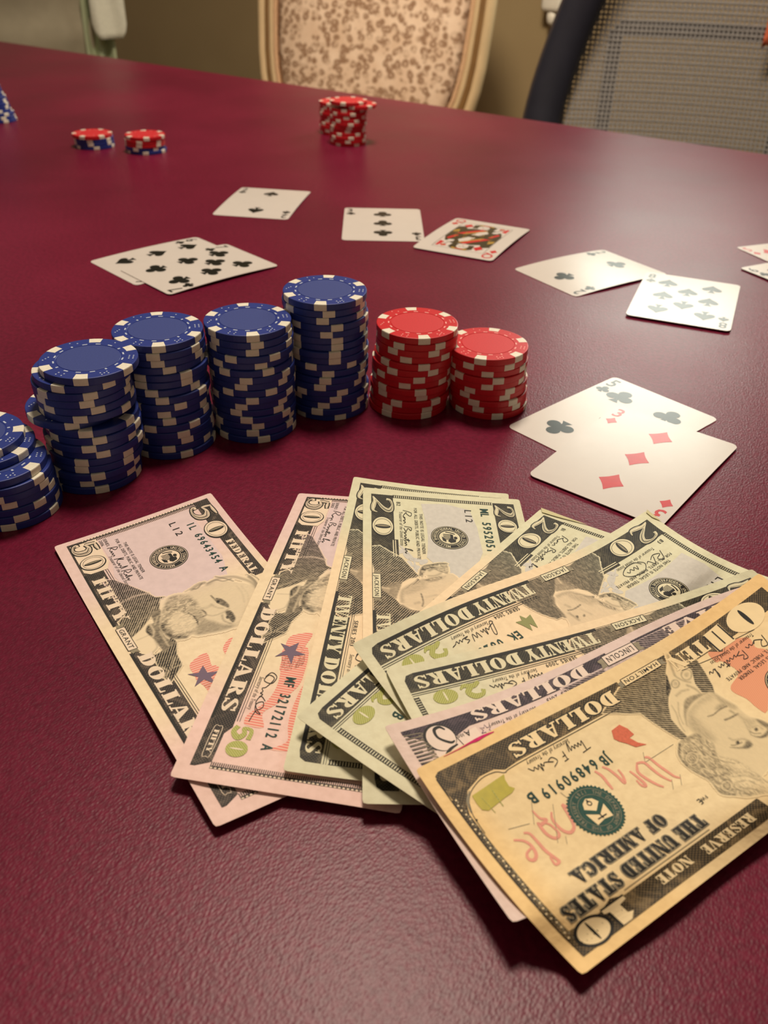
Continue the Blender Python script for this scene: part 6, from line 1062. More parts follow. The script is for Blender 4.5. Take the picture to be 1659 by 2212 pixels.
def make_card(rank, suit, x, y, th, z, arch, label, group=None, twist=0.0):
    """x, y mm on the table, th = direction of the long axis (degrees), z = height of the sheet (mm)"""
    e = empty('playing_card', (x * .001, y * .001, TOP + z * .001), math.radians(th) - math.pi / 2)
    tag(e, label, 'playing card', group)
    def place(uv, off):
        a, b = uv[:, 0] / (CW / 2), uv[:, 1] / (CHT / 2)
        h = arch * (1 - b * b) + twist * (1 + a) * (1 + b) * .25 + .3
        return np.stack([uv[:, 0], uv[:, 1], h + off * .6], -1)
    # sheet with rounded corners
    r, n = 3.4, 6
    out = []
    for cx, cy, a0 in ((CW / 2 - r, CHT / 2 - r, 0), (-CW / 2 + r, CHT / 2 - r, 90), (-CW / 2 + r, -CHT / 2 + r, 180), (CW / 2 - r, -CHT / 2 + r, 270)):
        for k in range(n + 1):
            t = math.radians(a0 + 90 * k / n)
            out.append((cx + r * math.cos(t), cy + r * math.sin(t)))
    V, F = split_long([(0, 0)] + out, [(0, 1 + i, 1 + (i + 1) % len(out)) for i in range(len(out))], 9)
    uv = np.array(V)
    T_v = place(uv, np.zeros(len(V)))
    Bv = T_v.copy()
    Bv[:, 2] -= .3
    nV = len(V)
    # boundary edges
    cnt = {}
    for f in F:
        for i in range(3):
            k = (f[i], f[(i + 1) % 3])
            cnt[k] = 1
    side = [k for k in cnt if (k[1], k[0]) not in cnt]
    FF = list(F) + [(c_ + nV, b + nV, a + nV) for a, b, c_ in F] + [(b, a, a + nV, b + nV) for a, b in side]
    link('card_sheet', np_mesh('card_sheet', np.concatenate([T_v, Bv]) * .001, FF, np.concatenate([uv, uv])), e, [M['card']])
    mat = 'cardred' if suit in 'dh' else 'cardblack'
    if rank == 'Q':
        pr = Print()
        court(pr)
        for sg in (1, -1):
            suit_shape(pr, 'pip', mat, suit, -13.5 * sg, 25.5 * sg, 10, sg < 0, 3)
        pr.build(e, place, 6)
    else:
        for px, py, fl in LAY[rank]:
            pr = Print()
            suit_shape(pr, 'pip', mat, suit, px * 14.5, py * 26.0, 14.5, bool(fl))
            pr.build(e, place, 6)
    for sg in (1, -1):
        pr = Print()
        pr.text('corner_index', mat, rank, -29.2 * sg, 32.2 * sg, 9.6, 1, bold=.012, sx=.85, rot=0 if sg > 0 else math.pi)
        pr.hold = None
        suit_shape(pr, 'corner_index', mat, suit, -26.2 * sg, 26.6 * sg, 7.4, sg < 0)
        pr.build(e, place, 6)
    return e

G_ = 'cards dealt face up on the table'
make_card('2', 's', -109.9, 770.5, 82.4, 0, .9, 'two of spades lying alone at back left', G_)
make_card('3', 'c', -7.3, 718.0, 91.4, 0, .5, 'three of clubs beside the queen', G_)
make_card('Q', 'd', 63.3, 684.1, 64.8, .75, 1.2, 'queen of diamonds with patterned figure', G_)
make_card('2', 'c', 141.8, 615.5, 34.2, 0, 1.4, 'two of clubs tucked under a corner of the eight', G_)
make_card('8', 's', 194.5, 561.9, 68.5, 1.3, .4, 'eight of spades lying over the corner of a two', G_)
make_card('5', 'c', 113.3, 389.9, 42.8, 0, .3, 'five of clubs partly under the three of diamonds', G_)
make_card('3', 'd', 116.2, 353.0, 52.2, .75, .5, 'three of diamonds overlapping the five, near the notes', G_)
make_card('6', 's', -158.0, 617.0, 44.3, 0, .9, 'spade card mostly hidden beneath the seven of clubs', G_)
make_card('7', 'c', -132.3, 599.8, 44.3, .75, 1.2, 'seven of clubs on top of a spade card', G_)
make_card('5', 'd', 311.5, 652.0, 112, 0, .3, 'card whose tip enters the right edge, upper of two', G_)
make_card('6', 'c', 301.0, 606.0, 118, .75, .3, 'card whose tip enters the right edge, lower of two', G_)

# ------------------------------------------------------------------ engraved slab letters for the notes (unit height)
def slab(ch):
    """list of polygons; x from 0, height 1"""
    T, t, h = .36, .09, .10
    R_ = lambda x0, y0, x1, y1: [(x0, y0), (x1, y0), (x1, y1), (x0, y1)]
    def arc(cx, cy, rx, ry, tx, ty, a0, a1, n=12):
        o, i = [], []
        for k in range(n + 1):
            a = math.radians(a0 + (a1 - a0) * k / n)
            o.append((cx + rx * math.cos(a), cy + ry * math.sin(a)))
            i.append((cx + (rx - tx) * math.cos(a), cy + (ry - ty) * math.sin(a)))
        return [[o[k], o[k + 1], i[k + 1], i[k]] for k in range(n)]
    stem = lambda x: [R_(x, 0, x + T, 1), R_(x - .08, 0, x + T + .08, h), R_(x - .08, 1 - h, x + T + .08, 1)]
    thin = lambda x: [R_(x, 0, x + t, 1), R_(x - .1, 0, x + t + .1, h), R_(x - .1, 1 - h, x + t + .1, 1)]
    G = {}
    if ch == 'I': return stem(.1), .56
    if ch == 'L': return stem(.1) + [R_(.1, 0, .78, h), [(.66, 0), (.78, 0), (.78, .36), (.72, .36)]], .84
    if ch in 'EF':
        p = stem(.1) + [R_(.1, 1 - h, .74, 1), [(.64, 1), (.76, 1), (.76, .68), (.70, .68)], R_(.4, .46, .6, .56), [(.56, .34), (.62, .34), (.62, .68), (.56, .68)]]
        if ch == 'E': p += [R_(.1, 0, .76, h), [(.66, 0), (.78, 0), (.78, .34), (.72, .34)]]
        return p, .84
    if ch == 'T': return [R_(.28, 0, .28 + T, 1), R_(.18, 0, .38 + T, h), R_(.02, 1 - h, .9, 1), [(.02, 1), (.02, .64), (.08, .64), (.16, 1)], [(.9, 1), (.9, .64), (.84, .64), (.76, 1)]], .94
    if ch == 'H': return stem(.1) + stem(.62) + [R_(.4, .45, .66, .55)], 1.1
    if ch == 'N': return thin(.1) + thin(.84) + [[(.08, 1), (.44, 1), (.93, 0), (.62, 0)]], 1.06
    if ch == 'M': return thin(.1) + stem(.86) + [[(.08, 1), (.42, 1), (.66, .2), (.52, 0)], [(.52, 0), (.62, 0), (.92, 1), (.84, 1)]], 1.34
    if ch == 'A': return [[(.4, 1), (.56, 1), (.98, 0), (.60, 0)], [(.36, 1), (.48, 1), (.2, 0), (.1, 0)], R_(.26, .28, .7, .38), R_(.0, 0, .32, h), R_(.5, 0, 1.06, h)], 1.06
    if ch == 'V': return [[(.02, 1), (.40, 1), (.62, 0), (.48, 0)], [(.84, 1), (.94, 1), (.62, 0), (.52, 0)], R_(-.04, 1 - h, .48, 1), R_(.72, 1 - h, 1.02, 1)], 1.0
    if ch == 'W': return [[(.02, 1), (.36, 1), (.54, 0), (.42, 0)], [(.7, 1), (.8, 1), (.54, 0), (.46, 0)], [(.6, 1), (.94, 1), (1.12, 0), (1.0, 0)], [(1.26, 1), (1.36, 1), (1.12, 0), (1.04, 0)], R_(-.04, 1 - h, .42, 1), R_(.56, 1 - h, 1.0, 1), R_(1.16, 1 - h, 1.44, 1)], 1.42
    if ch == 'Y': return [[(.02, 1), (.40, 1), (.66, .42), (.32, .42)], [(.86, 1), (.96, 1), (.66, .42), (.56, .42)], R_(.32, 0, .32 + T, .45), R_(.22, 0, .42 + T, h), R_(-.04, 1 - h, .48, 1), R_(.74, 1 - h, 1.04, 1)], 1.02
    if ch == 'D': return stem(.1) + arc(.46, .5, .50, .5, .36, h, -90, 90), 1.02
    if ch == 'O': return arc(.5, .5, .48, .5, .34, .07, 0, 360, 24), 1.02
    if ch == 'C': return arc(.5, .5, .48, .5, .34, .07, 40, 320, 20) + [R_(.8, .62, .9, .96), R_(.82, .05, .9, .34)], .98
    if ch == 'U': return [R_(.1, .3, .1 + T, 1), R_(.78, .3, .78 + t, 1), R_(.02, 1 - h, .54, 1), R_(.68, 1 - h, .98, 1)] + arc(.485, .32, .385, .32, .3, .09, 180, 360), 1.0
    if ch == 'R': return stem(.1) + arc(.46, .74, .42, .26, .30, .07, -90, 90, 8) + [[(.44, .5), (.66, .5), (.98, 0), (.64, 0)], R_(.6, 0, 1.04, h)], 1.04
    if ch == 'P': return stem(.1) + arc(.46, .72, .42, .28, .30, .07, -90, 90, 8), .92
    if ch == 'S': return arc(.40, .72, .36, .28, .22, .07, 20, 200, 10) + [[(.04, .66), (.28, .74), (.78, .36), (.52, .24)]] + arc(.42, .28, .37, .28, .22, .07, 200, 380, 10) + [R_(.66, .66, .74, .98), R_(.06, .02, .14, .34)], .84
    return [R_(.1, 0, .5, 1)], .6

def slab_text(pr, part, mat, txt, x, y, w_, h, layer, grow=0.0, gap=.03, dx=0, dy=0):
    own = pr.hold is None
    if own:
        pr.hold = txt
    run, cx = [], 0
    for ch in txt:
        if ch == ' ':
            cx += .42
            continue
        g, adv = slab(ch)
        run.append((cx, g))
        cx += adv + gap
    k = w_ / (cx - gap)
    for ox, g in run:
        for p in g:
            q = [((px + ox) * k + x + dx, py * h + y + dy) for px, py in p]
            if grow:
                mx, my = sum(a for a, _ in q) / len(q), sum(b for _, b in q) / len(q)
                q = [(a + math.copysign(grow, a - mx), b + math.copysign(grow, b - my)) for a, b in q]
            F = [(0, i, i + 1) for i in range(1, len(q) - 1)]
            pr.tri(part, mat, q, F, layer)
    if own:
        pr.hold = None

# big numerals: centre line brush strokes (unit height, width about .8)
DIG = {'5': [[(.70, .98, .06), (.45, .95, .12), (.24, .96, .05)], [(.24, .98, .10), (.20, .72, .12), (.19, .56, .07)], [(.19, .56, .06), (.42, .66, .14), (.64, .50, .28), (.60, .20, .24), (.38, .04, .10), (.14, .10, .08), (.10, .24, .16), (.20, .28, .10)]],
       '2': [[(.16, .70, .16), (.20, .88, .12), (.44, .97, .10), (.66, .82, .28), (.56, .54, .20), (.30, .28, .10), (.10, .08, .07)], [(.08, .06, .06), (.28, .14, .15), (.50, .08, .20), (.70, .06, .12), (.78, .26, .05)]],
       '1': [[(.40, .02, .30), (.40, .98, .30)], [(.14, .04, .10), (.66, .04, .10)], [(.40, .96, .08), (.24, .86, .08), (.16, .80, .05)]]}
def numeral(pr, part, txt, x, y, w_, h, fill, edge, layer, out=.055, rot0=0):
    """outlined cream numerals with dark shading; text runs along +x"""
    n = len(txt)
    cw = w_ / n
    own = pr.hold is None
    if own:
        pr.hold = txt + '%.1f' % y
    for i, ch in enumerate(txt):
        ox = x + i * cw
        if ch == '0':
            cx, cy = ox + cw * .5, y + h * .5
            pr.ell(part, edge, cx, cy, cw * .47, h * .52, layer, 36)
            pr.ell(part, fill, cx - cw * .015, cy, cw * .42, h * .475, layer + 1, 36)
            pr.ring(part, edge, cx, cy, cw * .345, cw * .36, layer + 2, 36, ky=h * .40 / (cw * .36))
            pr.ell(part, edge, cx, cy, cw * .095, h * .36, layer + 2, 24)
            pr.ell(part, 'inkgrey', cx - cw * .02, cy, cw * .035, h * .30, layer + 3, 16)
            continue
        for k, gr, mt, ly in ((1, out * 2 * h, edge, layer), (1, 0, fill, layer + 1), (.62, 0, edge, layer + 2), (.48, 0, fill, layer + 3)):
            for st in DIG[ch]:
                pts = [(ox + px * cw * 1.08, y + py * h, pw * .8 * min(h, cw) * 1.3 * k + gr) for px, py, pw in st]
                pr.brush(part, mt, pts, 0, ly, 7)
        if ch in '25':
            st = max(DIG[ch], key=len)
            pr.brush(part, edge, [(ox + (px + .015) * cw * 1.08, y + py * h, pw * .8 * min(h, cw) * .22) for px, py, pw in st[1:-1]], 0, layer + 4, 7)
        elif ch == '1':
            pr.rect(part, edge, ox + cw * .42, y + h * .08, ox + cw * .48, y + h * .92, layer + 2)
    if own:
        pr.hold = None
# ------------------------------------------------------------------ bank notes
NL, NW = 156.0, 66.3
def grid_surface(txt):
    g = np.array([float(v) for v in txt.split()]).reshape(14, 12, 3)
    ug = np.linspace(0, 78, 79)[::6] * (NL / 78)
    vg = np.linspace(0, NW, 34)[::3]
    # pad the ends so that cubic interpolation extrapolates linearly
    P = np.concatenate([2 * g[:1] - g[1:2], g, 2 * g[-1:] - g[-2:-1]], 0)
    P = np.concatenate([2 * P[:, :1] - P[:, 1:2], P, 2 * P[:, -1:] - P[:, -2:-1]], 1)
    du, dv = ug[1] - ug[0], vg[1] - vg[0]
    def w4(t):
        return [(-t + 2 * t * t - t ** 3) / 2, (2 - 5 * t * t + 3 * t ** 3) / 2, (t + 4 * t * t - 3 * t ** 3) / 2, (t ** 3 - t * t) / 2]
    def pos(uv):
        a = np.clip(uv[:, 0] / du, -.4, 13.4)
        b = np.clip(uv[:, 1] / dv, -.4, 11.4)
        i = np.clip(np.floor(a).astype(int), 0, 12)
        j = np.clip(np.floor(b).astype(int), 0, 10)
        wa, wb = w4(a - i), w4(b - j)
        r = 0
        for p in range(4):
            for q in range(4):
                r = r + P[i + p, j + q] * (wa[p] * wb[q])[:, None]
        return r
    def place(uv, off):
        c0 = pos(uv)
        eu = pos(uv + np.array([.5, 0])) - c0
        ev = pos(uv + np.array([0, .5])) - c0
        n = np.cross(eu, ev)
        n /= np.linalg.norm(n, axis=1)[:, None] + 1e-9
        return c0 + n * off[:, None]
    return place

TINT = {'50': [(232, 204, 196), (242, 222, 186), (240, 206, 194)],
        '20': [(222, 220, 188), (246, 222, 184), (224, 220, 188)],
        '10': [(248, 210, 148), (246, 218, 166), (248, 212, 150)],
        '5': [(228, 206, 198), (228, 206, 198), (232, 208, 196)]}
def tint_at(den, uv):
    A, B, D = [np.array(lin(*c)[:3]) for c in TINT[den]]
    a = uv[:, 0] / NL
    # left tone, warm centre, right tone
    wl = np.clip((.40 - a) / .22, 0, 1)[:, None]
    wr = np.clip((a - .66) / .18, 0, 1)[:, None]
    wl, wr = wl * wl * (3 - 2 * wl), wr * wr * (3 - 2 * wr)
    c = B * (1 - wl) * (1 - wr) + A * wl + D * wr
    if den == '10':
        # paler inside the frame, browner along the margins
        e = np.minimum(np.minimum(uv[:, 0], NL - uv[:, 0]), np.minimum(uv[:, 1], NW - uv[:, 1]))
        k = np.clip((e - 6) / 8, 0, 1)[:, None]
        c = c * (1 - k) + (c * .4 + np.array(lin(240, 222, 180)[:3]) * .6) * k
    return c

def seg_dist(P, a, b):
    d = b - a
    t = np.clip(((P - a) @ d) / (d @ d + 1e-9), 0, 1)
    return np.linalg.norm(P - a - t[:, None] * d, axis=1)

def tone_field(items, step):
    allp = np.array([p for it in items for p in it[5]])
    x0, y0 = allp.min(0) - 1.5
    x1, y1 = allp.max(0) + 1.5
    x0, y0, x1, y1 = max(x0, 3.5), max(y0, 3.6), min(x1, 152), min(y1, 63)
    nx, ny = int((x1 - x0) / step), int((y1 - y0) / step)
    X, Y = np.meshgrid(np.linspace(x0, x1, nx), np.linspace(y0, y1, ny), indexing='ij')
    P = np.stack([X.ravel(), Y.ravel()], -1)
    tone = np.zeros(len(P))
    hat = np.zeros(len(P))
    sti = np.zeros(len(P))
    for kind, t, h, blur, wd, pts in items:
        pts = np.array(pts, float)
        if kind == 's':
            pts = np.array(smooth(pts, 5))
            lo, hi = pts.min(0) - wd - blur * 2, pts.max(0) + wd + blur * 2
        else:
            pts = np.array(smooth(list(pts), 3, True)) if blur > .3 else pts
            lo, hi = pts.min(0) - blur * 2, pts.max(0) + blur * 2
        sel = np.where(((P >= lo) & (P <= hi)).all(1))[0]
        if not len(sel):
            continue
        Q = P[sel]
        d = np.full(len(Q), 1e9)
        n = len(pts)
        for i in range(n if kind == 'p' else n - 1):
            d = np.minimum(d, seg_dist(Q, pts[i], pts[(i + 1) % n]))
        if kind == 'p':
            ins = np.zeros(len(Q), bool)
            for i in range(n):
                a, b = pts[i], pts[(i + 1) % n]
                c_ = ((a[1] > Q[:, 1]) != (b[1] > Q[:, 1])) & (Q[:, 0] < (b[0] - a[0]) * (Q[:, 1] - a[1]) / (b[1] - a[1] + 1e-12) + a[0])
                ins ^= c_
            sd = np.where(ins, d, -d)
        else:
            sd = wd / 2 - d
        al = np.clip(.5 + sd / (2 * blur), 0, 1)
        al = al * al * (3 - 2 * al)
        tone[sel] += (t - tone[sel]) * al
        if kind == 'p':
            hat[sel] += ((1 if h == 1 else 0) - hat[sel]) * al
            sti[sel] += ((1 if h == 2 else .25) - sti[sel]) * al
        else:
            sti[sel] += (np.minimum(sti[sel], .4) - sti[sel]) * al
    return P, nx, ny, tone, hat, sti

FIELD = {}
def portrait(den, parent, place, label):
    key = 'p' + den
    if key not in FIELD:
        FIELD[key] = tone_field(TR[key], .30 if den == '10' else .36)
    P, nx, ny, tone, hat, sti = FIELD[key]
    idx = np.arange(nx * ny).reshape(nx, ny)
    q = np.stack([idx[:-1, :-1].ravel(), idx[1:, :-1].ravel(), idx[1:, 1:].ravel(), idx[:-1, 1:].ravel()], -1)
    q = q[tone[q].max(1) > .015]
    used = np.unique(q)
    mp = np.full(nx * ny, -1)
    mp[used] = np.arange(len(used))
    uv = P[used]
    X = place(uv, np.full(len(uv), .06 + .04 * 1.25)) * .001
    t3 = np.stack([tone[used], hat[used], sti[used]], -1)
    me = np_mesh('portrait', X, mp[q].tolist(), uv, {'tone': t3, 'tint': tint_at(den, uv)})
    o = link('portrait', me, parent, [M['por' + den]])
    o['label'] = label

def sheet(place, den, parent):
    nu, nv = 118, 51
    U, V = np.meshgrid(np.linspace(0, NL, nu), np.linspace(0, NW, nv), indexing='ij')
    uv = np.stack([U.ravel(), V.ravel()], -1)
    # softly worn corners
    r = 1.0
    for cx, cy in ((r, r), (NL - r, r), (r, NW - r), (NL - r, NW - r)):
        d = uv - np.array([cx, cy])
        out = (np.sign(d[:, 0]) == np.sign(cx - NL / 2)) & (np.sign(d[:, 1]) == np.sign(cy - NW / 2))
        ln = np.linalg.norm(d, axis=1)
        k = np.where(out & (ln > r), r / np.maximum(ln, 1e-6), 1)
        uv = np.where(out[:, None], np.array([cx, cy]) + d * k[:, None], uv)
    n = nu * nv
    idx = np.arange(n).reshape(nu, nv)
    q = np.stack([idx[:-1, :-1].ravel(), idx[1:, :-1].ravel(), idx[1:, 1:].ravel(), idx[:-1, 1:].ravel()], -1)
    bord = np.concatenate([idx[:, 0], idx[-1, 1:], idx[-2::-1, -1], idx[0, -2:0:-1]])
    top, bot = place(uv, np.zeros(n)), place(uv, np.full(n, -.12))
    k = len(bord)                                               # the cut edge has its own points, so it stays crisp
    X = np.concatenate([top, bot, top[bord], bot[bord]]) * .001
    i = np.arange(k)
    side = np.stack([i, i + k, (i + 1) % k + k, (i + 1) % k], -1) + 2 * n
    F = q.tolist() + (q[:, ::-1] + n).tolist() + side.tolist()
    uv2 = np.concatenate([uv, uv, uv[bord], uv[bord]])
    me = np_mesh('paper_sheet', X, F, uv2, {'tint': tint_at(den, uv2)})
    me.polygons.foreach_set('use_smooth', np.arange(len(F)) < 2 * len(q))
    return link('paper_sheet', me, parent, [M['paper']])

def fed_seal(pr, cx, cy, r=7.4):
    pr.ell('reserve_seal', 'ink', cx, cy, r, r, 2, 48)
    pr.ring('reserve_seal', 'cream', cx, cy, r * .93, r * .955, 3, 48)
    pr.ring('reserve_seal', 'cream', cx, cy, r * .63, r * .655, 3, 48)
    pr.arc_text('reserve_seal', 'cream', 'UNITED STATES', cx, cy, r * .79, r * .17, 90, 125, 3)
    pr.arc_text('reserve_seal', 'cream', 'FEDERAL', cx, cy, r * .79, r * .17, 195, 66, 3, False)
    pr.arc_text('reserve_seal', 'cream', 'RESERVE', cx, cy, r * .79, r * .17, 262, 62, 3, True)
    pr.arc_text('reserve_seal', 'cream', 'SYSTEM', cx, cy, r * .79, r * .17, 330, 58, 3, True)
    pr.ell('reserve_seal', 'cream', cx, cy, r * .56, r * .56, 3, 36)
    for k in range(6):                                           # shield stripes
        x = cx + (-.28 + k * .09) * r
        pr.rect('reserve_seal', 'ink', x, cy - .34 * r, x + .045 * r, cy + .05 * r, 4)
    wing = lambda s: [(cx + s * .04 * r, cy + .05 * r), (cx + s * .18 * r, cy + .34 * r), (cx + s * .40 * r, cy + .30 * r), (cx + s * .48 * r, cy + .04 * r), (cx + s * .34 * r, cy - .10 * r), (cx + s * .16 * r, cy - .04 * r)]
    pr.poly('reserve_seal', 'ink', wing(1), 4)
    pr.poly('reserve_seal', 'ink', [(cx - .3 * r, cy + .05 * r), (cx + .2 * r, cy + .05 * r), (cx + .12 * r, cy + .20 * r), (cx - .24 * r, cy + .20 * r)], 4)
    pr.ell('reserve_seal', 'ink', cx + .02 * r, cy + .32 * r, .12 * r, .10 * r, 4, 14)
    pr.poly('reserve_seal', 'ink', [(cx - .05 * r, cy - .42 * r), (cx + .3 * r, cy - .38 * r), (cx + .42 * r, cy - .2 * r), (cx + .2 * r, cy - .2 * r)], 4)
    pr.brush('reserve_seal', 'ink', [(cx - .45 * r, cy - .2 * r), (cx - .4 * r, cy + .1 * r), (cx - .3 * r, cy + .3 * r)], .07 * r, 4)

def treasury_seal(pr, cx, cy, r, mat, dark=None):
    n = 44
    V = [(cx, cy)] + [(cx + r * (1.0 if k % 2 else .93) * math.cos(math.pi * k / n), cy + r * (1.0 if k % 2 else .93) * math.sin(math.pi * k / n)) for k in range(2 * n)]
    pr.tri('treasury_seal', mat, V, [(0, 1 + k, 1 + (k + 1) % (2 * n)) for k in range(2 * n)], 2)
    pr.ring('treasury_seal', 'inkgrey', cx, cy, r * .84, r * .855, 3)
    pr.ring('treasury_seal', 'inkgrey', cx, cy, r * .60, r * .615, 3)
    pr.arc_text('treasury_seal', 'inkgrey', 'THE DEPARTMENT OF THE TREASURY', cx, cy, r * .73, r * .14, 90, 290, 3)
    pr.arc_text('treasury_seal', 'inkgrey', '1789', cx, cy, r * .73, r * .14, 270, 44, 3, True)
    pr.poly('treasury_seal', 'cream', [(cx - .36 * r, cy + .46 * r), (cx, cy + .40 * r), (cx + .36 * r, cy + .46 * r), (cx + .42 * r, cy - .06 * r), (cx + .22 * r, cy - .40 * r), (cx, cy - .50 * r), (cx - .22 * r, cy - .40 * r), (cx - .42 * r, cy - .06 * r)], 3)
    pr.brush('treasury_seal', mat, [(cx - .40 * r, cy - .14 * r), (cx, cy + .12 * r), (cx + .40 * r, cy - .14 * r)], .17 * r, 4, 4, False)
    pr.brush('treasury_seal', 'ink', [(cx - .20 * r, cy + .30 * r), (cx + .20 * r, cy + .30 * r)], .05 * r, 4)
    pr.brush('treasury_seal', 'ink', [(cx, cy + .36 * r), (cx, cy + .16 * r)], .05 * r, 4)
    pr.ring('treasury_seal', 'ink', cx, cy - .30 * r, .06 * r, .10 * r, 4, 16)
    pr.brush('treasury_seal', 'ink', [(cx, cy - .34 * r), (cx, cy - .46 * r)], .06 * r, 4)

def comb(pr, part, mat, u0, u1, v0, v1, step, fill=.5, layer=2, jag=0):
    """ladder or comb border: short rungs between rails"""
    own = pr.hold is None
    if own:
        pr.hold = '%.1f' % u0
        part = 'end_border'
    v = v0
    k = 0
    while v < v1 - step * .5:
        a = u0 + (jag * (k % 3) * .25 if jag > 0 else 0)
        pr.rect(part, mat, a, v, u1, v + step * fill, layer)
        v += step
        k += 1
    if own:
        pr.hold = None

SIG = {   # loose handwriting, unit box: width 1, x-height about .3
 'rosa': [[(0, .1), (.05, .9), (.13, .8), (.08, .45), (.05, .4), (.14, .1), (.18, .3), (.15, .12), (.22, .3), (.24, .1), (.28, .3), (.31, .1)], [(.38, .15), (.40, .8), (.47, .75), (.42, .5), (.49, .3), (.42, .1), (.52, .3), (.52, .1), (.58, .3), (.60, .1), (.64, .3), (.66, .1), (.70, .6), (.70, .1), (.75, .3), (.76, .1), (.80, .3), (.82, .1)], [(.88, .1), (.93, .8), (.90, .6), (.90, .1), (.95, .3), (.97, .1), (1.0, .25), (.98, .1)], [(.66, .45), (.74, .5)]],
 'anna': [[(0, .0), (.04, .9), (.10, .6), (.03, .35), (.09, .1), (.12, .3), (.14, .1), (.18, .3), (.20, .1), (.24, .3), (.26, .1)], [(.34, 0), (.38, .9), (.36, .4), (.42, .8), (.38, .35), (.46, .1), (.50, .3), (.52, .1), (.56, .3), (.60, .1), (.62, .8), (.64, .1)], [(.70, 0), (.74, .9), (.80, .5), (.73, .3), (.80, .1), (.84, .3), (.86, .1), (.90, .7), (.90, .1), (.95, .3), (.97, .1), (1, .3)]],
 'jack': [[(.10, .3), (0, .55), (.08, .9), (.22, .75), (.18, .3), (.06, .45), (.12, .8), (.30, .55), (.34, .35), (.40, .45), (.44, .35), (.46, .5), (.52, .35)], [(.58, .75), (.50, .45), (.62, .3), (.76, .5), (.70, .75), (.60, .65), (.66, .35), (.80, .45), (.84, .75), (.78, .5), (.86, .4), (1.0, .32)]],
 'john': [[(.02, .2), (.10, 1.0), (.15, .9), (.06, .0), (.0, .1), (.14, .35), (.18, .5), (.22, .3), (.26, .8), (.27, .3), (.31, .5), (.34, .3)], [(.40, .8), (.43, .3), (.48, .7), (.52, .3), (.58, .85)], [(.72, .75), (.64, .6), (.70, .4), (.62, .3), (.74, .35), (.78, .5), (.80, .3), (.85, .5), (.87, .3), (.92, .45), (1.0, .55)]],
 'tim': [[(.0, .85), (.16, .9)], [(.08, .88), (.05, .3), (.10, .5), (.12, .3), (.15, .5), (.18, .3), (.21, .5), (.23, .3), (.28, .5), (.26, .0), (.32, .5)], [(.42, .8), (.40, .3)], [(.40, .8), (.48, .82)], [(.40, .55), (.46, .56)], [(.66, .8), (.56, .6), (.60, .3), (.68, .4), (.62, .55), (.74, .35), (.78, .5), (.80, .3), (.83, .7), (.84, .3), (.88, .5), (.91, .3), (.95, .45), (1.0, .2)]],
 'mary': [[(.0, .3), (.10, 1.0), (.18, .7), (.06, .5), (.18, .3), (.30, .5)], [(.52, .1), (.44, .5), (.60, .95), (.86, .8), (.96, .4), (.80, .05), (.58, .05), (.50, .4)], [(.60, .3), (.64, .6), (.67, .3), (.72, .5), (.76, .3), (.82, .5), (.86, .35)], [(.20, .4), (.30, .9), (.36, .5), (.42, .6)]]}
def sign(pr, key, u, v, w_, h, wt=.26):
    pr.hold = key
    for st in SIG[key]:
        pr.brush('signature', 'ink', [(u + x * w_, v + y * h) for x, y in st], wt, 3, 5)
    pr.hold = None

def legal(pr, u, v, h, w2):
    pr.text('legal_text', 'ink', 'THIS NOTE IS LEGAL TENDER', u + 3.5, v + h * 1.55, h, 3, w=w2 - 7)
    pr.text('legal_text', 'ink', 'FOR ALL DEBTS, PUBLIC AND PRIVATE', u, v, h, 3, w=w2)

def banner(pr, txt, u0, u1, v0, h):
    pr.hold = txt
    pr.poly('name_banner', 'cream', [(u0, v0), (u1, v0), (u1, v0 + h), (u0, v0 + h)], 4)
    for a, b in (((u0, v0), (u1, v0)), ((u0, v0 + h), (u1, v0 + h)), ((u0, v0), (u0, v0 + h)), ((u1, v0), (u1, v0 + h))):
        pr.brush('name_banner', 'ink', [a, b], .22, 5, 1, False)
    for s, x in ((-1, u0), (1, u1)):
        pr.poly('name_banner', 'inkgrey', [(x, v0 + .4), (x + s * 2.2, v0 + .9), (x + s * 1.6, v0 + h * .6), (x + s * 2.4, v0 + h + .2), (x, v0 + h - .3)], 4)
    pr.text('name_banner', 'ink', txt, u0 + 1.0, v0 + h * .24, h * .54, 5, w=u1 - u0 - 2.0, bold=.01)
    pr.hold = None

def common_border(pr, den, gaps):
    """dark engraved strips along both long edges, broken where the portrait stands"""
    eng = 'eng' + den
    for (u0, u1, v0, v1) in gaps:
        pr.rect('border', eng, u0, v0, u1, v1, 1)

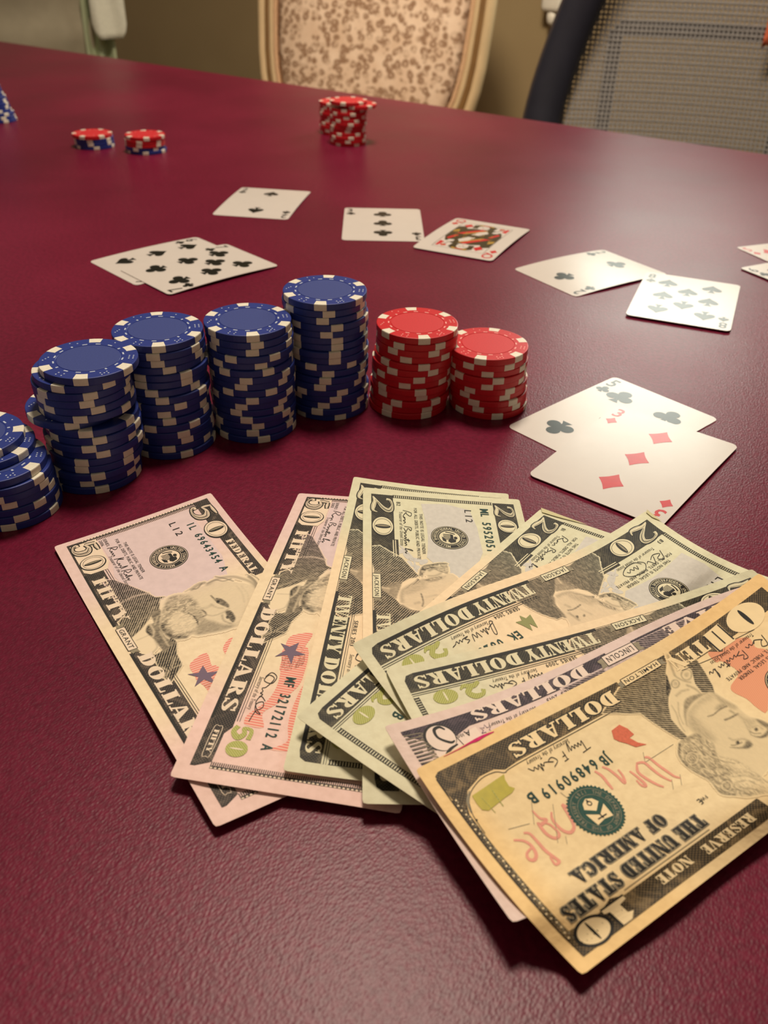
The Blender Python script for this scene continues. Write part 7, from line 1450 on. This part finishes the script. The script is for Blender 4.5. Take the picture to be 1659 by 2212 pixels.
def note_20(pr, sig1, sig2, series, serial, letter):
    e = 'eng20'
    # bottom strip with rounded right end
    right = [(148, 3.4), (150.6, 3.9), (151.8, 5.6), (151.9, 10.2)]
    pr.poly('border', e, [(33, 3.4)] + right + [(76, 10.2), (33, 10.2)], 1)
    pr.rect('border', 'ink', 76, 3.4, 148, 4.6, 2)
    pr.brush('border', 'ink', [(78, 10.9), (152, 10.9)], .22, 2, 1, False)
    pr.brush('border', 'ink', [(78, 11.6), (152, 11.6)], .15, 2, 1, False)
    pr.rect('border', e, 4, 3.4, 46, 12.4, 1)
    pr.rect('border', e, 33, 12.2, 46, 13.8, 1)
    comb(pr, 'border', 'cream', 33.5, 44, 11.6, 13.6, .9, .4, 2)
    numeral(pr, 'numeral', '20', 4.6, 3.6, 27.5, 8.6, 'cream', 'ink', 2)
    # ladder ends
    for u0, u1 in ((3.8, 5.4), (150.2, 151.9)):
        for u in (u0, u1):
            pr.brush('border', 'ink', [(u, 12.2), (u, 54)], .16, 2, 1, False)
        comb(pr, 'border', 'eng20', u0, u1, 12.4, 54, .85, .55, 1)
    # top strip
    pr.rect('border', e, 4, 54.2, 33, 63.2, 1)
    pr.rect('border', e, 33, 57.5, 58, 63.2, 1)
    pr.rect('border', e, 74, 57.5, 152, 63.2, 1)
    numeral(pr, 'numeral', '20', 4.8, 54.6, 20, 8.0, 'cream', 'ink', 2)
    slab_text(pr, 'lettering', 'cream', 'TWENTY', 77.5, 4.8, 29.5, 4.8, 3)
    slab_text(pr, 'lettering', 'cream', 'DOLLARS', 109.0, 4.8, 40.0, 4.8, 3)
    slab_text(pr, 'lettering', 'cream', 'FEDERAL RESERVE NOTE', 78, 59.2, 66, 3.0, 3)
    banner(pr, 'JACKSON', 55.0, 69.0, 3.5, 3.1)
    legal(pr, 11.5, 20.8, 1.35, 33)
    pr.text('legal_text', 'ink', 'Treasurer of the United States', 14.5, 14.6, 1.5, 3, w=22, shear=.2)
    pr.text('legal_text', 'ink', letter, 8.2, 13.8, 1.7, 3)
    sign(pr, sig1, 13.5, 15.8, 28 if sig1 == 'rosa' else 24, 4.2 if sig1 == 'rosa' else 6.0)
    fed_seal(pr, 29.5, 34.2)
    pr.text('serial_number', 'ink', 'L12', 9.6, 41.8, 3.0, 3, w=9.4, mono=.70, bold=.006)
    pr.text('serial_number', 'inkgreen', serial, 8.6, 48.4, 3.6, 3, w=38, mono=.70, bold=.016)
    # pale blue eagle and branch behind the seal
    T_ = 'background_tint'
    pr.poly(T_, 'blueeagle', [(8, 24), (14, 24.6), (22, 25.5), (30, 25.6), (38, 25.0), (43, 24.4), (47, 27.2), (53, 25.2), (57, 27.5), (60, 33), (55, 40), (48, 43), (38, 46.5), (22, 46), (10, 44), (7, 34)], 0)
    for px, py, a, l in ((40, 15, 2.2, 5), (43, 17, .5, 5), (45, 20, 1.4, 5), (48, 17.6, .1, 4.4), (50, 21, .9, 5), (53, 23, .5, 5), (46, 23, 2.4, 4), (52, 18.6, -.5, 4)):
        pr.ell(T_, 'blueeagle', px, py, l * .55, 1.25, 0, 16, a)
    pr.brush(T_, 'blueeagle', [(36, 13.8), (44, 19), (52, 20), (58, 24)], .8, 0)
    # right side
    pr.text('series_text', 'ink', 'SERIES ' + series, 90.0, 11.9, 1.55, 3, w=12.5)
    pr.poly('small_eagle', 'eaglegreen', [(89, 19), (90.5, 22.6), (92, 19.8), (93.5, 22.8), (95, 19.6), (96.5, 17.2), (93.6, 17.6), (92.6, 15.4), (91.2, 17.4), (88.2, 16.6)], 2)
    pr.text('legal_text', 'ink', 'Secretary of the Treasury', 106.5, 12.6, 1.5, 3, w=17, shear=.2)
    sign(pr, sig2, 104.5, 13.2, 21, 5.0)
    pr.text('serial_number', 'inkgreen', serial, 98.5, 20.4, 3.6, 3, w=38, mono=.70, bold=.016)
    pr.ell('gold_numeral', 'gold', 141.6, 14.3, 4.3, 2.7, 2, 28)
    pr.ell('gold_numeral', 'cream', 141.6, 14.3, .35, 1.9, 3, 12)
    pr.brush('gold_numeral', 'gold', [(128.2, 15.0, 1.6), (129.2, 16.6, 1.3), (132.2, 16.7, 2.2), (133.6, 14.6, 2.0), (130.4, 12.6, 1.1), (128.4, 11.8, .8)], 0, 2)
    pr.brush('gold_numeral', 'gold', [(128.2, 12.0, .8), (131, 12.9, 1.8), (134, 12.2, 1.4), (135.6, 13.2, .5)], 0, 2)
    treasury_seal(pr, 113, 35.5, 8.2, 'sealgreen')
    slab_text(pr, 'lettering', 'ink', 'THE UNITED STATES', 88, 51.4, 56, 3.6, 3)
    slab_text(pr, 'lettering', 'ink', 'OF AMERICA', 98, 46.4, 36, 3.2, 3)

def note_50(pr, sig1, sig2, series, serial):
    e = 'eng50'
    pr.rect('border', e, 2.6, 4.2, 58, 11.8, 1)
    pr.rect('border', e, 75, 4.2, 132.5, 12.0, 1)
    pr.poly('border', e, [(132.4, 4.2), (150.8, 4.2), (150.8, 5.6), (148.6, 10.0), (137.4, 10.2), (134.6, 12.0), (132.4, 12.0)], 1)
    for v, a in ((12.6, .22), (13.4, .16)):
        pr.brush('border', 'ink', [(24, v), (46, v)], a, 2, 1, False)
        pr.brush('border', 'ink', [(86, v), (132, v)], a, 2, 1, False)
    pr.rect('border', 'ink', 76, 4.2, 132, 5.2, 2)
    pr.rect('border', 'ink', 24, 4.2, 58, 5.0, 2)
    pr.rect('border', e, 2.6, 57.4, 58, 63.4, 1)
    pr.rect('border', e, 74, 57.4, 151, 63.4, 1)
    for u0, u1, sg in ((2.4, 4.9, 1), (148.6, 151.0, -1)):
        comb(pr, 'border', e, u0, u1, 10 if sg < 0 else 13, 57.4, .62, .5, 1)
        a, b = (u0, u0 + 1.0) if sg > 0 else (u1 - 1.0, u1)
        pr.rect('border', e, a, 10, b, 57.6, 1)
        v = 10.5
        while v < 57:
            pr.ell('border', 'cream', (a + b) / 2 + sg * -.25, v, .30, .42, 2, 8)
            v += 1.25
    # numerals stand on unprinted paper
    pr.poly('numeral', 'cream', [(4, 5), (22, 5), (24, 7), (24, 13.5), (20, 15.4), (4, 15.4)], 2)
    numeral(pr, 'numeral', '50', 3.6, 5.0, 19, 9.6, 'cream', 'ink', 3)
    numeral(pr, 'numeral', '50', 4.6, 53.8, 25, 9.2, 'cream', 'ink', 3)
    slab_text(pr, 'lettering', 'cream', 'FIFTY', 28.0, 6.0, 28.5, 4.9, 3)
    slab_text(pr, 'lettering', 'cream', 'DOLLARS', 77.5, 6.0, 51.5, 4.9, 3)
    slab_text(pr, 'lettering', 'cream', 'FEDERAL', 32.0, 58.4, 24, 3.0, 3)
    slab_text(pr, 'lettering', 'cream', 'RESERVE NOTE', 80, 58.4, 40, 3.0, 3)
    pr.brush('border', 'cream', [(135.6, 6.6), (146.4, 6.4), (147, 7.6), (146.4, 8.8), (135.8, 9.2), (135.0, 8)], .18, 3, 3, True, True)
    slab_text(pr, 'lettering', 'cream', 'FIFTY', 136.5, 7.0, 9, 1.6, 4)
    banner(pr, 'GRANT', 60.0, 73.6, 4.4, 3.2)
    T_ = 'background_tint'
    pr.poly(T_, 'lilac', [(5.2, 16), (22, 16), (30, 14), (40, 16), (52, 21), (58, 30), (54, 40), (53, 50), (40, 53.6), (5.2, 53.6)], 0)
    legal(pr, 8.2, 21.6, 1.35, 28.5)
    pr.text('legal_text', 'ink', 'Treasurer of the United States', 17, 16.0, 1.4, 3, w=21, shear=.2)
    pr.text('series_text', 'ink', 'SERIES', 5.6, 17.6, 1.3, 3, w=5.0)
    pr.text('series_text', 'ink', series, 5.9, 15.9, 1.3, 3, w=3.6)
    sign(pr, sig1, 12.0, 17.2, 23, 4.2)
    fed_seal(pr, 29.6, 35.8, 7.4)
    pr.text('serial_number', 'ink', 'L12', 9.4, 43.4, 3.0, 3, w=10.2, mono=.70, bold=.006)
    pr.text('serial_number', 'inkgreen', serial, 13.4, 49.4, 3.2, 3, w=35.5, mono=.70, bold=.016)
    # flag stripes, star
    for f in TR['flagA'][:1] + TR['flag2']:
        pr.poly(T_, 'flag', smooth(f, 4, True), 0)
    pr.poly(T_, 'flag', smooth(TR['flagA'][1], 4, True), 0)
    pr.poly('blue_star', 'star', TR['star'], 2)
    pr.text('legal_text', 'ink', 'Secretary of the Treasury', 112.0, 14.2, 1.5, 3, w=14.5, shear=.2)
    sign(pr, sig2, 109.5, 14.2, 22, 6.0)
    pr.text('serial_number', 'inkgreen', serial, 110.6, 22.6, 3.5, 3, w=31, mono=.70, bold=.018)
    pr.ell('gold_numeral', 'gold', 142.6, 15.6, 3.1, 3.3, 2, 28)
    pr.ell('gold_numeral', 'cream', 142.6, 15.6, .3, 2.1, 3, 12)
    pr.brush('gold_numeral', 'gold', [(138.6, 17.9, 1.5), (135.0, 18.0, 1.2), (134.4, 15.6, 1.2), (136.6, 16.2, 1.6), (138.2, 14.6, 2.2), (136.2, 12.8, 1.6), (133.8, 13.6, 1.6)], 0, 2)
    treasury_seal(pr, 120, 38, 8, 'sealgreen')
    slab_text(pr, 'lettering', 'ink', 'THE UNITED STATES OF AMERICA', 86, 51.6, 60, 3.0, 3)

def note_10(pr, sig1, sig2, series, serial):
    e = 'eng10'
    # lower strip, bulging frame towards the right corner
    pr.poly('border', e, [(77.5, 4.6), (150.5, 3.4), (152.0, 4.2), (151.9, 10), (150.8, 18), (150.0, 17.4), (148.8, 14.6), (146.0, 11.6), (140, 9.8), (134.8, 10.0), (131.8, 11.6), (127, 11.2), (77.5, 11.4)], 1)
    pr.brush('border', 'ink', [(84, 12.1), (127, 11.9), (132.2, 12.4), (135.0, 10.9), (140, 10.6), (145.4, 12.4), (148.2, 15.2), (149.4, 18.6), (149.8, 24)], .2, 2, 4)
    pr.brush('border', 'inkgrey', [(145.6, 12.0, .3), (148.0, 14.2, .9), (149.2, 17.4, .5)], 0, 2)
    pr.rect('border', e, 38, 4.6, 58, 11.6, 1)
    pr.poly('border', e, [(4, 4.4), (40, 4.6), (40, 11.6), (36, 14.2), (33, 12.0), (4, 12)], 1)
    pr.brush('border', 'ink', [(20, 14.4), (33, 12.6), (36, 14.9), (54, 12.0)], .18, 2, 1, False)
    comb(pr, 'border', e, 150.1, 152.2, 12, 58, .5, .99, 1)
    v = 12.5
    while v < 57.5:
        pr.ell('border', 'cream', 151.1 + .35 * math.sin(v * 9), v, .34, .30, 2, 8)
        pr.ell('border', 'inkgrey', 150.6 - .3 * math.sin(v * 9), v + .7, .3, .3, 2, 8)
        v += 1.55
    pr.rect('border', 'ink', 152.0, 5, 152.3, 58, 2)
    pr.rect('border', e, 76, 57.0, 131, 63.2, 1)
    pr.poly('border', e, [(131, 57), (135, 55.6), (139.6, 57), (150, 56.2), (152.3, 57), (152.3, 63.2), (131, 63.2)], 1)
    pr.rect('border', e, 4, 57.2, 56, 63.2, 1)
    pr.brush('border', 'inkgrey', [(96, 56.2), (130, 56.0)], .2, 2, 1, False)
    # corner numerals on unprinted ovals
    pr.ell('numeral', 'cream', 145.0, 59.6, 5.4, 3.7, 2, 32)
    pr.ring('numeral', 'ink', 145.0, 59.6, 4.8, 5.8, 3, 36, ky=.68)
    pr.ell('numeral', 'ink', 145.2, 59.5, .40, 2.9, 3, 16)
    pr.poly('numeral', 'cream', [(131.6, 56.9), (139.4, 56.9), (139.4, 57.9), (137.8, 58.3), (137.8, 62.9), (134.8, 62.9), (132.6, 61.4), (134.2, 61.0), (134.2, 58.3), (131.6, 57.9)], 2)
    pr.brush('numeral', 'ink', [(138.2, 58.3), (138.2, 62.9)], .7, 3, 1, False)
    pr.brush('numeral', 'ink', [(131.4, 56.7), (139.6, 56.6)], .45, 3, 1, False)
    pr.poly('numeral', 'cream', [(28.4, 5.6), (36.8, 6.2), (37.4, 13.4), (28.6, 13.6)], 2)
    pr.rect('numeral', 'ink', 36.4, 6.4, 37.1, 13.6, 3)
    pr.rect('numeral', 'ink', 32.4, 6.6, 33.0, 12.6, 3)
    pr.rect('numeral', 'ink', 28.6, 5.8, 29.2, 13.0, 3)
    pr.ell('numeral', 'cream', 18.5, 9.4, 8.0, 5.0, 2, 32)
    pr.ell('numeral', 'ink', 18.5, 9.4, .9, 3.6, 3, 16)
    slab_text(pr, 'lettering', 'cream', 'TEN', 38.2, 6.4, 17.5, 5.0, 3)
    slab_text(pr, 'lettering', 'ink', 'DOLLARS', 81.8, 6.0, 45.2, 4.5, 2, .34)
    slab_text(pr, 'lettering', 'cream', 'DOLLARS', 81.8, 6.0, 45.2, 4.5, 3)
    slab_text(pr, 'lettering', 'cream', 'RESERVE', 82.5, 58.6, 21.0, 2.9, 3)
    slab_text(pr, 'lettering', 'cream', 'NOTE', 108.4, 58.0, 12.4, 2.9, 3)
    for txt, u, v_, w_, h in (('THE UNITED STATES', 94.6, 50.6, 53.5, 4.3), ('OF AMERICA', 103.2, 44.6, 35.2, 3.9)):
        slab_text(pr, 'lettering', 'inkgrey', txt, u, v_, w_, h, 2, .30, .14)
        slab_text(pr, 'lettering', 'ink', txt, u, v_, w_, h, 3, 0, .14)
    banner(pr, 'HAMILTON', 58.4, 76.0, 4.6, 2.6)
    T_ = 'background_tint'
    pr.poly(T_, 'peach', smooth(TR['red10'], 3, True), 0)
    legal(pr, 12.0, 22.0, 1.35, 32)
    pr.text('legal_text', 'ink', 'Treasurer of the United States', 22, 14.6, 1.5, 3, w=21, shear=.2)
    sign(pr, sig1, 20.0, 16.8, 27, 4.6)
    fed_seal(pr, 29.6, 35.4, 7.4)
    pr.text('serial_number', 'inkgreen', serial, 9, 48, 3.4, 3, w=36, mono=.7, bold=.016)
    # right side
    pr.text('legal_text', 'ink', 'Secretary of the Treasury', 107.5, 12.6, 1.5, 3, w=17, shear=.2)
    sign(pr, sig2, 103.0, 13.4, 22.5, 5.6, .24)
    pr.text('serial_number', 'inkgreen', 'JB', 99.6, 22.0, 3.5, 3, w=4.6, mono=.62, bold=.02)
    pr.text('serial_number', 'inkgreen', '64890919', 105.2, 21.4, 3.5, 3, w=22.6, mono=.70, bold=.02)
    pr.text('serial_number', 'inkgreen', 'B', 129.6, 20.7, 3.5, 3, w=2.4, bold=.02)
    treasury_seal(pr, 117.6, 34.4, 8.4, 'sealgreen')
    pr.poly('torch_print', 'torch', TR['torch'], 2)
    pr.poly('gold_numeral', 'goldsolid', TR['gold10'], 2)
    pr.brush('gold_numeral', 'gold', [(139.6, 14.8), (139.9, 20.2)], .25, 3)
    pr.brush('gold_numeral', 'gold', [(143.8, 15.2), (143.2, 20.6)], .18, 3)
    for st in TR['we']:
        n = len(st)
        pr.brush('red_script', 'redink', [(p[0], p[1], .45 + .55 * math.sin(math.pi * min(1, (i + .6) / n))) for i, p in enumerate(st)], 0, 1, 6)
    for st in TR['wethin']:
        pr.brush('red_script', 'inkgrey', st, .16, 1, 3)
    pr.text('series_text', 'ink', 'E', 89.4, 47.6, 2.0, 3)
    pr.text('series_text', 'ink', 'FW', 86.8, 47.8, 1.2, 3)
    pr.ell('series_text', 'ink', 149.4, 19.8, .35, .35, 3, 10)
    pr.brush('pen_stain', 'magenta', [(127.0, .7, .25), (130.5, .45, .7), (133.6, .5, 1.0), (136.0, .4, .6), (140, .5, .3), (146, .4, .12)], 0, 2)

def note_5(pr, series, serial):
    e = 'eng5'
    pr.poly('border', e, [(78, 2.6), (152.4, 3.4), (152.4, 4.6), (147, 8.4), (148, 12), (138, 9.8), (131.6, 7.6), (78, 7.2)], 1)
    pr.rect('border', e, 4, 2.8, 68, 8.0, 1)
    comb(pr, 'border', e, 146.4, 152.2, 4.6, 30, 1.3, .55, 1, 6)
    for k in range(20):
        v = 5 + k * 1.25
        pr.brush('border', 'inkgrey', [(152.2, v), (147.4, v + .35), (146.2, v + 1.0), (148, v + 1.2)], .25, 2, 4)
    pr.rect('border', e, 4, 58, 152, 63, 1)
    slab_text(pr, 'lettering', 'cream', 'DOLLARS', 86.6, 2.9, 42.6, 4.2, 3)
    slab_text(pr, 'lettering', 'cream', 'FIVE', 30, 3.4, 26, 4.2, 3)
    # big five
    pr.ell('numeral', 'ink', 142.2, 8.6, 5.0, 4.9, 2, 36)
    pr.ell('numeral', 'cream', 142.0, 8.9, 4.4, 4.5, 3, 36)
    pr.brush('numeral', 'ink', [(139.4, 6.6, .5), (140.6, 5.2, .9), (142.6, 5.8, 1.0), (142.8, 8.6, .8), (140.2, 11.2, .9), (138.6, 11.0, .4)], 0, 4)
    pr.brush('numeral', 'ink', [(138.4, 12.4, .4), (141.6, 13.4, .9), (143.6, 15.4, 1.1), (142.6, 17.6, .6)], 0, 4)
    pr.poly('numeral', 'cream', [(130, 8.6), (138, 10), (146, 12.6), (147, 18), (130, 18)], 1)
    pr.brush('numeral', 'ink', [(137.6, 9.6), (136.4, 15.6)], .22, 4, 1, False)
    pr.text('series_text', 'ink', 'A', 132.6, 9.0, 2.0, 4, bold=.01)
    pr.text('series_text', 'ink', '100', 135.0, 9.4, 1.2, 4)
    banner(pr, 'LINCOLN', 68.0, 80.0, 3.4, 4.0)
    pr.text('legal_text', 'ink', 'Secretary of the Treasury', 109, 9.2, 1.4, 3, w=17, shear=.2)
    pr.text('series_text', 'ink', 'SERIES ' + series, 92.5, 8.4, 1.5, 3, w=12)
    st = [(127.6 + (2.0 if k % 2 == 0 else .9) * math.cos(math.pi * k / 6 + .3), 10.8 + (2.0 if k % 2 == 0 else .9) * math.sin(math.pi * k / 6 + .3)) for k in range(12)]
    pr.brush('blue_star', 'star', st, .22, 2, 1, False, True)
    fed_seal(pr, 29.6, 35.4, 7.4)
    pr.text('serial_number', 'inkgreen', serial, 98, 20.6, 3.4, 3, w=36, mono=.7, bold=.016)

TR['p5'] = [('p', .82, 1, .25, 0, [(46, 4), (56, 12), (66, 22), (80, 22), (92, 12), (98, 7.4), (80, 7.2), (66, 3.6)]), ('p', .3, 2, .5, 0, [(66, 7), (72, 15), (78, 15), (82, 7.4)]),
            ('p', .3, 0, .5, 0, [(62, 20), (66, 40), (72, 48), (80, 46), (84, 34), (80, 20)])]
NOTES = [
    ('B1', '50', 'leftmost fifty dollar note in the fan, bearded portrait fully showing', lambda p: note_50(p, 'anna', 'tim', '2006', 'IL 69643454 A')),
    ('B2', '50', 'second fifty dollar note, pinkish, its lower left corner furthest left', lambda p: note_50(p, 'rosa', 'jack', '2013', 'MF 32172112 A')),
    ('B3', '20', 'twenty dollar note mostly behind another twenty, its top edge highest', lambda p: note_20(p, 'rosa', 'jack', '2013', 'ML 41620738 C', 'B4')),
    ('B4', '20', 'upright twenty dollar note with round black seal at top middle', lambda p: note_20(p, 'rosa', 'jack', '2013', 'ML 59520518 B', 'B2')),
    ('B5', '20', 'twenty dollar note with a folded upper corner, third of the twenties', lambda p: note_20(p, 'rosa', 'jack', '2013', 'MB 70316544 B', 'B1')),
    ('B6', '20', 'twenty dollar note whose creased corner overlaps the three of diamonds', lambda p: note_20(p, 'mary', 'john', '2004', 'EK 08253914 B', 'B3')),
    ('B7', '20', 'worn twenty dollar note lying directly on the purplish five', lambda p: note_20(p, 'mary', 'tim', '2009', 'JL 28810453 A', 'B6')),
    ('B8', '5', 'purplish five dollar note mostly under the ten', lambda p: note_5(p, '2013', 'MC 61184207 A')),
    ('B9', '10', 'orange ten dollar note on top at front right', lambda p: note_10(p, 'rosa', 'tim', '2009', 'JB 64890919 B')),
]
NOTES[6] = ('B7', '20', 'worn twenty dollar note between another twenty and the purplish five', NOTES[6][3])
for key, den, label, draw in NOTES:
    place = grid_surface(BG[key])
    base = place(np.array([[NL / 2, NW / 2]]), np.zeros(1))[0]
    e = empty('bank_note', (base[0] * .001, base[1] * .001, TOP + base[2] * .001))
    tag(e, label, 'bank note', 'bank notes fanned on the table')
    pl = (lambda f, b: (lambda uv, off: f(uv, off) - b))(place, base)
    sheet(pl, den, e)
    pr = Print(den)
    draw(pr)
    if key == 'B5':
        pr.poly('folded_corner', 'dogear', [(-.1, -.1), (2.9, 2.0), (2.2, 8), (-.05, 21)], 10)
    if key == 'B6':
        pr.poly('folded_corner', 'dogear', [(-.1, -.1), (1.5, .8), (1.6, 4), (-.05, 8)], 10)
    pr.build(e, pl)
    portrait(den, e, pl, 'engraved portrait with hatched coat')
